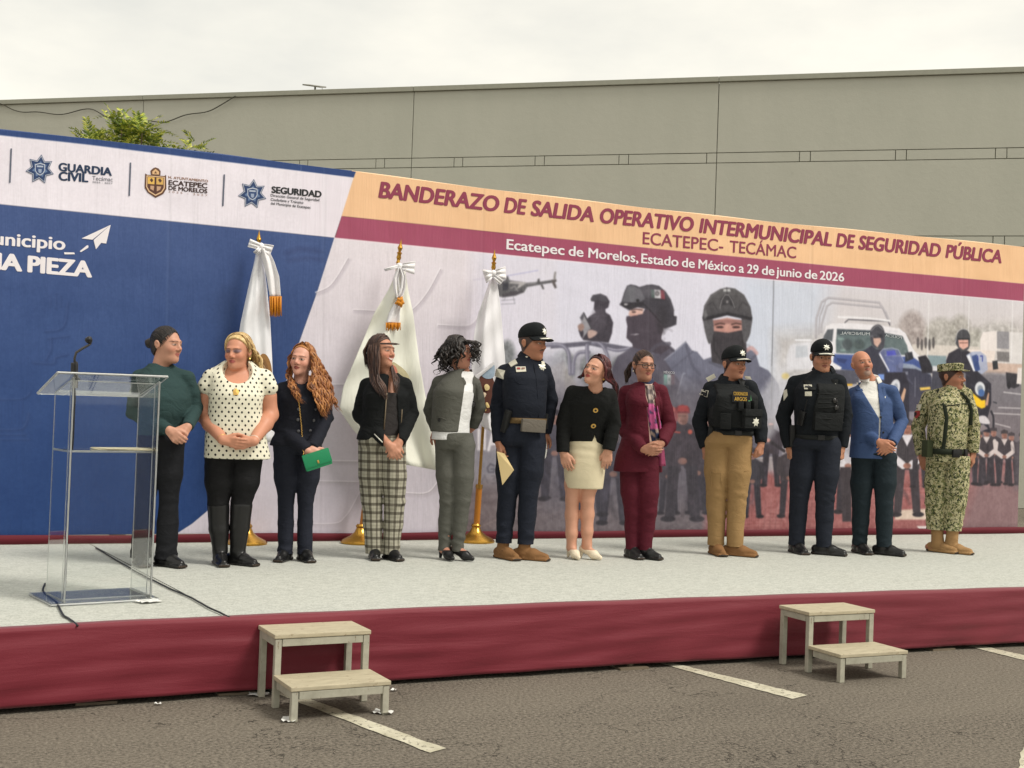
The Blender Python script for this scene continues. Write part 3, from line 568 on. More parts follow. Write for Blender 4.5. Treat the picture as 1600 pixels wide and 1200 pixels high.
# --- officers of the photo
poly([(848, 610), (1120, 600), (1180, 640), (1180, 745), (1110, 790), (850, 790)], (98, 94, 104), 0.85, soft=44, nz=((9, 12), (22, 14), (4, 6)))
poly([(1205, 600), (1290, 600), (1300, 720), (1200, 720)], (150, 150, 160), 0.6, soft=36, nz=((9, 12),))
poly([(1290, 610), (1480, 610), (1480, 730), (1300, 730)], (108, 104, 116), 0.8, soft=36, nz=((9, 14), (22, 12)))
def officer(x, ytop, h, shirt=(58, 53, 61), sleeve=None, cap=(46, 42, 50), skin=(170, 122, 108), leg=(44, 42, 50), wide=1.0, gun=False):
    u = h / 7.9; wd = u * wide * .86
    for sx in (-1, 1):
        poly([(x + sx * .15 * wd, ytop + 3.6 * u), (x + sx * .95 * wd, ytop + 3.5 * u), (x + sx * 1.15 * wd, ytop + 7.2 * u), (x + sx * .5 * wd, ytop + 7.2 * u)], leg, nz=((4, 6),))
        ell(x + sx * .95 * wd, ytop + 7.35 * u, .5 * wd, .2 * u, (34, 32, 38))
    poly([(x - .3 * u, ytop + 1.1 * u), (x + .3 * u, ytop + 1.1 * u), (x + 1.15 * wd, ytop + 1.55 * u), (x + 1.05 * wd, ytop + 3.9 * u), (x - 1.05 * wd, ytop + 3.9 * u), (x - 1.15 * wd, ytop + 1.55 * u)], shirt, nz=((4, 8),))
    sv = sleeve or tuple(c * 0.9 for c in shirt)
    for sx in (-1, 1): stroke([(x + sx * 1.1 * wd, ytop + 1.8 * u), (x + sx * 1.25 * wd, ytop + 2.9 * u), (x + sx * .35 * wd, ytop + 3.55 * u)], .62 * u, sv)
    ell(x, ytop + 3.6 * u, .30 * u, .22 * u, tuple(c_ * .9 for c_ in skin)); ell(x, ytop + .72 * u, .38 * u, .52 * u, skin); ell(x + .12 * u, ytop + .95 * u, .24 * u, .3 * u, tuple(c_ * .82 for c_ in skin), alpha=.8); stroke([(x - .24 * u, ytop + .66 * u), (x + .24 * u, ytop + .66 * u)], .12 * u, (90, 64, 58), .5); stroke([(x - .14 * u, ytop + 1.02 * u), (x + .14 * u, ytop + 1.02 * u)], .1 * u, (110, 70, 64), .7)
    poly([(x - .48 * u, ytop + .5 * u), (x - .46 * u, ytop + .12 * u), (x, ytop - .08 * u), (x + .46 * u, ytop + .12 * u), (x + .5 * u, ytop + .5 * u)], cap)
    if sleeve: poly([(x - .45 * u, ytop + 1.2 * u), (x + .45 * u, ytop + 1.2 * u), (x, ytop + 2.1 * u)], sleeve)
    rumple(x - wd, ytop + 1.5 * u, x + .8 * wd, ytop + 6.6 * u, 9, int(x * 7 + h), .4, tuple(min(255, c_ * 1.7) for c_ in shirt), (28, 26, 32), 1.5 * u, 1.3)
    if gun: stroke([(x - .9 * u, ytop + 2 * u), (x + 1.5 * u, ytop + 3.6 * u)], .35 * u, (40, 38, 44))
for a in ((866, 640, 150), (838, 655, 132), (958, 668, 160), (922, 650, 165), (1108, 645, 160)): officer(*a, shirt=(64, 62, 74), leg=(50, 48, 58), wide=1.1)
officer(1044, 690, 120, shirt=(64, 58, 66)); officer(1090, 680, 130, shirt=(60, 54, 62))
officer(1066, 634, 190, shirt=(56, 50, 57), cap=(118, 44, 48), skin=(168, 118, 106), leg=(48, 45, 52), wide=1.15)
poly([(1060, 634), (1074, 634), (1076, 643), (1058, 643)], (176, 60, 58)); ell(1078, 675, 3.6, 3.6, (214, 88, 70)); stroke([(1054, 675), (1062, 676)], 2.4, (196, 76, 66)); ell(1050, 650, 9, 14, (168, 70, 72), alpha=0.8); ell(1049, 640, 6, 5, (196, 96, 90), alpha=0.8)
officer(1204, 654, 112, shirt=(62, 58, 68), cap=(96, 92, 100), skin=(66, 60, 66), gun=True); ell(1204, 663, 4.2, 1.8, (200, 130, 118)); ell(1200, 688, 3, 3, (206, 128, 112))
officer(1175, 700, 115, shirt=(54, 52, 60)); officer(1325, 660, 150, shirt=(196, 196, 204), sleeve=(220, 220, 226)); officer(1233, 690, 125, shirt=(60, 56, 62))
poly([(1312, 730), (1330, 730), (1330, 815), (1316, 815)], (50, 46, 52))
officer(1417, 655, 160, shirt=(52, 50, 56), sleeve=(224, 222, 228), cap=(64, 58, 62), skin=(176, 120, 102), leg=(52, 48, 54), wide=1.05)
for a in ((1436, 672, 95), (1530, 674, 88), (1552, 668, 92), (1580, 676, 86), (1597, 676, 86), (1515, 668, 95)): officer(*a, shirt=(60, 56, 64), cap=(58, 54, 60))
for a in ((1541, 668, 96), (1569, 672, 92)): officer(*a, shirt=(54, 50, 56), sleeve=(206, 196, 194), cap=(56, 52, 56), skin=(158, 112, 98), wide=1.1)
poly([(1585, 690), (1640, 690), (1640, 770), (1585, 765)], (92, 88, 96), 0.55, soft=14)
rumple(1330, 560, 1440, 640, 22, 8, .3, (150, 156, 176), (30, 28, 36), 14, .8)
poly([(840, 630), (1120, 620), (1185, 660), (1180, 790), (1110, 835), (840, 835)], (104, 100, 108), 0.32, soft=40, nz=((9, 10), (4, 8)))
poly([(1190, 640), (1640, 640), (1640, 830), (1190, 830)], (140, 112, 112), 0.12, soft=40)
# --- patrol trucks and motorcycles
poly(Z(1180, 450, 6.667, (330, 700), (360, 600), (430, 570), (580, 560), (600, 850), (330, 860)), (218, 218, 224), 0.85, soft=6, nz=((9, 8),)); stroke(Z(1180, 450, 6.667, (420, 545), (580, 545)), 3, (232, 232, 236)); poly(Z(1180, 450, 6.667, (420, 610), (540, 600), (550, 720), (420, 730)), (186, 192, 200), 0.7)
for q in (Z(1180, 450, 6.667, (350, 440), (600, 440)), Z(1180, 450, 6.667, (350, 480), (600, 480))): stroke(q, 1.2, (186, 186, 192), 0.7)
poly([(1168, 640), (1230, 560), (1235, 640), (1200, 690)], (206, 206, 212), 0.6, soft=16); ell(1227, 588, 6, 5, (214, 190, 110), alpha=0.7, soft=4)
for q, w_ in ((Z(1180, 450, 6.667, (630, 520), (635, 320), (690, 150), (760, 105), (1290, 155), (1330, 220), (1400, 380)), 2.6), (Z(1180, 450, 6.667, (685, 460), (690, 380), (745, 190), (800, 155), (1320, 205), (1360, 260), (1400, 370)), 2.4), (Z(1180, 450, 6.667, (660, 480), (670, 300), (730, 140)), 1.4)):
    stroke(q, w_ + 1, (150, 146, 152), 0.8, s=False); stroke([(x, y - .6) for x, y in q], w_ * .5, (206, 202, 206), 0.8)
stroke(Z(1180, 450, 6.667, (930, 365), (970, 330), (1380, 350), (1400, 390)), 2, (98, 96, 102)); stroke(Z(1180, 450, 6.667, (865, 305), (1200, 320), (1400, 345)), 3.4, (230, 228, 230))
poly(Z(1180, 450, 6.667, (690, 560), (735, 400), (800, 370), (1000, 368), (1300, 390), (1500, 428), (1545, 465), (1640, 640), (1760, 760), (1780, 860), (800, 860), (560, 850), (640, 700)), (226, 223, 226), nz=((9, 5),))
poly(Z(1180, 450, 6.667, (712, 500), (750, 435), (815, 430), (800, 560), (700, 540)), (92, 96, 102)); poly(Z(1180, 450, 6.667, (850, 430), (1200, 445), (1530, 505), (1580, 600), (1600, 700), (1300, 700), (840, 680), (838, 560)), (96, 110, 112), nz=((9, 14), (4, 8))); poly(Z(1180, 450, 6.667, (850, 430), (1200, 445), (1530, 505), (1545, 530), (1200, 485), (850, 485)), (72, 80, 86))
for x, y, rx, ry, c in ((1180 + 960 / 6.667, 450 + 590 / 6.667, 8, 9, (64, 70, 74)), (1180 + 1080 / 6.667, 450 + 590 / 6.667, 9, 8, (74, 84, 84)), (1180 + 890 / 6.667, 450 + 530 / 6.667, 5, 2, (150, 176, 168)), (1180 + 910 / 6.667, 450 + 650 / 6.667, 4, 2, (150, 176, 168))): ell(x, y, rx, ry, c, alpha=0.7, soft=4)
poly(Z(1180, 450, 6.667, (820, 690), (1060, 700), (1640, 720), (1750, 800), (1750, 900), (1060, 870), (800, 840)), (74, 92, 150), c2=(60, 78, 132), nz=((9, 8),)); poly(Z(1180, 450, 6.667, (840, 730), (960, 745), (930, 790), (860, 770)), (50, 62, 108)); poly(Z(1180, 450, 6.667, (800, 770), (900, 830), (880, 860), (780, 850)), (230, 228, 230))
poly(Z(1180, 450, 6.667, (790, 850), (1080, 860), (1080, 1000), (900, 1010), (780, 960)), (82, 82, 94)); poly(Z(1180, 450, 6.667, (920, 1000), (1010, 1000), (1010, 1020), (930, 1022)), (226, 176, 60))
poly(Z(1410, 550, 6, (-60, 120), (130, 150), (250, 170), (265, 220), (300, 330), (330, 560), (-60, 560)), (58, 59, 76), c2=(70, 68, 82), nz=((9, 8),)); poly(Z(1410, 550, 6, (-40, 100), (100, 120), (180, 165), (260, 180), (264, 215), (120, 160), (-40, 150)), (150, 160, 178), 0.9); poly(Z(1410, 550, 6, (160, 335), (258, 328), (262, 352), (168, 362)), (226, 190, 92)); stroke(Z(1410, 550, 6, (118, 240), (116, 420)), 1.2, (120, 120, 134)); stroke(Z(1410, 550, 6, (270, 250), (280, 420)), 1.2, (120, 120, 134)); poly(Z(1410, 550, 6, (0, 190), (50, 185), (50, 215), (0, 215)), (120, 122, 138))
poly(Z(1390, 450, 7.5, (330, 810), (420, 790), (500, 900), (500, 1000), (380, 1000)), (44, 42, 50)); poly(Z(1390, 450, 7.5, (440, 790), (660, 800), (660, 920), (500, 940)), (130, 148, 154)); poly(Z(1390, 450, 7.5, (500, 915), (650, 920), (650, 970), (510, 970)), (206, 206, 212)); poly(Z(1390, 450, 7.5, (500, 975), (700, 975), (700, 1200), (480, 1200)), (66, 66, 78)); poly(Z(1390, 450, 7.5, (180, 760), (260, 750), (280, 830), (180, 870)), (44, 46, 54)); stroke(Z(1390, 450, 7.5, (100, 480), (180, 540), (320, 830)), 2.2, (226, 226, 230))
for i in range(5): ell(1434 + i * 6, 536 + (i % 2) * 3, 2.2, 9, (70, 66, 68), alpha=0.8, soft=3)
# rider 1
poly(Z(1180, 450, 6.667, (1120, 660), (1210, 600), (1260, 640), (1340, 640), (1400, 1100), (1200, 1000)), (56, 56, 70), nz=((4, 6),)); poly(Z(1180, 450, 6.667, (1195, 520), (1205, 430), (1260, 385), (1310, 395), (1345, 460), (1345, 580), (1320, 640), (1230, 610)), (70, 70, 78), nz=((4, 8),), s=True); poly(Z(1180, 450, 6.667, (1225, 510), (1300, 500), (1310, 560), (1270, 620), (1235, 585)), (204, 168, 154)); poly(Z(1180, 450, 6.667, (1225, 500), (1320, 480), (1330, 520), (1230, 525)), (40, 40, 48)); stroke(Z(1180, 450, 6.667, (1205, 450), (1270, 395), (1330, 440)), 1.2, (150, 148, 152), 0.8, s=True)
poly(Z(1180, 450, 6.667, (1285, 680), (1330, 635), (1420, 625), (1490, 645), (1545, 760), (1530, 890), (1390, 880)), (104, 112, 152), 0.8, soft=2, nz=((9, 16),)); poly(Z(1180, 450, 6.667, (1285, 690), (1300, 680), (1395, 860), (1390, 880)), (226, 226, 232)); poly(Z(1180, 450, 6.667, (1365, 660), (1450, 650), (1470, 700), (1370, 710)), (78, 82, 190), 0.8); stroke(Z(1180, 450, 6.667, (1290, 680), (1330, 638), (1420, 626), (1490, 645), (1545, 760)), 1, (196, 200, 214), 0.8)
poly(Z(1180, 450, 6.667, (1350, 880), (1560, 880), (1600, 1000), (1600, 1400), (1330, 1400)), (46, 44, 56), nz=((9, 8),)); ell(1180 + 1450 / 6.667, 450 + 1050 / 6.667, 8, 15, (206, 208, 214), rot=0.25); ell(1180 + 1455 / 6.667, 450 + 1050 / 6.667, 4, 8, (150, 156, 168), rot=0.25); poly(Z(1180, 450, 6.667, (1500, 1180), (1550, 1040), (1570, 1060), (1550, 1160), (1520, 1230)), (196, 158, 132)); poly(Z(1180, 450, 6.667, (1280, 900), (1340, 900), (1340, 960), (1280, 950)), (120, 150, 214))
# rider 2
poly(Z(1390, 450, 7.5, (660, 850), (690, 770), (800, 710), (920, 740), (960, 770), (1000, 1000), (660, 1000)), (48, 45, 55), nz=((4, 6),)); poly(Z(1390, 450, 7.5, (765, 620), (790, 530), (840, 482), (900, 490), (938, 560), (940, 640), (920, 720), (850, 745), (800, 700)), (72, 72, 77), nz=((4, 6),), s=True); poly(Z(1390, 450, 7.5, (802, 610), (920, 605), (920, 690), (860, 725), (812, 690)), (220, 172, 158)); stroke(Z(1390, 450, 7.5, (770, 640), (790, 530), (845, 484), (905, 492)), 1.4, (190, 188, 188), 0.9, s=True); stroke(Z(1390, 450, 7.5, (820, 645), (910, 645)), 1.6, (96, 66, 62), 0.7); stroke(Z(1390, 450, 7.5, (800, 600), (930, 600)), 2.4, (40, 40, 44))
poly(Z(1390, 450, 7.5, (895, 790), (960, 750), (1060, 745), (1130, 800), (1150, 960), (1080, 1010), (1010, 1000)), (160, 168, 192), 0.9, soft=2); poly(Z(1390, 450, 7.5, (960, 800), (1020, 780), (1060, 960), (1000, 990)), (60, 78, 128)); poly(Z(1390, 450, 7.5, (900, 800), (935, 780), (1005, 990), (990, 1000)), (226, 228, 234)); stroke(Z(1390, 450, 7.5, (1030, 800), (1035, 850)), 1.8, (50, 60, 140)); stroke(Z(1390, 450, 7.5, (1060, 800), (1085, 800), (1085, 860)), 1.8, (50, 60, 140))
poly(Z(1410, 550, 6, (590, 190), (700, 180), (830, 300), (830, 480), (790, 640), (830, 760), (600, 720)), (44, 42, 52), nz=((9, 6),)); ell(1410 + 725 / 6, 550 + 345 / 6, 8, 11, (206, 208, 212)); ell(1410 + 728 / 6, 550 + 352 / 6, 4.5, 6.5, (140, 148, 160)); ell(1410 + 738 / 6, 550 + 385 / 6, 5, 6, (76, 106, 158))
poly(Z(1410, 550, 6, (555, 345), (600, 340), (740, 455), (775, 450), (775, 520), (740, 532), (640, 480), (575, 400)), (236, 192, 40)); poly(Z(1410, 550, 6, (650, 565), (690, 600), (745, 655), (700, 662), (650, 610)), (230, 186, 50)); poly(Z(1410, 550, 6, (690, 640), (720, 602), (780, 605), (818, 672), (740, 672)), (202, 196, 200), s=True); poly(Z(1410, 550, 6, (770, 510), (800, 380), (812, 390), (800, 500)), (190, 150, 126)); stroke(Z(1410, 550, 6, (830, 560), (850, 610), (850, 700)), 4, (44, 42, 50), s=True); stroke(Z(1410, 550, 6, (850, 470), (880, 480)), 2, (52, 52, 60)); poly(Z(1410, 550, 6, (660, 690), (760, 680), (800, 720), (700, 760)), (170, 156, 158), 0.7)
poly(Z(1390, 450, 7.5, (1200, 860), (1260, 850), (1270, 950), (1210, 960)), (46, 48, 52))
rumple(1335, 575, 1420, 650, 24, 9, .35, (120, 124, 144), (32, 30, 40), 12, 1.0); rumple(1480, 575, 1550, 655, 20, 10, .35, (130, 132, 150), (30, 28, 36), 10, 1.0); rumple(1300, 505, 1420, 575, 22, 11, .3, (230, 230, 236), (70, 76, 96), 14, .4)
# pole
stroke([(1208.5, 436), (1206.5, 545), (1205.5, 572)], 1.7, (116, 118, 126), 0.95); stroke([(1206, 560), (1205, 640)], 2.6, (150, 150, 156), 0.7, 3)
# helicopter
HZ = lambda *p: Z(730, 370, 9.41, *p)
stroke(HZ((85, 640), (590, 578)), 0.9, (186, 180, 200), 0.8); stroke(HZ((590, 578), (1040, 498)), 1.3, (168, 168, 204), 0.9)
poly(HZ((380, 860), (400, 720), (520, 655), (560, 640), (570, 590), (600, 585), (615, 640), (690, 655), (760, 660), (870, 682), (1040, 668), (1240, 640), (1306, 640), (1300, 655), (1240, 680), (1050, 712), (880, 742), (830, 822), (700, 870), (520, 895)), (96, 95, 98), nz=((2, 14), (4, 16)))
poly(HZ((700, 790), (880, 680), (820, 665), (640, 660), (600, 690), (760, 700), (730, 760)), (186, 182, 182), 0.85); poly(HZ((520, 680), (610, 680), (600, 780), (520, 800)), (62, 62, 70)); poly(HZ((520, 850), (640, 810), (800, 790), (830, 815), (700, 868), (520, 893)), (70, 66, 72), 0.8); stroke(HZ((640, 760), (700, 730), (740, 800)), 2, (140, 138, 140)); stroke(HZ((880, 700), (1000, 690)), 1.6, (160, 156, 158), 0.7)
poly(HZ((1280, 520), (1305, 520), (1295, 630), (1265, 630)), (140, 136, 134)); poly(HZ((1235, 640), (1305, 630), (1310, 655), (1290, 680), (1315, 750), (1285, 765), (1250, 690)), (92, 86, 86)); poly(HZ((1025, 690), (1035, 625), (1060, 620), (1068, 690)), (84, 82, 84)); poly(HZ((1075, 710), (1105, 705), (1130, 770), (1108, 778)), (84, 82, 84))
for q in (HZ((500, 940), (700, 925)), HZ((500, 995), (700, 985)), HZ((670, 870), (698, 985)), HZ((560, 890), (540, 940))): stroke(q, 1.0, (130, 128, 140), 0.8)
fx0 = int(to_tex([(700, 600)])[0, 0]); bl = img[:, fx0:].copy()
for _ in range(2):
    bl[1:-1] = (bl[:-2] + 2 * bl[1:-1] + bl[2:]) / 4; bl[:, 1:-1] = (bl[:, :-2] + 2 * bl[:, 1:-1] + bl[:, 2:]) / 4
img[:, fx0:] = bl
img[:] = img + (NZ[2] * 5 + NZ[4] * 4)[..., None] * (img.std(2) > -1)[..., None]
NZD = ()
# --- title bands on top of everything
poly([(555, 268)] + top[5:] + [(1640, 448), (1600, 444), (1320, 418), (1040, 391), (800, 366), (533.5, 338.4)] + [], (233, 190, 146), soft=1.2, nz=((60, 8), (22, 4)))
poly([(545, 303), (800, 340), (1200, 380), (1200, 300), (800, 240), (545, 240)], (233, 190, 146), soft=1.2)
poly([(533.5, 338.4), (800, 366), (1040, 391), (1320, 418), (1600, 444), (1640, 448), (1640, 474), (1600, 471), (1320, 447), (1040, 422.5), (756, 395), (523, 372)], (158, 76, 100), soft=1.4, nz=((60, 6),))
stroke([(524, 373), (756, 396), (1040, 423.5), (1320, 448), (1640, 475)], 1.6, (236, 222, 226), 0.7)
poly([(556, 262), (562, 262), (543, 338.4), (533.5, 338.4)], (233, 190, 146), soft=1)
poly([(530, 100), (555.5, 268), (533.2, 338.4), (522.5, 372), (470, 366), (470, 100)], (228, 222, 228), soft=1.2)
poly([(470, 200), (556.2, 230), (556, 268), (552.5, 278), (470, 268)], (44, 68, 118), soft=1.2)
# faint fold lines of the printed cloth, lit and shaded sides painted in
for x in (258, 500, 748, 1010, 1262, 1500): stroke([(x + 8, 150), (x - 3, 840)], 2.2, (255, 255, 255), 0.05, 4); stroke([(x + 11, 150), (x, 840)], 2.2, (0, 0, 0), 0.05, 4)

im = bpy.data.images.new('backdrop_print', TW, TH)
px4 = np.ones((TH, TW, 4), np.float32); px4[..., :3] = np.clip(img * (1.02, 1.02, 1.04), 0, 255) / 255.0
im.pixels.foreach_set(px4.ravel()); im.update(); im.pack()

back = empty('backdrop', (BX0, BACK_Y, 0), label='wide printed backdrop with blue left end, tan and maroon title bands and a police photo print', cat='backdrop')
k = N('printed_cloth'); uvn = k.attr('cloth').outputs['Vector']
ti = k.n('TexImage', image=im, interpolation='Cubic', extension='EXTEND'); k.set(ti.inputs['Vector'], uvn)
o = k.obj(); wr = k.noise(k.map(o, (5.5, 1, 0.55)), 1.0, 4, 0.6, 0.4); wr2 = k.noise(o, 1.1, 3)
k.P(Base_Color=ti.outputs['Color'], Roughness=0.5); k.p.inputs['Specular IOR Level'].default_value = 0.3
k.bump(k.math('ADD', k.math('MULTIPLY', wr, 0.6), wr2), 0.55, 0.05); PRINT = k.m
n, mm = 260, 70
tx = np.array([on_y(x, y, BACK_Y)[0] for x, y in top]); tz = np.array([on_y(x, y, BACK_Y)[2] for x, y in top])
bxs = np.array([on_y(x, 832, BACK_Y)[0] for x in (0, 280, 1200, 1590)]); bzs = np.array([on_y(x, y, BACK_Y)[2] for x, y in ((0, 836), (280, 833), (1200, 832), (1590, 834))])
P = np.zeros((n, mm, 3)); UV = np.zeros((n, mm, 2))
for i in range(n):
    x = BX0 + (BX1 - BX0) * i / (n - 1); za, zb = np.interp(x, bxs, bzs) - 0.004, np.interp(x, tx, tz)
    for j in range(mm):
        z = za + (zb - za) * j / (mm - 1); P[i, j] = (x - BX0, -0.0006 * math.sin(x * 9), z); UV[i, j] = ((x - BX0) / (BX1 - BX0), (z - BZ0) / (BZ1 - BZ0))
I = np.arange(n * mm).reshape(n, mm); q = np.stack([I[:-1, :-1], I[1:, :-1], I[1:, 1:], I[:-1, 1:]], -1).reshape(-1, 4)
mesh_obj('printed_banner', np_mesh('printed_banner', P.reshape(-1, 3), q, uv=UV.reshape(-1, 2)), PRINT, back)
# hem rolled over the top and the frame behind
HEMB, HEMT = plain('hem_blue', (44, 68, 118), 0.55), plain('hem_tan', (236, 200, 160), 0.55)
xs_ = np.linspace(BX0, BX1, 120); xsplit = on_y(555, 268, BACK_Y)[0]
for nm, mt_, sel in (('b', HEMB, xs_ <= xsplit), ('t', HEMT, xs_ >= xsplit - 0.09)):
    MB().tube([(x - BX0, 0.024, float(np.interp(x, tx, tz)) - 0.014 + 0.003 * math.sin(x * 4.1)) for x in xs_[sel]], 0.0225, 10).build('top_hem', mt_, back, smooth=True)
FR = plain('frame_aluminium', (150, 150, 150), 0.4, 0.8)
mb = MB()
for x in np.arange(0.2, BX1 - BX0, 1.6): mb.box((x, 0.07, 1.75), (0.05, 0.05, 2.6)); mb.box((x, 0.4, 0.9), (0.04, 0.04, 1.9), M=Matrix.Translation((x, 0.42, 1.15)) @ Matrix.Rotation(R(24), 4, 'X') @ Matrix.Identity(4))
mb.build('frame', FR, back)
MB().box(((BX1 - BX0) / 2, 0.045, 1.85), (BX1 - BX0 - 0.02, 0.012, 2.7)).build('backing_panel', plain('backing_white', (205, 205, 205), 0.8), back)

# --- lettering
def text_geo(s, bold=0.0, shear=0.0):
    cu = bpy.data.curves.new('lettering', 'FONT'); cu.body = s; cu.offset = bold; cu.shear = shear; cu.resolution_u = 4; cu.size = 1.0
    ob = bpy.data.objects.new('lettering', cu); C.objects.link(ob)
    me = bpy.data.meshes.new_from_object(ob); bpy.data.objects.remove(ob); bpy.data.curves.remove(cu)
    v = np.zeros(len(me.vertices) * 3); me.vertices.foreach_get('co', v); v = v.reshape(-1, 3); return me, v
CAPH = 0.729
_me, _v = text_geo('H'); CAPH = float(np.ptp(_v[:, 1])); bpy.data.meshes.remove(_me)
INK = {}
def ink(c):
    if c not in INK: INK[c] = plain('ink', c, 0.5, var=0.02)
    return INK[c]
def letters(words, color, base, cap, bold=0.0, shear=0.0, lean=0.036, mirror=False, parent=None, dist=0.0022):
    """words: (text, px left, px right); base: baseline points in px; cap: (px x, cap height) points"""
    V, Fs, off = [], [], 0; bx, by = zip(*base); cx, cy = zip(*cap)
    cps = [(0, 0)] if bold <= 0 else [(-bold, 0), (bold, 0), (-bold * .5, bold * .5), (bold * .5, -bold * .5), (bold * .5, bold * .5), (-bold * .5, -bold * .5), (0, 0)]
    for s, x0, x1 in words:
        me, v = text_geo(s, 0.0, shear); lo_, hi_ = v[:, 0].min() - bold, v[:, 0].max() + bold; fl = [list(p.vertices) for p in me.polygons]; bpy.data.meshes.remove(me)
        for ci, (ox, oy) in enumerate(cps):
            u = (v[:, 0] + ox - lo_) / (hi_ - lo_)
            if mirror: u = 1 - u
            t = (v[:, 1] + oy) / CAPH; X = x0 + (x1 - x0) * u; h = np.interp(X, cx, cy) * t; Yb = np.interp(X, bx, by)
            pts = np.array([on_y(a + lean * b, c - b, BACK_Y - dist - .0002 * ci) for a, b, c in zip(X, h, Yb)]); pts[:, 0] -= BX0; pts[:, 1] -= BACK_Y
            V.append(pts); Fs += [[i + off for i in f] for f in fl]; off += len(v)
    me = bpy.data.meshes.new('lettering'); me.from_pydata(np.vstack(V).tolist(), [], Fs)
    return mesh_obj('lettering', me, ink(color), parent or back)
def flat(px, color, dist=0.004, name='printed_mark', s=False, fan=False):
    pts = [on_y(x, y, BACK_Y - dist) - np.array([BX0, BACK_Y, 0]) for x, y in (spl(px, 3) if s else px)]
    bm = bmesh.new(); vs = [bm.verts.new(p) for p in pts]
    if fan:
        c_ = bm.verts.new(np.mean(pts, 0)); [bm.faces.new((vs[i], vs[(i + 1) % len(vs)], c_)) for i in range(len(vs))]
    else: bmesh.ops.triangulate(bm, faces=[bm.faces.new(vs)])
    me = bpy.data.meshes.new(name); bm.to_mesh(me); bm.free(); return mesh_obj(name, me, ink(color), back)
MAR, WHT = (142, 56, 82), (236, 230, 234)
letters([('BANDERAZO', 591, 780), ('DE', 787, 823), ('SALIDA', 829, 928), ('OPERATIVO', 937, 1084), ('INTERMUNICIPAL', 1092, 1300), ('DE', 1306, 1336), ('SEGURIDAD', 1341, 1470), ('PÚBLICA', 1477, 1565)],
        MAR, [(592, 308), (787, 331.5), (928, 346.5), (1084, 362), (1300, 384.5), (1565, 411)], [(592, 24), (1084, 21.5), (1565, 19.5)], bold=0.048, shear=0.16)
letters([('ECATEPEC-', 1004, 1130), ('TECÁMAC', 1140, 1244)], MAR, [(1004, 381), (1244, 403.5)], [(1004, 18.5), (1244, 17.5)], bold=0.014)
letters([('Ecatepec', 791, 882), ('de', 888, 911.5), ('Morelos,', 919, 997.5), ('Estado', 1001.6, 1060), ('de', 1065, 1085.5), ('México', 1091, 1149), ('a', 1154, 1162.5), ('29', 1167, 1185), ('de', 1190, 1210), ('junio', 1212.5, 1252.5), ('de', 1257, 1277), ('2026', 1280.5, 1319)],
        WHT, [(790, 389), (1000, 410.5), (1160, 426), (1320, 440)], [(790, 15.5), (1320, 13.2)], bold=0.024)
NAVY, GREY, BRN = (30, 52, 84), (104, 106, 116), (62, 40, 36)
letters([('GUARDIA', 91, 175)], NAVY, [(91, 266.5), (175, 274.5)], [(91, 12.2), (175, 11.8)], bold=0.05)
letters([('CIVIL', 91, 138)], NAVY, [(91, 281.3), (138, 284.5)], [(91, 13), (138, 12.6)], bold=0.05)
letters([('Tecámac', 144, 176)], GREY, [(144, 281.3), (176, 283.6)], [(144, 6.4)])
letters([('2025 - 2027', 144, 176)], GREY, [(144, 285.6), (176, 288)], [(144, 2.6)])
letters([('H. AYUNTAMIENTO', 263, 325)], (150, 104, 70), [(263, 278.6), (325, 285)], [(263, 3.9)], bold=0.012)
letters([('ECATEPEC', 263, 324)], BRN, [(263, 288.6), (324, 294)], [(263, 7.2)], bold=0.04)
letters([('DE MORELOS', 263, 324)], BRN, [(263, 296.4), (324, 302)], [(263, 6.2)], bold=0.04)
letters([('2 0 2 5   -   2 0 2 7', 263, 324)], (160, 130, 112), [(263, 300.6), (324, 307)], [(263, 2.8)])
letters([('SEGURIDAD', 424, 502.5)], (34, 36, 40), [(424, 300.8), (502.5, 308.4)], [(424, 9.6)], bold=0.05)
for s_, x1, y0, y1 in (('Dirección General de Seguridad', 499, 306.8, 314.4), ('Ciudadana y Tránsito', 474, 313.2, 318.4), ('del Municipio de Ecatepec', 485.5, 319.3, 326)):
    letters([(s_, 423, x1)], (70, 72, 78), [(423, y0), (x1, y1)], [(423, 4.0)], bold=0.006)
letters([('municipio', -38, 102)], WHT, [(-38, 378.5), (7, 383), (102, 390.5)], [(0, 19.5)], bold=0.03)
letters([('UNA', -62, 35), ('PIEZA', 42.5, 144)], WHT, [(-62, 415), (35, 423.6), (144, 433)], [(0, 24.5), (144, 23.5)], bold=0.055)
stroke_pts = [(100, 394.2), (116, 394.4), (117, 397.2), (101, 397.4)]; flat(stroke_pts, WHT)
Z7 = lambda *p: Z(0, 140, 4, *p)
flat(Z7((692, 845), (510, 930), (578, 938)), WHT); flat(Z7((692, 845), (585, 940), (600, 998), (632, 958)), WHT); flat(Z7((692, 845), (632, 958), (664, 962)), WHT)
flat(Z7((498, 1010), (545, 972), (553, 976), (552, 988), (506, 1016)), WHT)
for a, b in (((17.6, 232), (15.4, 285.5)), ((204, 254), (202, 306)), ((350.5, 272.5), (348.2, 322))): flat([(a[0] - 1.2, a[1]), (a[0] + 1.2, a[1]), (b[0] + 1.2, b[1]), (b[0] - 1.2, b[1])], (92, 98, 116))
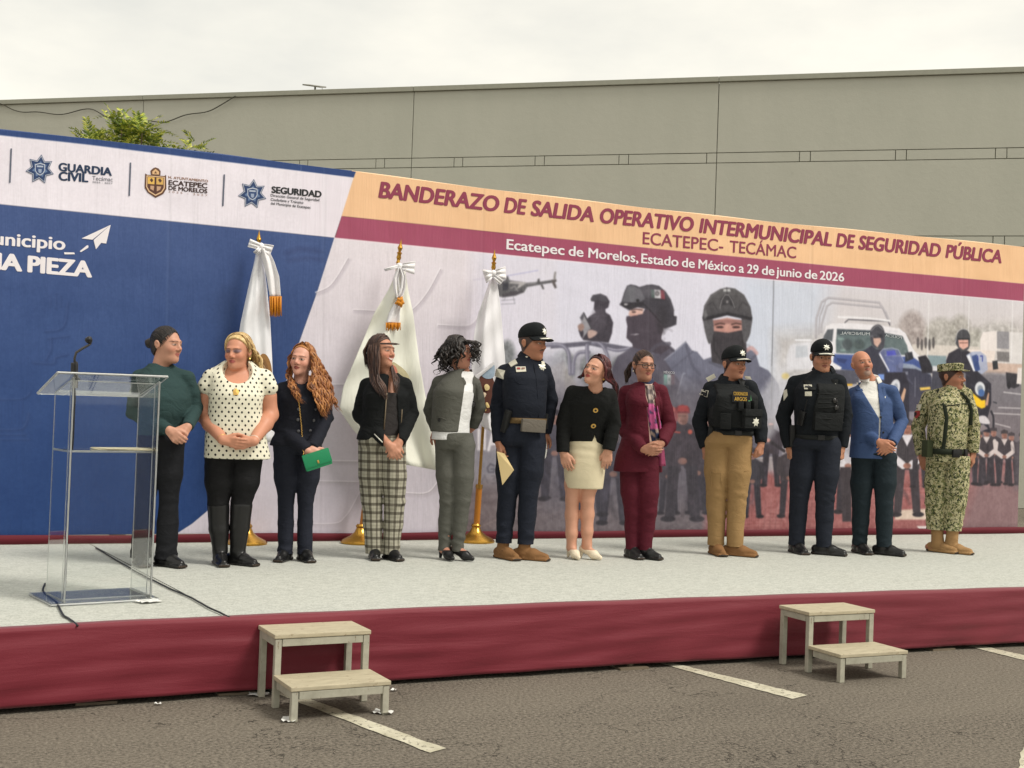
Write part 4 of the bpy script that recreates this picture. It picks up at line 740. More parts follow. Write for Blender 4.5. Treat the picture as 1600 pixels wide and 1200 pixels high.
for cx, cy, r_ in ((62.5, 264.5, 23.5), (394.5, 303, 23.5)):
    def star(rr, ri, a0=0.1): return [(cx + math.sin(a0 + i * math.pi / 7) * (rr if i % 2 == 0 else ri) * 0.97, cy - math.cos(a0 + i * math.pi / 7) * (rr if i % 2 == 0 else ri)) for i in range(14)]
    flat(star(r_, r_ * .62), (64, 82, 118), fan=True); flat(star(r_ * .92, r_ * .57), (206, 210, 220), 0.0045, fan=True); flat(star(r_ * .86, r_ * .53), (40, 62, 104), 0.005, fan=True); flat(star(r_ * .55, r_ * .36), (96, 120, 160), 0.0055, fan=True)
    sh = lambda f: [(cx + f * x, cy + f * y) for x, y in ((-8, -8), (0, -10), (8, -8), (8, 2), (5, 7), (0, 10), (-5, 7), (-8, 2))]
    flat(sh(.98), (196, 202, 214), 0.006, s=False); flat(sh(.84), (52, 74, 118), 0.0065); flat([(cx - 5, cy - 6), (cx + 5, cy - 5.4), (cx + 5, cy - 3), (cx - 5, cy - 3.6)], (176, 186, 204), 0.007); flat([(cx - 2.6, cy - .5), (cx + 2.6, cy - .2), (cx + 2.4, cy + 4.6), (cx, cy + 6.4), (cx - 2.4, cy + 4.3)], (150, 164, 190), 0.007)
# town coat of arms (simple stand-in of the same parts)
cx, cy = 243, 285
flat([(cx - 16, cy - 14), (cx - 13, cy - 12), (cx + 14, cy - 10), (cx + 16.5, cy - 12), (cx + 17, cy + 10), (cx + 12, cy + 18), (cx, cy + 24), (cx - 12, cy + 16), (cx - 17, cy + 8)], (96, 62, 44)); flat([(cx - 14, cy - 11), (cx + 14.5, cy - 8.6), (cx + 14.4, cy + 9), (cx + 10, cy + 16), (cx, cy + 21), (cx - 10.5, cy + 14.5), (cx - 14.6, cy + 7)], (226, 190, 150), 0.0045)
flat([(cx - 12.6, cy - 9.4), (cx + 13, cy - 7.4), (cx + 12.8, cy + 8.4), (cx + 9, cy + 14.4), (cx, cy + 19), (cx - 9.4, cy + 13), (cx - 13, cy + 6.4)], (92, 58, 46), 0.005)
flat([(cx - 12, cy - 8.6), (cx - 1.5, cy - 7.8), (cx - 1.7, cy + 3), (cx - 12.2, cy + 2)], (226, 182, 92), 0.0055); flat([(cx + 1.5, cy - 7.6), (cx + 12.2, cy - 6.8), (cx + 12, cy + 3.6), (cx + 1.3, cy + 3)], (214, 172, 96), 0.0055); flat([(cx - 8, cy + 5), (cx - 2, cy + 5.6), (cx - 3, cy + 13), (cx - 8, cy + 10)], (196, 158, 128), 0.0055); flat([(cx + 2, cy + 6), (cx + 9, cy + 6.6), (cx + 7, cy + 11.6), (cx + 2, cy + 14)], (196, 158, 128), 0.0055)
for q in (((-9, -4), (-6, -7), (-3.4, -3), (-6, 0)), ((4, -4), (7, -6.4), (10, -2.4), (7, .6)), ((-.9, -8), (.9, -8), (1.1, 16), (-1, 16))): flat([(cx + x, cy + y) for x, y in q], (84, 54, 44), 0.006)
flat([(cx - 7, cy - 12), (cx - 8, cy - 18), (cx - 4, cy - 22), (cx, cy - 23.6), (cx + 5, cy - 21.6), (cx + 8, cy - 17.4), (cx + 7.6, cy - 11)], (104, 70, 50)); flat([(cx - 5, cy - 13), (cx - 5, cy - 17), (cx, cy - 21), (cx + 5.4, cy - 16.6), (cx + 5.4, cy - 12.2)], (222, 182, 136), 0.0045); flat([(cx - 2, cy - 14), (cx, cy - 18), (cx + 2.4, cy - 14)], (110, 72, 50), 0.005)
# lettering inside the printed photograph
letters([('MUNICIPAL', 1313, 1359)], (188, 194, 198), [(1312, 522.5), (1360, 524)], [(1312, 4.4)], bold=0.012, mirror=True)
letters([('POLICÍA', 1383, 1409)], (180, 188, 192), [(1382, 525.5), (1410, 530)], [(1382, 4.0)], bold=0.012, mirror=True)
letters([('MÉXICO', 1037, 1054)], (196, 196, 204), [(1037, 583.4), (1054, 584.4)], [(1037, 3.6)], bold=0.012)
# ================================================================== STEP STOOLS
k = N('worn_white_wood'); o = k.obj()
wn_ = k.noise(k.map(o, (3, 3, 3)), 4, 5, 0.7); sc_ = k.noise(k.map(o, (14, 14, 3)), 6, 4, 0.7)
c = k.mix(k.math('GREATER_THAN', sc_, 0.66), k.ramp(wn_, [(0.3, lin((150, 147, 132))), (0.7, lin((176, 173, 157)))]), lin((112, 96, 76)))
k.P(Base_Color=c, Roughness=0.75); k.bump(sc_, 0.3, 0.004); PAINTW = k.m
k = N('bare_plywood'); o = k.obj()
wn_ = k.noise(k.map(o, (2.5, 9, 9)), 5, 5, 0.6); sp = k.noise(o, 26, 4, 0.7)
c = k.mix(k.math('MULTIPLY', k.math('GREATER_THAN', sp, 0.64), 0.5), k.ramp(wn_, [(0.3, lin((164, 154, 130))), (0.7, lin((188, 178, 152)))]), lin((118, 98, 72)))
k.P(Base_Color=c, Roughness=0.7); k.bump(sp, 0.2, 0.003); PLY = k.m
SW, SD, SH, SL, SDL = 0.481, 0.280, 0.353, 0.161, 0.291
def stool(name, loc, rz, label):
    t = empty(name, (*loc, 0), rz, label=label, cat='step stool', group='wooden step stools in front of the stage')
    lg = 0.032
    for x in (lg / 2, SW - lg / 2):
        for y, h in ((-lg / 2 - 0.004, SH), (-SD + lg / 2, SH), (-SD - SDL + lg / 2 + 0.004, SL)):
            MB().box((x, y, (h - 0.022) / 2), (lg, lg, h - 0.024), bevel=0.003).build('leg', PAINTW, t)
    for nm, y0, y1, h in (('upper', 0.0, -SD, SH), ('lower', -SD - 0.0015, -SD - SDL, SL)):
        mb = MB(); az = h - 0.0405
        for x in (0.012, SW - 0.012): mb.box((x, (y0 + y1) / 2, az), (0.022, abs(y1 - y0) - 2 * lg - 0.012, 0.036), bevel=0.002)
        mb.box((SW / 2, y1 + 0.011, az), (SW - 2 * lg - 0.006, 0.022, 0.036), bevel=0.002)
        if h == SH: mb.box((SW / 2, y0 - 0.013, az), (SW - 2 * lg - 0.006, 0.022, 0.036), bevel=0.002)
        mb.build('apron', PAINTW, t)
        MB().box((SW / 2, (y0 + y1) / 2, h - 0.010), (SW + 0.012, abs(y1 - y0) + (0.008 if h == SH else 0.001), 0.021), bevel=0.004).build('tread', PLY, t)
    return t
stool('step_stool', (1.5688, -0.03), 0.0383, 'wooden two-step stool nearest the lectern, white scraps under its legs')
s2 = stool('step_stool', (4.7477, -0.035), 0.0028, 'wooden two-step stool in front of the officer in tan trousers')

# ================================================================== SCRAPS
PAPER = plain('white_paper', (226, 226, 222), 0.8, var=0.04)
def scrap(px, py, label, s=0.05, z=0.0, seed=0, cat='paper scrap'):
    q = on_z(px, py, z); g = np.random.default_rng(seed + 3); n = 7; P = np.zeros((n, n, 3))
    for i in range(n):
        for j in range(n):
            P[i, j] = (s * (i / (n - 1) - .5) * (1 + .25 * g.random()), s * .8 * (j / (n - 1) - .5), 0.004 + 0.012 * g.random() * (abs(i - 3) + abs(j - 3)) / 6)
    ob = grid_mesh('paper_scrap', P, PAPER, label=label, cat=cat, group='white paper scraps'); ob.location = (q[0], q[1], z + 0.0015); ob.rotation_euler = (0, 0, g.random() * 3)
scrap(403, 1087, 'white paper pad under the back leg of the left step stool', 0.085, seed=1)
scrap(452, 1126, 'white folded paper under the left front leg of the left step stool', 0.085, seed=2)
scrap(598, 1115, 'white folded paper under the right front leg of the left step stool', 0.08, seed=3)
scrap(247, 1102, 'small white scrap on the asphalt left of both stools', 0.028, seed=4)
scrap(615, 1080, 'small white scrap on the asphalt right behind the left step stool', 0.03, seed=5)
scrap(232, 941, 'crumpled white paper under the right corner of the lectern base', 0.11, STAGE_Z + 0.001, seed=8)

# ================================================================== LECTERN
k = N('clear_acrylic'); k.P(Base_Color=(0.97, 0.985, 0.98), Roughness=0.02, IOR=1.35); k.p.inputs['Transmission Weight'].default_value = 1.0
GLASS = k.m
k = N('acrylic_edge'); k.P(Base_Color=(0.78, 0.80, 0.79), Roughness=0.3); k.p.inputs['Transmission Weight'].default_value = 0.5; k.p.inputs['Alpha'].default_value = 0.6
EDGE = k.m
bl, bf = on_z(49, 928, STAGE_Z), on_z(80, 949, STAGE_Z); fr_ = on_z(248, 939, STAGE_Z)
lrot = math.atan2(fr_[1] - bf[1], fr_[0] - bf[0]); LW = float(np.linalg.norm(fr_ - bf)); LD = 0.42
lec = empty('lectern', (bf[0], bf[1], STAGE_Z + 0.001), lrot, label='clear acrylic lectern with a sloping top and microphone at the left of the stage', cat='lectern')
def lec_local(P):
    d = np.asarray(P) - np.array([bf[0], bf[1], STAGE_Z + 0.001]); c_, s_ = math.cos(-lrot), math.sin(-lrot)
    return np.array([d[0] * c_ - d[1] * s_, d[0] * s_ + d[1] * c_, d[2]])
def hit_local_y(px, py, ly):       # point of a pixel ray on the lectern's plane y = ly
    d = ray(px, py); n_ = np.array([-math.sin(lrot), math.cos(lrot), 0]); o_ = np.array([bf[0], bf[1], 0]) + n_ * ly
    return lec_local(CAM + d * (((o_ - CAM) @ n_) / (d @ n_)))
def slab(name, c8, edge_r=0.0045):
    """c8: four corners of one face and four of the other"""
    bm = bmesh.new(); v = [bm.verts.new(p) for p in c8]
    for f in ((0, 1, 2, 3), (7, 6, 5, 4), (0, 4, 5, 1), (1, 5, 6, 2), (2, 6, 7, 3), (3, 7, 4, 0)): bm.faces.new([v[i] for i in f])
    bmesh.ops.recalc_face_normals(bm, faces=bm.faces); me = bpy.data.meshes.new(name); bm.to_mesh(me); bm.free()
    p = mesh_obj(name, me, GLASS, lec)
    mb = MB(); a = [(Vector(c8[i]) + Vector(c8[i + 4])) / 2 for i in range(4)]
    for i in range(4): mb.tube([a[i], a[(i + 1) % 4]], edge_r, 6)
    mb.build('bright_edge_strip', EDGE, p); return p  # whitish strips put the brightness of clear acrylic edges into the colour
def plate_z(x0, x1, y0, y1, z, t): return [(x0, y0, z), (x1, y0, z), (x1, y1, z), (x0, y1, z), (x0, y0, z + t), (x1, y0, z + t), (x1, y1, z + t), (x0, y1, z + t)]
def plate_x(x, t, y0, y1, z0, z1a, z1b): return [(x, y0, z0), (x, y1, z0), (x, y1, z1b), (x, y0, z1a), (x + t, y0, z0), (x + t, y1, z0), (x + t, y1, z1b), (x + t, y0, z1a)]
slab('base', plate_z(0, LW, 0, LD, 0.002, 0.014))
tf0, tf1 = hit_local_y(90, 584, 0.0), hit_local_y(262, 590.5, 0.0); tb0, tb1 = hit_local_y(58.7, 616, LD + 0.02), hit_local_y(224, 621, LD + 0.02)
T0 = np.array([tf0, tf1, tb1, tb0]); tn = np.cross(T0[1] - T0[0], T0[3] - T0[0]); tn /= np.linalg.norm(tn)
slab('top', [tuple(p) for p in T0] + [tuple(p + tn * 0.014) for p in T0], 0.006)
MB().box((0, 0, 0), (LW * .8, 0.012, 0.035), M=Matrix.Translation(tuple((T0[2] * .55 + T0[3] * .45) + np.array([0, -0.03, 0.02])))).build('paper_ledge', EDGE, lec)
xl, xr = hit_local_y(99, 930, 0.06)[0], hit_local_y(234, 925, 0.06)[0]
zt = lambda y: float(np.interp(y, [0.0, LD + 0.02], [T0[0][2], T0[3][2]])) - 0.004
for x in (xl, xr): slab('side_panel', plate_x(x, 0.012, 0.06, LD - 0.05, 0.017, zt(0.06), zt(LD - 0.05)))
slab('front_panel', [(xl + .014, 0.10, 0.017), (xr - .002, 0.10, 0.017), (xr - .002, 0.10, zt(.1)), (xl + .014, 0.10, zt(.1)), (xl + .014, 0.112, 0.017), (xr - .002, 0.112, 0.017), (xr - .002, 0.112, zt(.112)), (xl + .014, 0.112, zt(.112))], 0.003)
zsh = hit_local_y(170, 707, 0.14)[2]
slab('shelf', plate_z(xl + .014, xr - .002, 0.115, LD - 0.055, zsh, 0.012), 0.006)
sh_p = MB(); 
for i in range(3): sh_p.box((0.0, 0.0, 0.002 + 0.0024 * i), (0.3 - .02 * i, 0.21, 0.002), rz=0.1 * (i - 1))
lp = sh_p.build('paper_sheets', plain('cream_paper', (236, 226, 196), 0.8, var=0.03), label='cream papers lying on the shelf inside the clear lectern', cat='papers')
q = Matrix.Translation((bf[0], bf[1], STAGE_Z + .001)) @ Matrix.Rotation(lrot, 4, 'Z') @ Vector(((xl + xr) / 2 + 0.1, 0.22, zsh + 0.0135)); lp.location = q; lp.rotation_euler = (0, 0, lrot)
# microphone
BLK = plain('black_plastic', (30, 30, 32), 0.45, var=0.1); SIL = plain('silver_metal', (176, 176, 176), 0.3, 0.9)
LM = Matrix.Translation((bf[0], bf[1], STAGE_Z + .001)) @ Matrix.Rotation(lrot, 4, 'Z')
mq = hit_local_y(117.5, 604, 0.13); mz = zt(0.13) + 0.016
mic = empty('microphone', LM @ Vector((mq[0], 0.13, mz + 0.001)), lrot, label='gooseneck microphone with a small black head standing on the lectern', cat='microphone')
ml = lambda px, py, y=0.13: tuple(hit_local_y(px, py, y) - np.array([mq[0], 0.13, mz + .001]))
MB().lathe((0, 0, 0), [(0.022, 0), (0.022, 0.012), (0.012, 0.02), (0.011, 0.075), (0.006, 0.09)], 14).build('base', BLK, mic, smooth=40)
MB().tube([(0, 0, 0.08), ml(117, 575), ml(116.5, 560), ml(119, 551), ml(128, 545), ml(138, 539.5), ml(142, 536)], 0.0065, 8).build('gooseneck', plain('neck_grey', (70, 68, 66), 0.4, 0.6), mic, smooth=True)
hp = Vector(ml(142, 536)); hd = (Vector(ml(138, 530)) - hp)
MB().tube([hp, hp + hd * .5, hp + hd * 1.1, hp + hd * 1.5], [0.008, 0.018, 0.02, 0.012], 12).build('head', BLK, mic, smooth=True)
MB().tube([(0.0, 0.02, -0.02), ml(117, 622), ml(115.5, 650), ml(114.5, 680), ml(113, 704), (ml(112, 706)[0] - .02, 0.05, ml(112, 706)[2] + .01)], 0.004, 6).build('lead', BLK, mic, smooth=True)
MB().box(ml(113.5, 574), (0.016, 0.02, 0.05), bevel=0.004).build('switch', BLK, mic)
MB().tube([(0, 0.0, -0.05), (0, 0, -0.012)], 0.012, 10).build('connector', SIL, mic, smooth=40)
# cables on the carpet
def floor_cable(px, r, label, n=60, jit=0.006, seed=1):
    P = np.array([on_z(x, y, STAGE_Z + r + 0.003) for x, y in px]); t = np.linspace(0, len(P) - 1, n)
    Q = np.stack([np.interp(t, np.arange(len(P)), P[:, i]) for i in range(3)], 1); g = np.random.default_rng(seed)
    Q[:, :2] += g.normal(0, jit, (n, 2)); 
    for _ in range(3): Q[1:-1] = (Q[:-2] + 2 * Q[1:-1] + Q[2:]) / 4
    return MB().tube(Q, r, 7).build('floor_cable', BLK, smooth=True, label=label, cat='cable')
floor_cable([(70, 912), (67, 921), (69, 929), (90, 944), (99, 962), (110, 968), (122, 977.5)], 0.0055, 'black cable running from the lectern base over the stage edge', jit=0.002)
floor_cable([(150, 856), (185, 877), (228, 900), (260, 918), (300, 934), (330, 951), (359, 964.5)], 0.005, 'long black cable lying along the carpet seam behind the lectern', jit=0.004, seed=5)

# ================================================================== FLAGS
BRASS = plain('polished_brass', (196, 150, 66), 0.22, 0.95, var=0.08); POLEM = plain('brass_pole', (182, 140, 74), 0.3, 0.9, var=0.1)
WOOD = plain('varnished_wood', (176, 112, 36), 0.3, var=0.15); GOLDF = plain('gold_fringe', (206, 132, 28), 0.6, var=0.35, vscale=60)
def satin(name, c):
    k = N(name); o = k.obj(); f = k.noise(k.map(o, (9, 9, 1.2)), 1.6, 4)
    k.P(Base_Color=k.mix(f, tuple(x * .97 for x in lin(c)), lin(c)), Roughness=0.45); k.p.inputs['Sheen Weight'].default_value = 0.2
    k.bump(f, 0.35, 0.03); return k.m
def flag(base_px, top_px, left, right, label, cloth_c, folds, bow, sash=None, emblem=None, finial='spear', waves=5, amp=0.05, dy=-0.05):
    """left/right: cloth outline in px, same rows; everything hangs in the pole's own depth plane"""
    b = on_z(*base_px, STAGE_Z); yp = b[1]; tp = on_y(*top_px, yp)
    t = empty('flag', (b[0], b[1], STAGE_Z + 0.002), label=label, cat='flag', group='white flags on brass stands')
    L = lambda px, py, d=0.0: Vector(on_y(px, py, yp + d)) - Vector((b[0], b[1], STAGE_Z + .002))
    tv = L(*top_px); ax = tv.normalized()
    MB().lathe((0, 0, 0), [(0.155, 0), (0.158, 0.012), (0.14, 0.03), (0.085, 0.055), (0.05, 0.085), (0.034, 0.12), (0.042, 0.135), (0.03, 0.15)], 32).build('stand', BRASS, t, smooth=35)
    MB().tube([ax * 0.14, ax * 0.44], 0.026, 14).build('grip', WOOD, t, smooth=35)
    mb = MB(); mb.tube([ax * 0.10, tv - ax * 0.16], 0.0125, 12); mb.tube([ax * 0.438, ax * 0.47], 0.03, 14); mb.build('pole', POLEM, t, smooth=35)
    M = Matrix.Translation(tv - ax * 0.2) @ ax.to_track_quat('Z', 'Y').to_matrix().to_4x4()
    MB().lathe((0, 0, 0), [(0.012, 0), (0.018, 0.01), (0.012, 0.03), (0.02, 0.05), (0.015, 0.075), (0.022, 0.09), (0.01, 0.10), (0.021 if finial == 'spear' else 0.016, 0.13), (0.0085, 0.165), (0.001, 0.2)], 10, M=M).build('finial', BRASS, t, smooth=35)
    rows = len(left); n, mm = 60, 46; P = np.zeros((n, mm, 3)); tr_ = np.linspace(0, rows - 1, mm)
    lx = np.interp(tr_, range(rows), [p[0] for p in left]); ly = np.interp(tr_, range(rows), [p[1] for p in left])
    rx = np.interp(tr_, range(rows), [p[0] for p in right]); ry = np.interp(tr_, range(rows), [p[1] for p in right])
    g = np.random.default_rng(int(base_px[0])); ph = g.random(6) * 6
    for j in range(mm):
        v = j / (mm - 1); a_ = amp * (0.35 + 0.65 * v) * min(1, v * 6 + .25)
        for i in range(n):
            u = i / (n - 1); w_ = u + 0.03 * math.sin(v * 5 + ph[2]) * math.sin(u * math.pi)
            d = a_ * (math.sin(w_ * waves * 2 * math.pi + ph[0] + v * 1.2) + 0.5 * math.sin(w_ * waves * 3.4 * math.pi + ph[1] - v * 2)) + dy - 0.04 * math.sin(u * math.pi)
            d += 0.012 * math.sin(v * 22 + u * 6) * math.sin(v * 4) * folds
            q = L(lx[j] * (1 - u) + rx[j] * u, ly[j] * (1 - u) + ry[j] * u, d); P[i, j] = q
    SAT = satin('flag_satin', cloth_c); ob = grid_mesh('cloth', P, SAT, t); md = ob.modifiers.new('thick', 'SOLIDIFY'); md.thickness = 0.002
    SAT2 = satin('bow_satin', (238, 236, 238))
    mb = MB(); kx, ky = bow['knot']
    for lobe in bow['loops']:        # each loop: outline px from the knot outwards, a puffed ribbon
        P2 = np.zeros((14, 11, 3)); a0, a1 = np.array(lobe[0], float), np.array(lobe[1], float); w0, w1 = lobe[2]
        nrm = np.array([-(a1 - a0)[1], (a1 - a0)[0]]); nrm /= np.linalg.norm(nrm)
        for i in range(14):
            u = i / 13
            for j in range(11):
                s_ = j / 10 * 2 - 1; w_ = (w0 + (w1 - w0) * u ** .7) / 2; p = a0 * (1 - u) + a1 * u + nrm * w_ * s_
                P2[i, j] = L(p[0], p[1], dy - 0.05 - 0.035 * math.sin(u * 3.0) + 0.012 * math.sin(s_ * 7) * (1 - .3 * u))
        o2 = grid_mesh('bow', P2, SAT2, t); md = o2.modifiers.new('thick', 'SOLIDIFY'); md.thickness = 0.004
    kq = L(kx, ky, dy - 0.06); MB().lathe(kq, [(0.005, -0.028), (0.022, -0.018), (0.026, 0), (0.022, 0.018), (0.005, 0.028)], 12).build('bow_knot', SAT2, t, smooth=True)
    if sash:
        for pts, w_ in sash['bands']:
            m2 = 24; P2 = np.zeros((m2, 9, 3)); tt = np.linspace(0, len(pts) - 1, m2)
            cx = np.interp(tt, range(len(pts)), [p[0] for p in pts]); cy = np.interp(tt, range(len(pts)), [p[1] for p in pts]); ww = np.interp(tt, range(len(pts)), w_)
            for i in range(m2):
                for j in range(9):
                    s_ = j / 8 * 2 - 1; P2[i, j] = L(cx[i] + s_ * ww[i] / 2, cy[i] + 0.6 * s_, dy - 0.085 - 0.02 * math.cos(s_ * 4 + i * .1))
            o2 = grid_mesh('sash', P2, SAT2, t); md = o2.modifiers.new('thick', 'SOLIDIFY'); md.thickness = 0.003
        for (x0, x1, y0, y1) in sash['fringe']:
            mb = MB(); nf = 16
            for i in range(nf):
                x = x0 + (x1 - x0) * i / (nf - 1); d_ = dy - 0.095 + 0.012 * math.sin(i * 1.7)
                mb.tube([L(x, y0, d_), L(x + 0.4 * math.sin(i * 2.1), (y0 + y1) / 2, d_), L(x + 0.9 * math.sin(i * 1.3), y1 + 1.4 * math.sin(i * 4.4), d_)], [0.0055, 0.005, 0.0035], 5)
            mb.build('fringe', GOLDF, t, smooth=True)
        for (cx, cy, rr) in sash.get('rosette', []):
            mb = MB()
            for i in range(12):
                a_ = i * 2.4; r_ = rr * (0.25 + .75 * (i / 11)) ; p0 = L(cx, cy, dy - 0.13); p1 = L(cx + math.cos(a_) * r_, cy + math.sin(a_) * r_, dy - 0.10)
                mb.tube([p0, (p0 + p1) / 2 + Vector((0, -0.012, 0)), p1], [0.012, 0.018, 0.008], 6)
            mb.build('rosette', GOLDF, t, smooth=True)
    if emblem:
        for nm, pts, c, dd in emblem:
            qs = [L(x, y, dy - 0.05 - dd) for x, y in spl(pts, 3)]; cen = sum(qs, Vector()) / len(qs)
            bm = bmesh.new(); fv = [bm.verts.new(p) for p in qs]; bv = [bm.verts.new(p + Vector((0, .006, 0))) for p in qs]; m_ = len(qs)
            fm = bm.verts.new(cen + Vector((0, -.004, 0))); 
            for i in range(m_): bm.faces.new((fv[i], fv[(i + 1) % m_], fm)); bm.faces.new((fv[i], bv[i], bv[(i + 1) % m_], fv[(i + 1) % m_]))
            me = bpy.data.meshes.new(nm); bmesh.ops.recalc_face_normals(bm, faces=bm.faces); bm.to_mesh(me); bm.free(); mesh_obj(nm, me, plain('emblem_print', c, 0.6, var=0.25, vscale=45), t)
    return t
flag((385, 850), (405, 360), [(402, 386), (397, 412), (388, 450), (376, 505), (368, 560), (362, 620), (360, 700)], [(408, 386), (412, 412), (417, 450), (422, 500), (425, 560), (427, 620), (428, 690)],
     'white flag behind the woman in polka dots, gold-fringed sash on its bow', (236, 236, 240), 1, dict(knot=(408, 385), loops=[((408, 386), (389, 380), (8, 13)), ((408, 386), (400, 397), (6, 10)), ((409, 386), (424, 392), (10, 19))]),
     sash=dict(bands=[([(411, 388), (419, 408), (426, 432), (430, 463)], [15, 18, 20, 17])], fringe=[(422, 439, 463, 494)]),
     emblem=[('emblem', [(407, 556), (414, 553), (420, 560), (424, 572), (425, 588), (420, 600), (408, 600), (404, 580)], (150, 108, 58), 0.03), ('emblem', [(404, 570), (409, 574), (413, 588), (409, 592), (404, 582)], (196, 66, 62), 0.036), ('emblem', [(410, 562), (415, 564), (420, 580), (416, 582), (411, 572)], (120, 84, 44), 0.036)], waves=1.6, amp=0.02)
flag((563, 849), (627, 374), [(620, 424), (606, 455), (584, 490), (570, 525), (553, 565), (536, 605), (530, 640), (552, 672), (600, 720)], [(633, 424), (638, 455), (645, 487), (650, 525), (656, 570), (663, 610), (669, 640), (678, 690), (684, 735)],
     'broad cream flag spread out behind the woman in plaid trousers', (230, 230, 218), 2, dict(knot=(624, 416), loops=[((624, 416), (601, 422), (5, 4)), ((626, 416), (648, 418), (6, 21))]),
     sash=dict(bands=[([(624, 418), (618, 436), (620, 452), (623, 466)], [6, 9, 9, 8]), ([(625, 418), (630, 432), (629, 450), (625, 464)], [5, 7, 8, 7]), ([(621, 474), (616, 490), (614, 504)], [10, 17, 21])], fringe=[(603.5, 625, 504, 516)], rosette=[(624.5, 471.5, 8.5)]),
     emblem=[('emblem', [(613, 566), (622, 570), (634, 580), (640, 592), (632, 600), (616, 596), (610, 580)], (186, 176, 140), 0.03), ('emblem', [(612, 570), (619, 574), (621, 584), (615, 588), (610, 580)], (196, 120, 100), 0.036)], waves=1.3, amp=0.045)
flag((743, 847), (773, 390), [(766, 436), (757, 462), (747, 490), (741, 520), (737, 560), (736, 600), (742, 640), (752, 665)], [(774, 430), (779, 455), (783, 490), (786, 525), (789, 560), (791, 600), (792, 650), (790, 690)],
     'white flag with a brown emblem between the curly haired woman and the capped officer', (232, 230, 234), 1, dict(knot=(771, 427), loops=[((770, 428), (757, 432), (7, 22)), ((773, 427), (790, 426), (8, 20)), ((772, 430), (785, 440), (7, 12))]),
     emblem=[('emblem', [(750, 588), (757, 584), (766, 586), (772, 596), (773, 620), (770, 640), (762, 646), (752, 640), (748, 615)], (86, 46, 34), 0.03), ('emblem', [(752, 583), (760, 577), (770, 570), (773, 573), (772, 588), (764, 592), (756, 590)], (150, 168, 186), 0.034),
             ('emblem', [(742, 588), (756, 577), (770, 566), (772, 570), (758, 582), (745, 592)], (206, 204, 206), 0.05), ('emblem', [(757, 603), (761, 600), (765, 604), (764, 609), (759, 610)], (214, 192, 140), 0.05), ('emblem', [(751, 616), (756, 613), (760, 616), (755, 623)], (206, 186, 160), 0.05), ('emblem', [(752, 634), (755, 632), (760, 640), (757, 642)], (214, 176, 110), 0.05), ('emblem', [(759, 630), (762, 629), (765, 636), (761, 637)], (216, 190, 130), 0.05)], waves=1.5, amp=0.022)
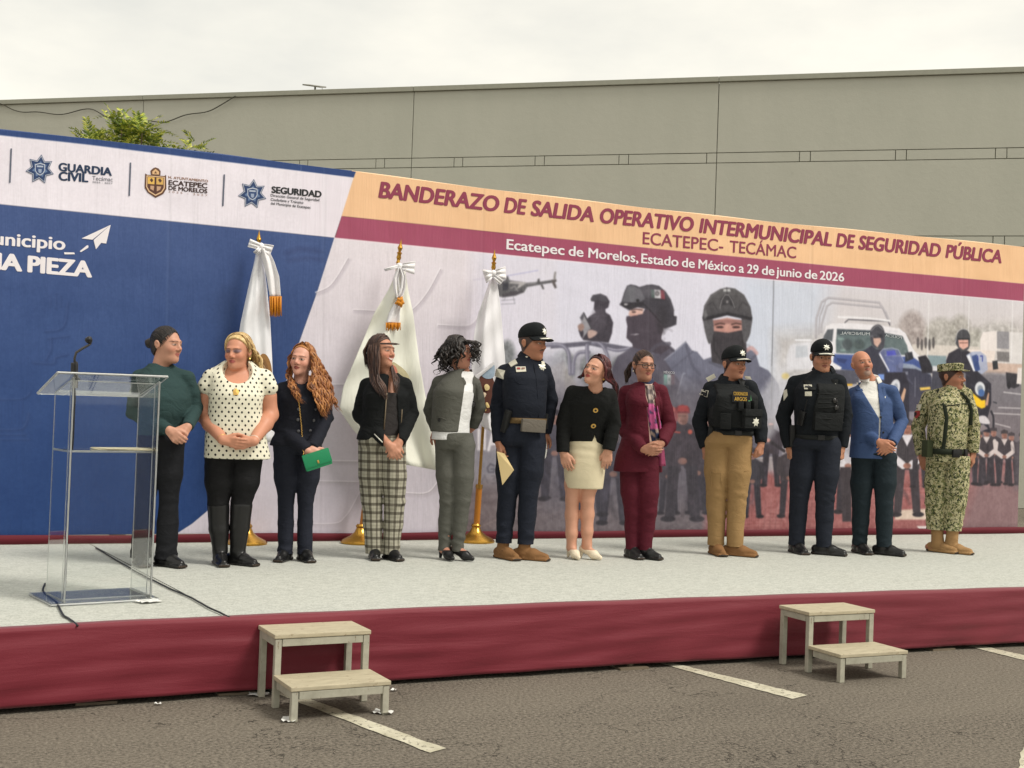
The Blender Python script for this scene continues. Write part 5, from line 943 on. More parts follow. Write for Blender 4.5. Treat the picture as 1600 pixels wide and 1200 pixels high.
# ================================================================== PEOPLE: implicit surfaces meshed by surface nets
class Field:
    def __init__(s, lo, hi, h=0.0065, zs=None, hx=None):
        hx = hx or h
        s.xs = np.arange(lo[0], hi[0] + hx, hx); s.ys = np.arange(lo[1], hi[1] + hx, hx); s.zs = np.asarray(zs) if zs is not None else np.arange(lo[2], hi[2] + h, h)
        s.d = np.full((len(s.xs), len(s.ys), len(s.zs)), 0.25, np.float32)
    def sl(s, lo, hi):
        r = []
        for a, l, h in zip((s.xs, s.ys, s.zs), lo, hi): r.append(slice(int(np.searchsorted(a, l)), int(np.searchsorted(a, h))))
        return tuple(r), s.xs[r[0]][:, None, None].astype(np.float32), s.ys[r[1]][None, :, None].astype(np.float32), s.zs[r[2]][None, None, :].astype(np.float32)
    def add(s, f, k=0.012):
        fn, lo, hi = f; q, X, Y, Zz = s.sl(np.array(lo) - k - 0.015, np.array(hi) + k + 0.015)
        D = s.d[q]
        if D.size == 0: return s
        n = fn(X, Y, Zz).astype(np.float32)
        if k > 0:
            h = np.maximum(k - np.abs(D - n), 0) / k; s.d[q] = np.minimum(D, n) - h * h * k * 0.25
        else: s.d[q] = np.minimum(D, n)
        return s
    def cut(s, f, k=0.004):
        fn, lo, hi = f; q, X, Y, Zz = s.sl(np.array(lo) - k - 0.02, np.array(hi) + k + 0.02); D = s.d[q]
        if D.size == 0: return s
        n = -fn(X, Y, Zz).astype(np.float32); h = np.maximum(k - np.abs(D - n), 0) / k; s.d[q] = np.maximum(D, n) + h * h * k * 0.25
        return s
    def keep(s, fn):          # intersect everywhere with fn<0
        s.d = np.maximum(s.d, fn(s.xs[:, None, None], s.ys[None, :, None], s.zs[None, None, :]).astype(np.float32)); return s
    def disp(s, fn, band=0.03):
        i = np.nonzero(np.abs(s.d) < band)
        s.d[i] += fn(s.xs[i[0]], s.ys[i[1]], s.zs[i[2]]).astype(np.float32); return s
    def mesh(s, smooth=1):
        d = s.d; ins = d < 0; nx, ny, nz = d.shape
        c = np.zeros((nx - 1, ny - 1, nz - 1), np.int8)
        for a in (0, 1):
            for b in (0, 1):
                for e in (0, 1): c += ins[a:nx - 1 + a, b:ny - 1 + b, e:nz - 1 + e]
        I, J, K = np.nonzero((c > 0) & (c < 8)); idx = np.full(c.shape, -1, np.int32); idx[I, J, K] = np.arange(len(I))
        acc = np.zeros((len(I), 3)); cnt = np.zeros(len(I))
        co = [(a, b, e) for a in (0, 1) for b in (0, 1) for e in (0, 1)]; val = {q: d[I + q[0], J + q[1], K + q[2]] for q in co}
        for q in co:
            for ax in range(3):
                if q[ax] == 0:
                    r = list(q); r[ax] = 1; r = tuple(r); v0, v1 = val[q], val[r]; m = (v0 < 0) != (v1 < 0)
                    t = np.where(m, v0 / np.where(m, v0 - v1, 1), 0); p = np.tile(np.array(q, float), (len(I), 1)); p[:, ax] += t
                    acc += p * m[:, None]; cnt += m
        P = acc / cnt[:, None] + np.stack([I, J, K], 1)
        V = np.stack([np.interp(P[:, 0], np.arange(nx), s.xs), np.interp(P[:, 1], np.arange(ny), s.ys), np.interp(P[:, 2], np.arange(nz), s.zs)], 1)
        F = []
        for ax in range(3):
            A = [slice(1, n - 1) for n in d.shape]; B = list(A); A[ax] = slice(0, d.shape[ax] - 1); B[ax] = slice(1, d.shape[ax])
            i0, i1 = ins[tuple(A)], ins[tuple(B)]
            for flip in (0, 1):
                e = np.nonzero(i0 & ~i1 if not flip else ~i0 & i1); e = [q.copy() for q in e]
                for t in range(3):
                    if t != ax: e[t] += 1
                u, v = [(1, 2), (2, 0), (0, 1)][ax]
                def cell(du, dv):
                    z = [q.copy() for q in e]; z[u] -= du; z[v] -= dv; return idx[tuple(z)]
                f = np.stack([cell(1, 1), cell(0, 1), cell(0, 0), cell(1, 0)], 1); F.append(f[:, ::-1] if flip else f)
        F = np.concatenate(F); F = F[(F >= 0).all(1)]
        for _ in range(smooth):
            sm = np.zeros_like(V); ct = np.zeros(len(V))
            for a, b in ((0, 1), (1, 2), (2, 3), (3, 0)):
                for t in range(3): sm[:, t] += np.bincount(F[:, a], V[F[:, b], t], len(V)) + np.bincount(F[:, b], V[F[:, a], t], len(V))
                ct += np.bincount(F[:, a], minlength=len(V)) + np.bincount(F[:, b], minlength=len(V))
            V = V * 0.45 + 0.55 * sm / np.maximum(ct, 1)[:, None]
        return V, F

def cone(a, b, ra, rb=None):
    a, b = np.asarray(a, float), np.asarray(b, float); rb = ra if rb is None else rb; ab = b - a; L = float(ab @ ab) + 1e-9
    def f(X, Y, Z_):
        t = np.clip(((X - a[0]) * ab[0] + (Y - a[1]) * ab[1] + (Z_ - a[2]) * ab[2]) / L, 0, 1)
        return np.sqrt((X - a[0] - t * ab[0]) ** 2 + (Y - a[1] - t * ab[1]) ** 2 + (Z_ - a[2] - t * ab[2]) ** 2) - (ra + (rb - ra) * t)
    m = max(ra, rb); return f, np.minimum(a, b) - m, np.maximum(a, b) + m
def ellip(c, r, M=None):
    c = np.asarray(c, float); r = np.asarray(r, float); A = np.eye(3) if M is None else np.asarray(M)     # rows: ellipsoid axes
    def f(X, Y, Z_):
        x, y, z = X - c[0], Y - c[1], Z_ - c[2]
        u = [(A[i, 0] * x + A[i, 1] * y + A[i, 2] * z) / r[i] for i in range(3)]
        n = np.sqrt(u[0] ** 2 + u[1] ** 2 + u[2] ** 2); g = np.sqrt((u[0] / r[0]) ** 2 + (u[1] / r[1]) ** 2 + (u[2] / r[2]) ** 2)
        return n * (n - 1) / np.maximum(g, 1e-6)
    e = np.sqrt(((A.T * r) ** 2).sum(1)); return f, c - e, c + e
def rbox(c, h, r, M=None):
    c = np.asarray(c, float); A = np.eye(3) if M is None else np.asarray(M); h = np.asarray(h, float)
    def f(X, Y, Z_):
        x, y, z = X - c[0], Y - c[1], Z_ - c[2]
        q = [np.abs(A[i, 0] * x + A[i, 1] * y + A[i, 2] * z) - (h[i] - r) for i in range(3)]
        return np.sqrt(sum(np.maximum(t, 0) ** 2 for t in q)) + np.minimum(np.maximum(np.maximum(q[0], q[1]), q[2]), 0) - r
    e = np.abs(A.T) @ h; return f, c - e, c + e
def hump(T, v):               # smooth resampling of profile rows
    T = np.asarray(T, float); t = np.clip(v, T[0], T[-1]); return t
def loft(rows, yaw=0.0, n=2.3, grow=0.0, cap=0.012):
    """rows: (z, x, y, half width, half depth), any order"""
    r = np.array(sorted(rows), float); zq = np.linspace(r[0, 0], r[-1, 0], 120); cols = []
    for i in range(1, 5):
        v = np.interp(zq, r[:, 0], r[:, i]); kx = np.ones(9) / 9; vp = np.concatenate([np.full(4, v[0]) + (v[0] - v[1]) * np.arange(4, 0, -1), v, np.full(4, v[-1]) + (v[-1] - v[-2]) * np.arange(1, 5)]); cols.append(np.convolve(vp, kx, 'valid'))
    cy_, sy_ = math.cos(yaw), math.sin(yaw)
    def f(X, Y, Z_):
        cx, cyy, a, b = [np.interp(Z_, zq, c).astype(np.float32) for c in cols]; a = a + grow; b = b + grow
        x, y = X - cx, Y - cyy; u = (x * cy_ + y * sy_) / a; v = (-x * sy_ + y * cy_) / b
        nn = (np.abs(u) ** n + np.abs(v) ** n) ** (1 / n)
        d = (nn - 1) * np.minimum(a, b)
        return np.maximum(d, np.maximum(Z_ - (r[-1, 0] + cap * 0), r[0, 0] - Z_))
    m = r[:, 3:].max() + abs(grow) + 0.01
    return f, (r[:, 1].min() - m, r[:, 2].min() - m, r[0, 0]), (r[:, 1].max() + m, r[:, 2].max() + m, r[-1, 0])
def chain(F, pts, rads, k=0.012):
    for a, b, ra, rb in zip(pts, pts[1:], rads, rads[1:]): F.add(cone(a, b, ra, rb), k)
def folds(amp, seed, fx=18, fz=30):
    """creased cloth: warped ridges rather than even ripples"""
    g = np.random.default_rng(seed); K = []
    for i in range(5):
        th = g.uniform(0, 2 * math.pi); K.append((math.cos(th) * fx * g.uniform(.5, 1.3), math.sin(th) * fx * g.uniform(.5, 1.3), fz * g.uniform(.5, 1.2) * g.choice([-1, 1]), g.uniform(0, 6.3), g.uniform(.5, 1)))
    def f(x, y, z):
        w_ = 1.3 * np.sin(9 * x + 11 * z + seed) + .9 * np.sin(14 * y - 13 * z + 2 * seed); v = 0
        for a, b, c, p, q in K:
            t = a * x + b * y + c * z + p; v = v + q * (1.1 - 2.0 * np.abs(np.sin(.5 * t + .5 * w_)) ** .8)
        return -amp * v / 2.2 * (.55 + .45 * np.sin(6 * x + 7 * z + 1.7 * seed))
    return f
def rotz(a): return np.array([[math.cos(a), -math.sin(a), 0], [math.sin(a), math.cos(a), 0], [0, 0, 1.0]])
def head_rot(yaw, pitch=0, roll=0):
    """columns map head axes to the person's frame; yaw>0 turns the face to image right, pitch>0 looks up, roll>0 tips the crown to image right"""
    a, b, c = R(yaw), R(pitch), R(roll)
    Rx = np.array([[1, 0, 0], [0, math.cos(-b), -math.sin(-b)], [0, math.sin(-b), math.cos(-b)]])
    Ry = np.array([[math.cos(c), 0, math.sin(c)], [0, 1, 0], [-math.sin(c), 0, math.cos(c)]])
    return Ry @ rotz(a) @ Rx

# ---- shared materials
def skin_mat():
    k = N('skin'); c = k.attr('col').outputs['Color']; o = k.obj()
    k.P(Base_Color=k.mix(k.math('MULTIPLY', k.noise(o, 55, 3), 0.16), c, (0.30, 0.09, 0.055)), Roughness=0.48)
    k.p.inputs['Subsurface Weight'].default_value = 0.0; k.p.inputs['Specular IOR Level'].default_value = 0.35
    k.bump(k.noise(o, 260, 2), 0.08, 0.002); return k.m
SKIN = skin_mat()
def fabric(name, c, rough=0.85, weave=900, var=0.16, bump=0.25, sheen=0.0, spec=0.2, ribs=None, c2=None):
    k = N(name); o = k.obj(); c = lin(c); f = k.noise(o, 14, 4, 0.6); w_ = k.noise(o, weave, 1)
    hi = tuple(min(1, x * (1 + var)) for x in c) if c2 is None else lin(c2)
    k.P(Base_Color=k.mix(k.math('ADD', k.math('MULTIPLY', f, 0.7), k.math('MULTIPLY', w_, 0.3)), tuple(x * (1 - var) for x in c), hi), Roughness=rough)
    k.p.inputs['Sheen Weight'].default_value = sheen; k.p.inputs['Specular IOR Level'].default_value = spec
    r1 = k.math('ABSOLUTE', k.math('SUBTRACT', k.noise(k.map(o, (1, 1, 1.8)), 7, 3, .5, 1.0), .5)); b_ = k.bump(k.math('ADD', k.math('MULTIPLY', k.noise(o, 26, 4, 0.6), .5), k.math('MULTIPLY', r1, 1.6)), bump * 1.1, 0.03); k.bump(w_, 0.25, 0.002, b_); return k.m
def painted(name, rough=0.8, spec=0.2):      # fabric whose dyes come with the mesh
    k = N(name); o = k.obj(); f = k.noise(o, 16, 4, 0.6)
    k.P(Base_Color=k.mix(k.math('MULTIPLY', f, 0.3), k.attr('col').outputs['Color'], (0.02, 0.02, 0.02)), Roughness=rough); k.p.inputs['Specular IOR Level'].default_value = spec
    k.bump(k.noise(o, 30, 4, 0.6), 0.25, 0.02); return k.m
def hair_mat(name, dark, mid_, light, rough=0.42, gloss=0.35):
    k = N(name); o = k.obj(); isl = k.n('NewGeometry').outputs['Random Per Island']; st = k.noise(k.map(o, (130, 130, 9)), 1.0, 3)
    f = k.math('ADD', k.math('MULTIPLY', isl, 0.45), k.math('MULTIPLY', st, 0.55))
    k.P(Base_Color=k.ramp(f, [(0.2, lin(dark)), (0.5, lin(mid_)), (0.8, lin(light))]), Roughness=rough); k.p.inputs['Specular IOR Level'].default_value = gloss
    k.bump(st, 0.5, 0.006); return k.m
M_BLACKP = plain('black_leather', (26, 26, 27), 0.32, var=0.2, bump=0.2, bscale=120); M_STAR = plain('silver_badge', (222, 220, 206), 0.35, 0.25); M_GOLD = plain('gold_metal', (204, 164, 92), 0.3, 0.8)
M_WEB = fabric('black_webbing', (34, 36, 36), 0.75); M_LEATH = plain('holster_leather', (24, 25, 26), 0.5, var=0.2)
M_PATCHW = plain('patch_thread', (206, 202, 186), 0.8, var=0.08); M_TAGBG = plain('patch_black', (22, 24, 28), 0.85)

class Person:
    def __init__(s, base, label, hair=None, group='people standing in a row on the stage'):
        s.px0, s.py0 = base; s.P0 = on_z(*base, STAGE_Z); s.s = F_PX / depth(s.P0)
        d = s.P0 - CAM; s.phi = math.atan2(d[0], d[1])
        s.root = empty('person', (s.P0[0], s.P0[1], STAGE_Z + 0.003), -s.phi, label=label, cat='person', group=group)
        s.lo = np.array([9.0] * 3); s.hi = -s.lo
    def J(s, px, py, w=0.0):
        dx, dy = px - s.px0, s.py0 - py; k_ = 1 + w / depth(s.P0)
        return np.array([(dx * math.cos(ROL) - dy * math.sin(ROL)) / s.s * k_, w, (dx * math.sin(ROL) + dy * math.cos(ROL)) / s.s * k_ - (k_ - 1) * (STAGE_Z - CAM[2] + 0) * 0])
    def rows(s, L): return [(s.J(px, py)[2], s.J(px, py)[0], w_, a, b) for py, px, a, b, w_ in L]
    def field(s, pts_lo, pts_hi, h=0.0065): return Field(pts_lo, pts_hi, h)
    def part(s, name, F, mat, parent=None, smooth=1, colf=None, uvf=None):
        V, Q = F.mesh(smooth) if isinstance(F, Field) else F
        return mesh_obj(name, np_mesh(name, V, Q, True, colf(V) if colf else None, uvf(V) if uvf else None), mat, parent or s.root)

def hand(F, wr, tip, palm_n, side, curl=(0.35, 0.4, 0.3), size=1.0, spread=0.0, thumb_in=0.0):
    """wr: wrist; tip: where the fingers head; palm_n: direction the palm faces; side: +1/-1 chooses the thumb side"""
    wr = np.asarray(wr, float); f = np.asarray(tip, float) - wr; f /= np.linalg.norm(f); n = np.asarray(palm_n, float); n = n - f * (n @ f); n /= np.linalg.norm(n)
    sd_ = np.cross(f, n) * side; z = size
    kn = [wr + f * l * z + sd_ * o_ * z for l, o_ in ((.088, .031), (.092, .0105), (.088, -.0105), (.080, -.030))]
    F.add(cone(wr - f * .01 * z, wr + f * .03 * z, .026 * z, .027 * z), 0.012)
    for k_ in kn: F.add(cone(wr + f * .015 * z + (k_ - wr - f * ((k_ - wr) @ f)) * .55, k_, .0155 * z, .0125 * z), 0.008)
    for i, (k_, L) in enumerate(zip(kn, (.070, .078, .072, .056))):
        p = k_; d = f * math.cos(spread * (1.5 - i) * .1) + sd_ * math.sin(spread * (1.5 - i) * .1); ang = 0; r = .0098 * z if i < 3 else .0085 * z
        for j, (fr, cu) in enumerate(zip((.45, .30, .25), curl)):
            ang += cu * (1 + .1 * i); dd = d * math.cos(ang) + n * math.sin(ang); q = p + dd * L * fr * z; F.add(cone(p, q, r, r * .9), 0.0025 if j else 0.005); p = q; r *= .9
    t0 = wr + f * .022 * z + sd_ * .022 * z; t1 = wr + f * .060 * z + sd_ * (.048 - .03 * thumb_in) * z + n * (.012 + .02 * thumb_in) * z; t2 = t1 + (f * .8 + sd_ * (.25 - .9 * thumb_in) + n * .25) * .036 * z; t3 = t2 + (f * .85 + sd_ * (-.1 - .8 * thumb_in) + n * .3) * .026 * z
    F.add(cone(t0, t1, .0165 * z, .0135 * z), 0.01); F.add(cone(t1, t2, .012 * z, .0108 * z), 0.004); F.add(cone(t2, t3, .0108 * z, .009 * z), 0.003)

def build_head(F, c, A, hs=1.0, neck=None, nr=0.052, fem=False, jaw=1.0, nose=1.0, smile=0.0, chub=0.0):
    """c: centre of the head, A: head_rot matrix, neck: base point"""
    T = lambda p: c + A @ (np.asarray(p, float) * hs)
    E = lambda p, r, k=0.01: F.add(ellip(T(p), np.asarray(r) * hs, A.T), k)
    E((0, .018, .030), (.074, .094, .084), 0); fw_ = .93 if fem else 1.0; jaw = jaw * (.86 if fem else .97); E((0, -.024, -.022), ((.060 + .006 * chub) * fw_, .067, .086), .03)
    E((0, -.034, -.072), (.044 * jaw + .010 * chub, .050, .038), .03); E((0, -.074, -.094), (.022 * jaw, .018, .017), .025)
    if chub: E((0, -.03, -.096), (.040, .040, .017), .03)
    for sx in (-1, 1):
        E((sx * .035, -.056, -.024), (.027, .029, .028), .02); E((sx * .0765, .016, -.004), (.0095, .0165, .029), .008); E((sx * .086, .020, .004), (.004, .015, .022), .006); F.cut(ellip(T((sx * .090, .011, -.004)), np.array((.006, .007, .014)) * hs, A.T), .005)
        F.cut(ellip(T((sx * .031, -.106, .004)), np.array((.018, .020, .011)) * hs, A.T), .014)
        E((sx * .031, -.0755, .004), (.0155, .0135, .0115), .004)
    E((0, -.080, .026), (.046, .014, .010 if fem else .012), .016)
    F.add(cone(T((0, -.086, .010)), T((0, -.101 - .004 * nose, -.021)), .0085 * hs, .0125 * hs * nose), .014)
    for sx in (-1, 1): E((sx * .0125 * nose, -.096, -.029), (.009, .011, .0085), .006)
    mw = .021 + .008 * smile
    for sx in (-1, 1):
        F.add(cone(T((0, -.0935, -.0515)), T((sx * mw, -.082, -.0545 + .008 * smile)), .0065 * hs, .004 * hs), .006)
        F.add(cone(T((0, -.0915, -.0625)), T((sx * mw * .9, -.081, -.0575 + .008 * smile)), .0078 * hs, .004 * hs), .006)
    if smile == 0: F.cut(cone(T((-mw, -.0965 + .011, -.0565 + .008 * smile)), T((0, -.1005, -.0565)), .0022 * hs), .002); F.cut(cone(T((mw, -.0965 + .011, -.0565 + .008 * smile)), T((0, -.1005, -.0565)), .0022 * hs), .002)
    if neck is not None: F.add(cone(T((0, .022, -.05)), neck, nr * .97, nr * 1.08), .03)

def paint_head(V, c, A, base, hs=1.0, lips=(168, 78, 72), brow=(40, 30, 26), shadow=None, blush=0.25, stubble=0.0, short_hair=None, eye=(30, 20, 16), moustache=None, goatee=None, squint=1.05, hair_line=0.062, nails=None, teeth=False, lidded=False, smile=0.0, makeup=0.45):
    """skin tones, lips, brows and eyes by position on the face; base and the others in sRGB"""
    L = (V - c) @ A / hs; x, y, z = L[:, 0], L[:, 1], L[:, 2]; col = np.tile(np.array(lin(base)) * (.95, 1.0, 1.05), (len(V), 1)); near = (np.abs(x) < .1) & (y < .13) & (y > -.14) & (z > -.13) & (z < .14)
    def put(m, c_, a=1.0):
        m = np.clip(m, 0, 1) * a * near; col[:] = col * (1 - m[:, None]) + np.array(lin(c_)) * m[:, None]
    front = np.clip((-.035 - y) / .02, 0, 1); ss = lambda v, e: np.clip(.5 - v / e, 0, 1)
    if blush:
        for sx in (-1, 1): put(np.exp(-(((x - sx * .042) / .022) ** 2 + ((z + .026) / .018) ** 2)) * front, (206, 112, 92), blush)
        put(np.exp(-((x / .016) ** 2 + ((z + .024) / .012) ** 2)) * front, (206, 112, 92), blush * .7)
    if stubble: put(ss(z + .035 + .2 * np.abs(x) * 0, .02) * np.clip((.02 - y) / .03, 0, 1) * (z > -.125), (92, 70, 62), stubble)
    for sx in (-1, 1):
        ex, ez = (x - sx * .031), z - .0045
        if shadow: put(ss(np.sqrt((ex / .022) ** 2 + ((ez - .006) / .011) ** 2) - 1, .6) * front, shadow, .75)
        put(ss(np.sqrt((ex / .019) ** 2 + (ez / (.0085 * squint)) ** 2) - 1, .35) * front, (74, 48, 40), makeup * .8)
        if not lidded:
            put(ss(np.sqrt((ex / .0145) ** 2 + ((ez + .0006) / (.0055 * squint)) ** 2) - 1, .4) * front, (188, 172, 162), .9)
            put(ss(np.sqrt(ex ** 2 + (ez * 1.0) ** 2) - .0062, .003) * (np.abs(ez) < .0065) * front, eye)
        bz = z - (.0235 + .004 * (1 - (np.abs(ex) / .022) ** 2) - .002 * (np.sign(sx) * ex > .008)); put(ss(np.abs(bz) - .0032, .003) * ss(np.abs(ex) - .022, .006) * front, brow, .7)
    lz = z + .0565 - .008 * smile * (np.abs(x) / .021) ** 2; mw = .0215 + .008 * smile
    put(ss(np.sqrt((x / (mw)) ** 2 + ((lz + .0015) / (.0115 + .002 * smile)) ** 2) - 1, .3) * front, lips, .9); put(ss(np.abs(lz) - .0014, .0016) * ss(np.abs(x) - mw, .004) * front, (84, 34, 32), .0 if teeth else .7)
    if teeth: put(ss(np.sqrt((x / (mw * .8)) ** 2 + ((lz + .0005) / .0058) ** 2) - 1, .3) * front, (228, 218, 208), .95)
    for sx in (-1, 1): put(np.exp(-(((x - sx * .010) / .004) ** 2 + ((z + .0365) / .003) ** 2)) * front, (80, 40, 34), .6)
    if moustache: put(ss(np.sqrt((x / .027) ** 2 + ((z + .0415 + .2 * np.abs(x)) / .0062) ** 2) - 1, .4) * front, moustache, .85)
    if goatee: put(ss(np.sqrt((x / .032) ** 2 + ((z + .086) / .026) ** 2) - 1, .5) * front * (lz < -.011), goatee, .75); put(ss(np.sqrt((x / .028) ** 2 + ((z + .0415 + .15 * np.abs(x)) / .006) ** 2) - 1, .5) * front, goatee, .6)
    if short_hair:
        hl = .74 * (y + .075) + .66 * (z - hair_line) + .10 * np.abs(x); put(ss(-hl, .008) * (y > -.085) * (z > -.075 + 0 * y) * ~((np.abs(x) > .0775) & (z < .034) & (y < .045)), short_hair, .98)
    return col

def star_badge(name, Mx, r, mat, parent, n=7, t=0.006, dome=0.006):
    """pointed star lying in local xz, facing -y"""
    bm = bmesh.new(); pts = []
    for i in range(2 * n): rr = r if i % 2 == 0 else r * .58; a = i * math.pi / n; pts.append((math.sin(a) * rr, math.cos(a) * rr))
    f = [bm.verts.new(Mx @ Vector((x, 0, z))) for x, z in pts]; b = [bm.verts.new(Mx @ Vector((x, t, z))) for x, z in pts]; c = bm.verts.new(Mx @ Vector((0, -dome, 0)))
    for i in range(2 * n): j = (i + 1) % (2 * n); bm.faces.new((f[i], f[j], c)); bm.faces.new((f[i], b[i], b[j], f[j]))
    bmesh.ops.recalc_face_normals(bm, faces=bm.faces); me = bpy.data.meshes.new(name); bm.to_mesh(me); bm.free(); return mesh_obj(name, me, mat, parent)
def frame_at(p, n, up=(0, 0, 1)):
    """matrix whose -y axis is the outward normal n"""
    n = Vector(n).normalized(); z = Vector(up) - n * Vector(up).dot(n); z.normalize(); x = (-n).cross(z); x = Vector(z).cross(n) * -1 if False else (-n).cross(z)
    M = Matrix.Identity(4)
    for i in range(3): M[i][0], M[i][1], M[i][2], M[i][3] = x[i], -n[i], z[i], p[i]
    return M
def surf_hit(F, x, z, y0=-0.6, along=(0, 1, 0)):
    """front surface of a field at (x, z): first crossing going away from the camera; returns point and normal"""
    i = int(np.clip(np.searchsorted(F.xs, x), 1, len(F.xs) - 2)); k = int(np.clip(np.searchsorted(F.zs, z), 1, len(F.zs) - 2)); col = F.d[i, :, k]; j = np.nonzero(col < 0)[0]
    if not len(j): return np.array([x, 0, z]), np.array([0, -1.0, 0])
    j = max(1, int(j[0])); t = col[j - 1] / (col[j - 1] - col[j]); y = F.ys[j - 1] + t * (F.ys[j] - F.ys[j - 1]); m = 3
    a, b = max(0, i - m), min(len(F.xs) - 1, i + m); c_, e = max(0, k - m), min(len(F.zs) - 1, k + m); ja, jb = max(0, j - m), min(len(F.ys) - 1, j + m)
    g = np.array([(F.d[b, j, k] - F.d[a, j, k]) / (F.xs[b] - F.xs[a]), (F.d[i, jb, k] - F.d[i, ja, k]) / (F.ys[jb] - F.ys[ja]), (F.d[i, j, e] - F.d[i, j, c_]) / (F.zs[e] - F.zs[c_])]); g /= np.linalg.norm(g) + 1e-9
    return np.array([x, y, z]), g
def locks(paths, rads, name, mat, parent, sides=6, wave=0.0, wl=0.09, flat=0.75, seed=0, taper=False):
    """hair locks: each path a polyline; smooth tapered strands in one mesh"""
    g = np.random.default_rng(seed); V, Fs = [], []
    for p, r in zip(paths, rads):
        p = np.asarray(p, float); m = 30 if wave else 16; t = np.linspace(0, len(p) - 1, m); q = np.stack([np.interp(t, np.arange(len(p)), p[:, i]) for i in range(3)], 1)
        for _ in range(2): q[1:-1] = (q[:-2] + 2 * q[1:-1] + q[2:]) / 4
        s_ = np.concatenate([[0], np.cumsum(np.linalg.norm(np.diff(q, axis=0), axis=1))]); ph = g.uniform(0, 6.3, 2)
        if wave:
            e = np.minimum(1, s_ / 0.12)[:, None]; q = q + e * wave * np.stack([np.sin(s_ / wl * 6.28 + ph[0]), np.cos(s_ / wl * 6.28 + ph[1]), 0.3 * np.sin(s_ / wl * 6.28 + ph[1])], 1)
        tg = np.gradient(q, axis=0); tg /= np.linalg.norm(tg, axis=1)[:, None] + 1e-9; x = np.cross(tg, [0.3, -1, 0.1]); x /= np.linalg.norm(x, axis=1)[:, None] + 1e-9; y = np.cross(tg, x)
        u = np.linspace(0, 1, m); rr = r * (0.75 + 0.25 * np.sin(u * 3.14)) * np.clip((1 - u) * 3.5, 0.12, 1) * (np.clip(u * 4 + .1, 0, 1) if taper else 1); a = np.linspace(0, 2 * math.pi, sides, endpoint=False)
        ring = q[:, None, :] + rr[:, None, None] * (x[:, None, :] * np.cos(a)[None, :, None] + flat * y[:, None, :] * np.sin(a)[None, :, None])
        o = len(V) * m * sides; I = np.arange(m * sides).reshape(m, sides) + o; I2 = np.roll(I, -1, 1)
        V.append(ring.reshape(-1, 3)); Fs.append(np.stack([I[:-1], I2[:-1], I2[1:], I[1:]], -1).reshape(-1, 4))
    return mesh_obj(name, np_mesh(name, np.concatenate(V), np.concatenate(Fs)), mat, parent)
def curtain(ga, gb, n, jit=0.008, seed=0, r=(0.007, 0.012), lenj=0.15):
    """n lock paths blended between the guide lines ga and gb"""
    n = int(n * 2.1); r = (r[0] * .55, r[1] * .68)
    g = np.random.default_rng(seed); ga, gb = np.asarray(ga, float), np.asarray(gb, float); out, rr = [], []
    for i in range(n):
        u = (i + g.uniform(0, 1)) / n; p = ga * (1 - u) + gb * u; p = p + g.normal(0, jit, p.shape) * np.linspace(.3, 1, len(p))[:, None]
        cut_ = 1 - g.uniform(0, lenj); p[-1] = p[-2] + (p[-1] - p[-2]) * cut_; out.append(p); rr.append(g.uniform(*r))
    return out, rr
def scalp(P, c, A, hs, mat, name='hair', grow=0.011, line=(.075, .075), lift=0.0, extra=None, h=0.005, cut_face=True, nz=0.002, slope=(.78, .62)):
    """close-fitting hair over the skull, ending at a hairline"""
    T = lambda p: c + A @ (np.asarray(p, float) * hs)
    F = Field(c - .17 * hs, c + .17 * hs, h)
    F.add(ellip(T((0, .020, .032 + lift)), (np.array((.074, .094, .084)) + grow) * hs, A.T), 0); F.add(ellip(T((0, .045, -.02)), (np.array((.066, .062, .07)) + grow) * hs, A.T), .02)
    def cutf(X, Y, Z_):
        x, y, z = [(A[0, i] * (X - c[0]) + A[1, i] * (Y - c[1]) + A[2, i] * (Z_ - c[2])) / hs for i in range(3)]
        return -(slope[0] * (y + line[0]) + slope[1] * (z - line[1]) + .05 * np.abs(x)) * hs * 0.9
    F.keep(cutf)
    if extra: extra(F, T)
    return P.part(name, F, mat)
def crown(P, n, r, mat, part=0.0, grow=.012, to=None, low=-.03, seed=0, front=-.062, wave=0.0, name='hair'):
    """fine strands lying on the skull: from a parting down both sides, or swept back to the point `to`"""
    g = np.random.default_rng(seed + 40); c0 = np.array([0, .020, .032]); rad = np.array([.074, .094, .084]) + grow; T = lambda q: P.hc + P.HA @ (np.asarray(q, float) * P.hs)
    def onto(q): d = (np.asarray(q, float) - c0) / rad; return c0 + d / np.linalg.norm(d) * rad * (1 + g.uniform(-.004, .02))
    pa, ra = [], []
    n = int(n * 1.9); r = (r[0] * .6, r[1] * .65)
    for i in range(n):
        if to is None:
            sx = g.choice([-1, 1]); y0 = g.uniform(front, .085); a = onto((part + sx * .004, y0, .2 - .6 * max(0, -.02 - y0))); yb = y0 * .75 + .032 + g.normal(0, .008); lo = low + g.normal(0, .012); k_ = np.linspace(0, 1, 6)
            b = np.array([sx * .2, yb * 1.4 - .01, lo]); pa.append([T(onto(a * (1 - t) + b * t + [0, 0, .10 * math.sin(t * 3.1)])) for t in k_])
        else:
            th = g.uniform(-1.75, 1.75); zz = .088 - .066 * abs(th) ** 1.2; a = np.array([math.sin(th) * .072, -.062 * math.cos(th * .82) + .004, zz]); b = np.asarray(to) + g.normal(0, .006, 3)
            pa.append([T(onto(a * (1 - t) + b * t + [0, 0, .05 * math.sin(t * 3.1)])) for t in np.linspace(0, .97, 6)])
        ra.append(g.uniform(*r))
    return locks(pa, ra, name, mat, P.root, wave=wave, wl=.07, seed=seed, taper=True)
def zgrid(segs, top):
    """heights for a body grid: fine where segs say so, coarse elsewhere"""
    z, out = -0.02, []
    while z < top: 
        out.append(z); z += next((h for a, b, h in segs if a <= z < b), 0.012)
    return np.array(out)
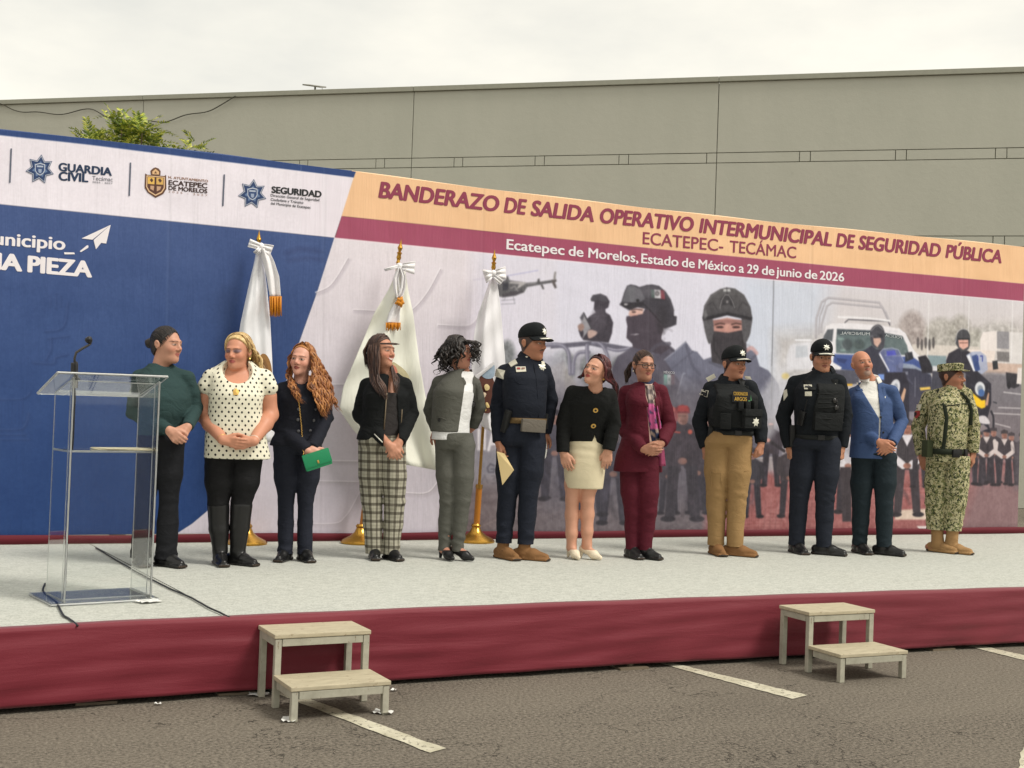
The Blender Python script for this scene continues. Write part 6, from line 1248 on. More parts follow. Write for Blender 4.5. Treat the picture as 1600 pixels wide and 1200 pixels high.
# ------------------------------------------------------------------ assembling one person from measured joints
def foot_pts(ank, ang, L=0.25):
    d = np.array([math.sin(ang), -math.cos(ang), 0.0]); h = np.array([ank[0], ank[1], 0.0]) - d * 0.065; return h, h + d * L, d
M_SOLE = plain('rubber_sole', (52, 42, 34), .8)
def shoes(P, legs, mat, kind='shoe', name='shoe', colf=None, top=None, size=1.0):
    for (hip, kn, an, ang) in legs:
        h, t, d = foot_pts(an, ang, 0.236 * size); F = Field(np.minimum(np.minimum(h, t), an) - .09, np.maximum(np.maximum(h, t), an) + np.array([.09, .09, .10 if top is None else top]), 0.0055)
        m1 = h + d * .12 * size; w_ = 0.037 * size
        if kind == 'heel':
            hz = 0.062; hh = h + d * .03 + np.array([0, 0, hz]); F.add(cone(hh + np.array([0, 0, .012]), h + d * .13 + np.array([0, 0, .042]), .028, .031), 0); F.add(cone(h + d * .13 + np.array([0, 0, .035]), t - d * .025 + np.array([0, 0, .020]), .034, .018), .02)
            F.add(cone(h + d * .012 + np.array([0, 0, .006]), hh - d * .008, .011, .017), .012)
            F.cut(ellip(np.array([an[0], an[1], .115]) + d * .035, (.032, .062, .050), rotz(ang).T), .01)
        else:
            F.add(cone(h + [0, 0, .040], m1 + [0, 0, .040], w_ * .95, w_ * 1.08), 0); F.add(cone(m1 + [0, 0, .038], t - d * .03 + [0, 0, .025], w_ * 1.08, w_ * .72), .02)
            F.add(cone(h + d * .05 + [0, 0, .05], np.array([an[0], an[1], max(an[2], .09)]), .042, .046), .02)
            if kind == 'boot': F.add(cone(np.array([an[0], an[1], .08]), an + (kn - an) * 0.42, .050, .056), .02)
            if kind == 'tall': F.add(cone(np.array([an[0], an[1], .09]), an + (kn - an) * 0.5, .050, .066), .02); F.add(cone(an + (kn - an) * 0.5, an + (kn - an) * 0.93, .066, .073), .01); F.disp(folds(.004, 5, 25, 60))
            if kind == 'boot': F.disp(folds(.003, 4, 30, 70), .02)
            F.add(rbox((h + t) / 2 + [0, 0, .011] - d * .004, (.041 * size, .121 * size, .012), .011, rotz(ang).T), .004)
        F.keep(lambda X, Y, Z_: 0.0005 - Z_ + 0 * X + 0 * Y)
        sh_ = P.part(name, F, mat, colf=colf)
        if kind != 'heel':
            G = Field(np.minimum(h, t) - [.07, .07, .01], np.maximum(h, t) + [.07, .07, .04], 0.005); G.add(rbox((h + t) / 2 + [0, 0, .010] - d * .004, (.039 * size, .121 * size, .0095), .006, rotz(ang).T), 0); G.add(cone(h + [0, 0, .012], t - d * .03 + [0, 0, .012], .037 * size, .030 * size), .01); G.keep(lambda X, Y, Z_: np.maximum(0.0002 - Z_, Z_ - .019) + 0 * X + 0 * Y); P.part('sole', G, M_SOLE, parent=sh_)

def sloped(T): return [(r_[0] + ((2, 5, 6)[i] if i < 3 else 0), r_[1], r_[2], r_[3] * .94, r_[4]) for i, r_ in enumerate(T)]
def person(base, label, yaw, torso, arms, legs, head, skin, top, trousers=None, top_k=.03, sleeve_r=(.066, .055, .042), hands=(None, None), leg_r=(.105, .085, .07), waist=None, bare_arms=False, bare_legs=False, neck_open=(.068, .03), fold=(.0034, .0044), leg_end=None, top_cut=None, top_extra=None, top_name='jacket', face={}, build={}, top_col=None, top_uv=None, leg_col=None, leg_uv=None, leg_extra=None, shoe=None, size=1.0, hand_size=.94, scoop=None, leg_name='trousers', nr=.053, legs_hidden=False, neck=None):
    torso = sloped(torso)
    P = Person(base, label); J = P.J; leg_r = (leg_r[0] - .004, leg_r[1] - .008, leg_r[2] - .008)
    rows = P.rows(torso); ya = R(yaw); P.rows_ = rows; P.yaw = ya
    A_ = [[J(*q) for q in a] for a in arms]; LG = [(J(*l[0]), J(*l[1]), J(*l[2]), l[3]) for l in legs]; P.arms, P.legs = A_, LG
    hc = J(*head['c']); HA = head_rot(head.get('yaw', 0), head.get('pitch', 0), head.get('roll', 0)); hs = head.get('s', 1.0) * .965; sleeve_r = tuple(q * .94 for q in sleeve_r); P.hc, P.HA, P.hs = hc, HA, hs
    topz = max(r[0] for r in rows); tr = max(rows, key=lambda r: r[0]); neckp = np.array([tr[1], tr[2], topz - .02]) if neck is None else J(*neck); P.neck = neckp
    # ---- body: one continuous surface from head to feet
    hz = [min(a[2][2] for a in A_) - .21, max(a[2][2] for a in A_) + .06]
    zs = zgrid([(hc[2] - .145, hc[2] + .15, .0036), (hz[0], hz[1], .0048), (hc[2] - .3, hc[2] - .145, .008)], hc[2] + .14)
    allp = np.array([q for a in A_ for q in a] + [hc] + [q for l in LG for q in l[:3]])
    F = Field(allp.min(0) - [.13, .30, 0], allp.max(0) + [.13, .22, 0], 0.0045, zs=zs)
    build_head(F, hc, HA, hs, neckp, nr, **build)
    zm_ = min(r_[0] for r_ in rows); F.add(loft([(r_[0] - .045 * (r_[0] - zm_) / (topz - zm_) + .03 * (1 - (r_[0] - zm_) / (topz - zm_)), *r_[1:]) for r_ in rows], ya, grow=-.028), .03)
    for i, a in enumerate(A_):
        ar = (.056, .050, .033) if bare_arms else tuple(r * .62 for r in sleeve_r[:2]) + (.027,)
        if bare_arms: ar = bare_arms
        s0 = a[0] + (np.array([tr[1], tr[2], topz]) - a[0]) * [.14, .14, 0] + [0, 0, -.035]; mid = a[0] + (a[1] - a[0]) * .5; fm = a[1] + (a[2] - a[1]) * .35
        chain(F, [s0, mid, a[1], fm, a[2]], [ar[0], ar[0] * .96, ar[1] * .95, ar[1] * .98, ar[2]], .02)
        if hands[i]:
            h_ = hands[i]; hand(F, a[2], J(*h_[0]), h_[1], h_[2], h_[3] if len(h_) > 3 else (.35, .4, .3), hand_size, *(h_[4:] if len(h_) > 4 else ()))
    for hp, kn, an, ang in LG:
        lr = bare_legs or tuple(r * .62 for r in leg_r[:2]) + (.036,)
        cf = kn + (an - kn) * .32 + np.array([0, .012, 0])
        chain(F, [hp + [0, 0, .05], hp + (kn - hp) * .5, kn, cf, kn + (an - kn) * .7, an], [lr[0], lr[0] * .92, lr[1] * .9, lr[1] * .96, (lr[1] + lr[2]) * .5, lr[2]], .02)
        h, t, d = foot_pts(an, ang, .22 * size)
        if shoe and shoe[1] == 'heel': F.add(cone(h + d * .045 + [0, 0, .088], h + d * .13 + [0, 0, .046], .024, .026), .02); F.add(cone(h + d * .13 + [0, 0, .044], t - d * .045 + [0, 0, .020], .022, .010), .02); F.add(cone(an, h + d * .06 + [0, 0, .085], lr[2], .027), .02)
        else: F.add(cone(h + [0, 0, .035], t - d * .03 + [0, 0, .022], .028, .020), .02); F.add(cone(an, h + d * .06 + [0, 0, .04], lr[2], .030), .02)
    F.add(cone(LG[0][0] + [0, 0, .07], LG[1][0] + [0, 0, .07], .045), .03)
    V, Q = F.mesh(1); col = paint_head(V, hc, HA, skin, hs, **face)
    P.body = P.part('body', (V, Q), SKIN, colf=lambda v: col)
    # ---- upper garment
    z0 = min(r[0] for r in rows); lo = np.array([min(r[1] - r[3] for r in rows) - .06, min(r[2] - r[4] for r in rows) - .10, z0 - .03]); hi = np.array([max(r[1] + r[3] for r in rows) + .06, max(r[2] + r[4] for r in rows) + .10, topz + .09])
    if not bare_arms:
        aa = np.array([q for a in A_ for q in a]); lo = np.minimum(lo, aa.min(0) - .09); hi = np.maximum(hi, aa.max(0) + .09)
    F = Field(lo, hi, 0.0068); F.add(loft(rows, ya), 0)
    for i, a in enumerate(A_):
        r = sleeve_r; inn = np.array([tr[1], tr[2], topz - .05]); sh = a[0] + (inn - a[0]) * [.06, .06, 0] + [0, 0, -.014]; F.add(cone(np.array([tr[1], tr[2], topz - .038]), sh + [0, 0, .0], .040, (.058 if bare_arms else r[0] * .88)), .022)
        if not bare_arms:
            G = Field(np.array([sh, a[1], a[2]]).min(0) - .1, np.array([sh, a[1], a[2]]).max(0) + .1, 0.0068)
            mid = sh + (a[1] - sh) * .5; fm = a[1] + (a[2] - a[1]) * .5
            for p, q, r0, r1 in ((sh, mid, r[0] * .9, (r[0] + r[1]) / 2 + .002), (mid, a[1], (r[0] + r[1]) / 2 + .002, r[1]), (a[1], fm, r[1], (r[1] + r[2]) / 2 + .002), (fm, a[2], (r[1] + r[2]) / 2 + .002, r[2])): G.add(cone(p, q, r0, r1), .008)
            ax = (a[2] - a[1]) / np.linalg.norm(a[2] - a[1]); cz = a[2] + ax * .004
            G.keep(lambda X, Y, Z_, ax=ax, cz=cz: np.minimum((X - cz[0]) * ax[0] + (Y - cz[1]) * ax[1] + (Z_ - cz[2]) * ax[2], 1) + 0 * X)
            el_ = a[1]; G.disp(lambda x, y, z, el_=el_: -.004 * (1 - 2 * np.abs(np.sin(48 * (z + .5 * x) + 16 * y + 3 * np.sin(20 * x))) ** .7) * np.exp(-((x - el_[0]) ** 2 + (y - el_[1]) ** 2 + (z - el_[2]) ** 2) / .009), .02); ff_ = folds(fold[0] * .9, int(base[0]) + 17 * i + 5, 30, 45); G.disp(ff_, .02)
            # merge sleeve into the garment grid
            ix = [np.searchsorted(g_, f_[0] - 1e-6) for g_, f_ in zip((F.xs, F.ys, F.zs), (G.xs, G.ys, G.zs))]
            fn = lambda X, Y, Z_, G=G: tri(G, X, Y, Z_)
            F.add((fn, np.array([G.xs[0], G.ys[0], G.zs[0]]) + .03, np.array([G.xs[-1], G.ys[-1], G.zs[-1]]) - .03), .011)
    if top_extra: top_extra(F, P)
    F.disp(folds(fold[0], int(base[0]), 20, 26), .025)
    if neck_open: F.cut(cone(neckp + HA @ np.array([0, .01, .0]) + [0, 0, neck_open[1]], hc + HA @ np.array([0, .02, -.03]), neck_open[0]), .008)
    if scoop: F.cut(ellip(J(scoop[0], scoop[1], scoop[2]), scoop[3:]), .006)
    else: F.cut(ellip(neckp + rotz(ya) @ np.array([0, -.050, .042]), (.062, .075, .046), rotz(ya).T), .008)
    if top_cut: top_cut(F, P)
    P.topF = F
    P.top = P.part(top_name, F, top, colf=(lambda v: top_col(v, P)) if top_col else None, uvf=(lambda v: top_uv(v, P)) if top_uv else None)
    # ---- trousers
    if trousers is not None:
        wz = J(*waist[0])[2]; wr = P.rows([(waist[0][1], waist[0][0], waist[1], waist[2], waist[0][2] if len(waist[0]) > 2 else 0.0)])[0]
        hipz = np.mean([l[0][2] for l in LG]); hx = np.mean([l[0][0] for l in LG]); hy = np.mean([l[0][1] for l in LG]); hw = abs(LG[1][0][0] - LG[0][0][0]) / 2 + leg_r[0]
        al = np.array([q for l in LG for q in l[:3]]); F = Field(al.min(0) - [.15, .15, .0] - [0, 0, .02], np.maximum(al.max(0), [0, 0, wz]) + [.15, .15, .02], 0.007)
        for i, (hp, kn, an, ang) in enumerate(LG):
            r = leg_r[i] if isinstance(leg_r[0], tuple) else leg_r
            mid = hp + (kn - hp) * .5 + [0, -.006, 0]; cf = kn + (an - kn) * .45 + np.array([0, .01, 0]); pts = np.array([hp + [0, 0, .03], mid, kn, cf, an - [0, 0, .03]])
            G = Field(pts.min(0) - .15, pts.max(0) + .15, 0.007); chain(G, pts, [r[0], r[0] * .86 + r[1] * .14, r[1], (r[1] + r[2]) / 2, r[2]], .014)
            fn = lambda X, Y, Z_, G=G: tri(G, X, Y, Z_); F.add((fn, np.array([G.xs[0], G.ys[0], G.zs[0]]) + .03, np.array([G.xs[-1], G.ys[-1], G.zs[-1]]) - .03), .004)
        F.add(loft([(wz, wr[1], wr[2], waist[1], waist[2]), ((wz + hipz) / 2 + .02, (wr[1] * .6 + hx * .4), (wr[2] * .6 + hy * .4), (waist[1] * .4 + hw * .6) + .004, waist[2] * 1.0), (hipz + .045, hx, hy, hw * .985, min(waist[2] * .97, leg_r[0] + .022)), (hipz + .01, hx, hy, hw * .90, leg_r[0] * .86)], ya), .022)
        if leg_extra: leg_extra(F, P)
        az = max(l[2][2] for l in LG); kz = np.mean([l[1][2] for l in LG]); ff = folds(fold[1], int(base[0]) + 3, 16, 20); f2 = folds(fold[1] * 1.5, int(base[0]) + 9, 46, 90); sx = F.xs
        F.disp(lambda x, y, z: ff(x, y, z) + f2(x, y, z) * (np.exp(-((z - az - .03) / .07) ** 2) * 1.2 + .8 * np.exp(-((z - kz) / .07) ** 2) + .5 * np.exp(-((z - hipz - .0) / .05) ** 2)), .03)
        lz = min(l[2][2] for l in LG); F.keep(lambda X, Y, Z_: np.maximum((lz - .032 if leg_end is None else J(P.px0, leg_end)[2]) - Z_ + .0 * X + 0 * Y, -9)); F.keep(lambda X, Y, Z_: Z_ - wz + 0 * X + 0 * Y)
        P.legF = F; P.trousers = P.part(leg_name, F, trousers, colf=(lambda v: leg_col(v, P)) if leg_col else None, uvf=(lambda v: leg_uv(v, P)) if leg_uv else None)
    if shoe: shoes(P, LG, shoe[0], shoe[1], shoe[2] if len(shoe) > 2 else 'shoe', colf=shoe[3] if len(shoe) > 3 else None, size=size, top=.4 if shoe[1] in ('tall', 'boot') else None)
    return P
def tri(G, X, Y, Z_):
    """trilinear look-up of a field"""
    fx = np.clip((X - G.xs[0]) / (G.xs[1] - G.xs[0]), 0, len(G.xs) - 1.001); fy = np.clip((Y - G.ys[0]) / (G.ys[1] - G.ys[0]), 0, len(G.ys) - 1.001); fz = np.clip((Z_ - G.zs[0]) / (G.zs[1] - G.zs[0]), 0, len(G.zs) - 1.001)
    i, j, k = fx.astype(int), fy.astype(int), fz.astype(int); fx, fy, fz = fx - i, fy - j, fz - k; r = 0
    for a in (0, 1):
        for b in (0, 1):
            for c in (0, 1): r = r + G.d[i + a, j + b, k + c] * (fx if a else 1 - fx) * (fy if b else 1 - fy) * (fz if c else 1 - fz)
    return r
def limb_uv(V, axes):
    """cloth coordinates wrapped round the nearest limb axis (a, b, radius)"""
    best = np.full(len(V), 1e9); uv = np.zeros((len(V), 3))
    for a, b, r in axes:
        ab = b - a; t = np.clip(((V - a) @ ab) / (ab @ ab), 0, 1); q = V - a - t[:, None] * ab; d = np.linalg.norm(q, axis=1) - r * .6; m = d < best; best = np.where(m, d, best)
        ang = np.arctan2(q[:, 0], -q[:, 1]); uv[m, 0] = (ang * r)[m]; uv[m, 1] = V[m, 2]
    return uv
def on_front(P, F, px, py, lift=.004, w=0.0):
    """point and outward normal of a garment where the pixel's line of sight meets it"""
    q = P.J(px, py, 0); p, n = surf_hit(F, q[0], q[2]); d = P.J(px, py, p[1]); p, n = surf_hit(F, d[0], d[2]); return p + n * lift, n
def decal(P, F, px_poly, mat, name, parent=None, lift=.003, t=.003, z=None):
    """small sewn-on shape following the cloth, given as an outline in px"""
    for sft in range(0, 15):      # slide inwards until the whole patch lies on the cloth
        sg = np.sign(P.px0 - np.mean([q[0] for q in px_poly])); q_ = [(x + sg * sft, y) for x, y in px_poly]
        if all(surf_hit(F, *P.J(x, y)[[0, 2]])[1][1] != -1.0 for x, y in q_): px_poly = q_; break
    pts = []; ns = []
    hit = []
    for x, y in px_poly: p, n = on_front(P, F, x, y, lift); pts.append(p); hit.append(not (n[1] == -1.0 and n[0] == 0)); ns.append(n)
    if any(hit): ns = [n for n, h in zip(ns, hit) if h]
    ys = np.array([p[1] for p, h in zip(pts, hit) if h or not any(hit)]); med = np.median(ys); pts = [p if h else np.array([p[0], med, p[2]]) for p, h in zip(pts, hit)]
    pts = [np.array([p[0], np.clip(p[1], med - .04, med + .04), p[2]]) for p in pts]
    n = np.mean(ns, 0); n /= np.linalg.norm(n); bm = bmesh.new(); f = [bm.verts.new(p) for p in pts]; b = [bm.verts.new(p - n * t) for p in pts]; c = bm.verts.new(np.mean(pts, 0) + n * .0015); m_ = len(pts)
    for i in range(m_): j = (i + 1) % m_; bm.faces.new((f[i], f[j], c)); bm.faces.new((f[i], b[i], b[j], f[j]))
    bmesh.ops.recalc_face_normals(bm, faces=bm.faces); me = bpy.data.meshes.new(name); bm.to_mesh(me); bm.free(); return mesh_obj(name, me, mat, parent or P.root)
def text_at(P, s, M, w_, h_, c, parent=None, bold=.03):
    me, v = text_geo(s, 0); fs = [list(q.vertices) for q in me.polygons]; bpy.data.meshes.remove(me); v = v - (v.min(0) + v.max(0)) / 2; sx, sz = w_ / np.ptp(v[:, 0]), h_ / np.ptp(v[:, 1]); co, F_ = [], []
    for i, (ox, oy) in enumerate([(-bold, 0), (bold, 0), (0, 0)]): F_ += [[k + len(co) for k in f] for f in fs]; co += [tuple(M @ Vector(((a + ox) * sx, -.0004 * i, (b + oy) * sz))) for a, b, _ in v]
    me = bpy.data.meshes.new('lettering'); me.from_pydata(co, [], F_); return mesh_obj('lettering', me, ink(c), parent or P.root)
def line_on(P, F, px_line, r, mat, name, parent=None, lift=.002, n=6):
    pts = [on_front(P, F, x, y, lift)[0] for x, y in px_line]; return MB().tube(pts, r, n).build(name, mat, parent or P.root, smooth=True)
def text_on(P, F, s, px, py, width_px, height_px, c, parent=None, lift=.006, bold=.012):
    p, n = on_front(P, F, px, py, lift); n = np.array([n[0], n[1], n[2] * .3]); M = frame_at(p, n); me, v = text_geo(s, bold); v = v - (v.min(0) + v.max(0)) / 2
    w_ = width_px / P.s / max(.45, abs(n[1]) / np.linalg.norm(n)); v[:, 0] *= w_ / np.ptp(v[:, 0]); v[:, 1] *= height_px / P.s / np.ptp(v[:, 1])
    co = [tuple(M @ Vector((a, 0, b))) for a, b, _ in v]; fs = [list(q.vertices) for q in me.polygons]; bpy.data.meshes.remove(me); me = bpy.data.meshes.new('lettering'); me.from_pydata(co, [], fs)
    return mesh_obj('lettering', me, ink(c), parent or P.root)
def collar(P, mat, r=.062, h=.04, gap=.9, yaw=None, c=None, flare=.014, name='collar'):
    c = P.neck + np.array([0, .006, .012]) if c is None else c; ya = P.yaw if yaw is None else yaw; n, m_ = 34, 7; Q = np.zeros((n, m_, 3))
    for i in range(n):
        a = ya - math.pi / 2 + gap / 2 + (2 * math.pi - gap) * i / (n - 1); e = abs(i / (n - 1) - .5) * 2; hh = h * (1 - .25 * e)
        for j in range(m_):
            v = j / (m_ - 1)
            if v < .5: z, rr = hh * v * 2, r - .003
            else: z, rr = hh * (1 - (v - .5) * 2 * (.85 + .5 * e ** 3)), r + flare * (v - .5) * 2 * (1 + e)
            Q[i, j] = c + np.array([math.cos(a) * rr, math.sin(a) * rr * .95, z + .012 * math.sin(a - ya)])
    o = grid_mesh(name, Q, mat, P.root); md = o.modifiers.new('thick', 'SOLIDIFY'); md.thickness = .003; return o
def officer_cap(P, mat, braid=True, emblem=True, c=(0, .012, .055), tilt=8):
    T = lambda q: P.hc + P.HA @ (np.asarray(q, float) * P.hs); F = Field(P.hc - .15, P.hc + .18, .005)
    A = P.HA @ np.array([[1, 0, 0], [0, math.cos(R(tilt)), math.sin(R(tilt))], [0, -math.sin(R(tilt)), math.cos(R(tilt))]])
    F.add(ellip(T((0, .014, .056)), np.array((.084, .104, .092)) * P.hs, A.T), 0); F.add(ellip(T((0, -.032, .088)), np.array((.066, .062, .062)) * P.hs, A.T), .03)
    nrm = A @ np.array([0, 0, 1.0]); o = T((0, 0, .043)); F.keep(lambda X, Y, Z_: -((X - o[0]) * nrm[0] + (Y - o[1]) * nrm[1] + (Z_ - o[2]) * nrm[2]))
    cap = P.part('cap', F, mat); n, m_ = 22, 9; Q = np.zeros((n, m_, 3)); B = np.zeros((n, 3, 3))
    for i in range(n):
        a = (i / (n - 1) - .5) * 2 * 1.22
        for j in range(m_):
            v = j / (m_ - 1); rx, ry = .083, .100; x, y = math.sin(a) * rx, .014 - math.cos(a) * ry; ext = v * .084 * max(0, math.cos(a * .98)) ** .7; q = np.array([x * (1 + .12 * v), y - ext, .045 - .15 * y - .30 * ext - 1.7 * x * x * (1.0 + .6 * v) + tilt * .0002]); Q[i, j] = T(q)
            if 5 <= j < 8: B[i, j - 5] = T(q + [0, 0, .0045])
    o2 = grid_mesh('brim', Q, mat, cap); md = o2.modifiers.new('thick', 'SOLIDIFY'); md.thickness = .005; md.offset = 0
    if braid:
        o3 = grid_mesh('brim_braid', B[4:-4], M_STAR, cap); md = o3.modifiers.new('thick', 'SOLIDIFY'); md.thickness = .002
    if emblem:
        nn = P.HA @ np.array([0, -.93, .36]); star_badge('badge', frame_at(T((0, -.098, .092)), nn, P.HA @ np.array([0, 0, 1.0])), .029, M_STAR, cap)
    MB().lathe(T((0, .004, .150)), [(.001, -.004), (.008, -.004), (.006, .003), (.001, .004)], 8).build('button', mat, cap)
    return cap
def short_hair(P, mat, **k):
    return scalp(P, P.hc, P.HA, P.hs, mat, grow=.004, line=(.075, .062), nz=.001, **k)
def belt(P, py, px, mat, a, b, h=.036, yaw=None, name='belt', buckle=None, w=0.0, tilt=0.0):
    c = P.J(px, py, w); ya = P.yaw if yaw is None else yaw; n = 44; Q = np.zeros((n, 4, 3))
    for i in range(n):
        t = 2 * math.pi * i / n; x, y = a * np.sign(math.cos(t)) * abs(math.cos(t)) ** .87, b * np.sign(math.sin(t)) * abs(math.sin(t)) ** .87
        for j, (dz, g) in enumerate(((-.5, -.006), (-.5, .002), (.5, .002), (.5, -.006))): Q[i, j] = c + np.array([x * math.cos(ya) - y * math.sin(ya), x * math.sin(ya) + y * math.cos(ya), dz * h]) * 1 + np.array([math.cos(t + ya) * g, math.sin(t + ya) * g, tilt * x])
    o = grid_mesh(name, Q, mat, P.root, closed=True)
    if buckle is not None:
        d = rotz(ya) @ np.array([0, -1, 0]); MB().box((0, 0, 0), (.055, .012, h * 1.1), M=frame_at(c + d * (b + .004), d), bevel=.003).build('buckle', buckle, o)
    return o
def pouch(P, F, px, py, wpx, hpx, t, mat, name, parent=None, lift=0.0, roll=0.0, n=None):
    p, nn = on_front(P, F, px, py, t / 2 + lift) if F is not None else (px, n); nn = np.asarray(nn) if n is None else np.asarray(n, float); nn = np.array([nn[0], nn[1], nn[2] * .2]); M = frame_at(p, nn) @ Matrix.Rotation(R(roll), 4, 'Y')
    return MB().box((0, 0, 0), (wpx / P.s, t, hpx / P.s), M=M, bevel=min(.006, t * .3)).build(name, mat, parent or P.root, smooth=50)
def shades(P, F, px, py, roll, label, group=None):
    p, n = on_front(P, F, px, py, .012); M = Matrix.Translation(P.P0 + np.array([0, 0, .003])) @ Matrix.Rotation(-P.phi, 4, 'Z') @ frame_at(p, n) @ Matrix.Rotation(R(roll), 4, 'Y')
    e = empty('sunglasses', label=label, cat='sunglasses'); e.matrix_world = M
    for sx in (-1, 1):
        MB().lathe((0, 0, 0), [(.004, -.004), (.021, -.003), (.022, 0), (.004, .004)], 14, M=Matrix.Translation((sx * .029, 0, 0)) @ Matrix.Rotation(R(90), 4, 'X') @ Matrix.Diagonal((1.1, .9, 1, 1))).build('lens', M_LENS, e, smooth=True)
    MB().tube([(-.052, 0, .012), (-.05, .0, .014), (0, -.003, .008), (.05, 0, .014), (.052, 0, .012)], .0028, 6).build('frame_bar', M_GLFR, e, smooth=True)
    return e
M_LENS = plain('dark_lens', (40, 38, 38), 0.12, var=.05, spec=.6); M_GLFR = plain('glasses_frame', (34, 30, 28), 0.3)
def held(o, P):        # places a thing made in the person's frame
    o.matrix_world = Matrix.Translation(P.P0 + np.array([0, 0, .003])) @ Matrix.Rotation(-P.phi, 4, 'Z'); return o
def strip(P, F, cl, wd, mat, name, lift=.012, colf=None, m_=40, k_=9, bow=.006):
    t = np.linspace(0, len(cl) - 1, m_); cx = np.interp(t, range(len(cl)), [c[0] for c in cl]); cy = np.interp(t, range(len(cl)), [c[1] for c in cl]); ww = np.interp(t, range(len(cl)), wd); lf = np.interp(t, range(len(cl)), lift if hasattr(lift, '__len__') else [lift] * len(cl)); Q = np.zeros((m_, k_, 3)); yb = []
    for i in range(m_): p, n = on_front(P, F, cx[i], cy[i], lf[i]); yb.append(p[1])
    yb = np.convolve(np.pad(yb, 4, 'edge'), np.ones(9) / 9, 'valid')
    for i in range(m_):
        for j in range(k_): s_ = j / (k_ - 1) * 2 - 1; q = P.J(cx[i] + s_ * ww[i] / 2, cy[i], yb[i] + .35 * s_ ** 2 * ww[i] / P.s / 2 - bow * math.cos(s_ * 5 + i * .15)); Q[i, j] = q
    I = np.arange(m_ * k_).reshape(m_, k_); q4 = np.stack([I[:-1, :-1], I[1:, :-1], I[1:, 1:], I[:-1, 1:]], -1).reshape(-1, 4); V = Q.reshape(-1, 3)
    o = mesh_obj(name, np_mesh(name, V, q4, True, colf(V) if colf else None), mat, P.root); md = o.modifiers.new('thick', 'SOLIDIFY'); md.thickness = .004; return o
# ================================================================== THE TWELVE PEOPLE
BLK_HAIR = hair_mat('black_hair', (14, 12, 12), (30, 26, 25), (58, 50, 46)); GREYSHORT = (52, 48, 46)
UP, DN = np.array([0, 0, 1.0]), np.array([0, 0, -1.0]); BACK = np.array([0, 1.0, 0]); FRONT = -BACK
# ---- 1 woman in the dark green sweater
M = fabric('green_knit', (46, 66, 66), 0.9, weave=500, bump=.35)
P = person((246, 884), 'woman in a dark green sweater and black flared trousers behind the lectern', 28,
    [(566, 250, .075, .07, .02), (574, 252, .12, .085, .015), (584, 254, .165, .10, .01), (600, 256, .165, .12, 0), (622, 257, .165, .145, -.02), (645, 256, .16, .145, -.02), (665, 252, .155, .14, 0), (683, 249, .15, .135, 0)],
    [[(216, 588, .03), (208, 646, .03), (262, 666, -.2)], [(293, 588, .01), (303, 640, .04), (291, 662, -.17)]],
    [[(236, 705, .0), (228, 778, .02), (222, 868, .03), .2], [(265, 705, -.02), (263, 778, -.02), (259, 868, -.02), .7]],
    dict(c=(259, 539, 0), yaw=52, pitch=-3, s=1.04), (200, 146, 120), M, fabric('black_denim', (24, 25, 29), .8), sleeve_r=(.060, .052, .042), waist=((250, 680), .155, .13), leg_r=(.092, .070, .082),
    hands=[((288, 690, -.24), BACK + UP * .2, 1, (.5, .6, .4)), ((268, 690, -.25), BACK, -1, (.6, .7, .5))], top_name='sweater', face=dict(lips=(170, 92, 84), brow=(40, 32, 30), blush=.3), build=dict(fem=True, chub=.35), shoe=(M_BLACKP, 'shoe'), neck_open=(.066, .012), nr=.052)
scalp(P, P.hc, P.HA, P.hs, BLK_HAIR, grow=.004, line=(.060, .086)); crown(P, 110, (.003, .006), BLK_HAIR, grow=.006, to=(0, .115, .0), seed=1)
T = lambda q: P.hc + P.HA @ (np.asarray(q, float) * P.hs)
F = Field(T((0, .13, 0)) - .07, T((0, .13, 0)) + .07, .005); F.add(ellip(T((0, .136, .0)), (.034, .033, .036)), 0); F.add(ellip(T((0, .108, .0)), (.028, .030, .028)), .01); F.disp(lambda x, y, z: .003 * np.sin(90 * x + 120 * z) * np.sin(100 * y), .02); P.part('hair_bun', F, BLK_HAIR)
line_on(P, P.topF, [(280, 664), (286, 659), (292, 662)], .003, M_GOLD, 'bracelet', lift=.01)

# ---- 2 woman in the polka dot blouse
k = N('polka_cloth'); uv = k.n('SeparateXYZ'); k.set(uv.inputs[0], k.attr('cloth').outputs['Vector'])
def cell(ox, oz):
    a = k.math('SUBTRACT', k.math('FRACT', k.math('ADD', k.math('DIVIDE', uv.outputs[0], .052), ox)), .5); b = k.math('SUBTRACT', k.math('FRACT', k.math('ADD', k.math('DIVIDE', uv.outputs[1], .056), oz)), .5)
    return k.math('ADD', k.math('POWER', k.math('MULTIPLY', a, .052), 2), k.math('POWER', k.math('MULTIPLY', b, .056), 2))
dot = k.math('LESS_THAN', k.math('MINIMUM', cell(.5, .5), cell(0.0, 0.0)), .0078 ** 2)
k.P(Base_Color=k.mix(dot, lin((226, 222, 202)), lin((24, 22, 24))), Roughness=.7); k.p.inputs['Specular IOR Level'].default_value = .2; k.bump(k.noise(k.obj(), 22, 4), .3, .02); POLKA = k.m
def polka_uv(v, P):
    c = np.array([np.interp(v[:, 2], *zip(*sorted((r[0], r[i]) for r in P.rows_))) for i in (1, 2)]).T; q = v[:, :2] - c
    u = np.arctan2(q[:, 0], -q[:, 1]) * .19; s_ = (np.abs(v[:, 0] - P.rows_[3][1]) > .15) & (v[:, 2] > P.J(P.px0, 618)[2]); return np.stack([np.where(s_, v[:, 0], u), v[:, 2]], 1)
def caps(F, P):
    for sh, px, py in ((P.arms[0][0], 324, 604), (P.arms[1][0], 417, 606)): q = P.J(px, py, 0); F.add(cone(sh + [0, 0, -.012], q, .064, .066), .03)
BLK_LEG = fabric('black_leggings', (20, 20, 22), .7)
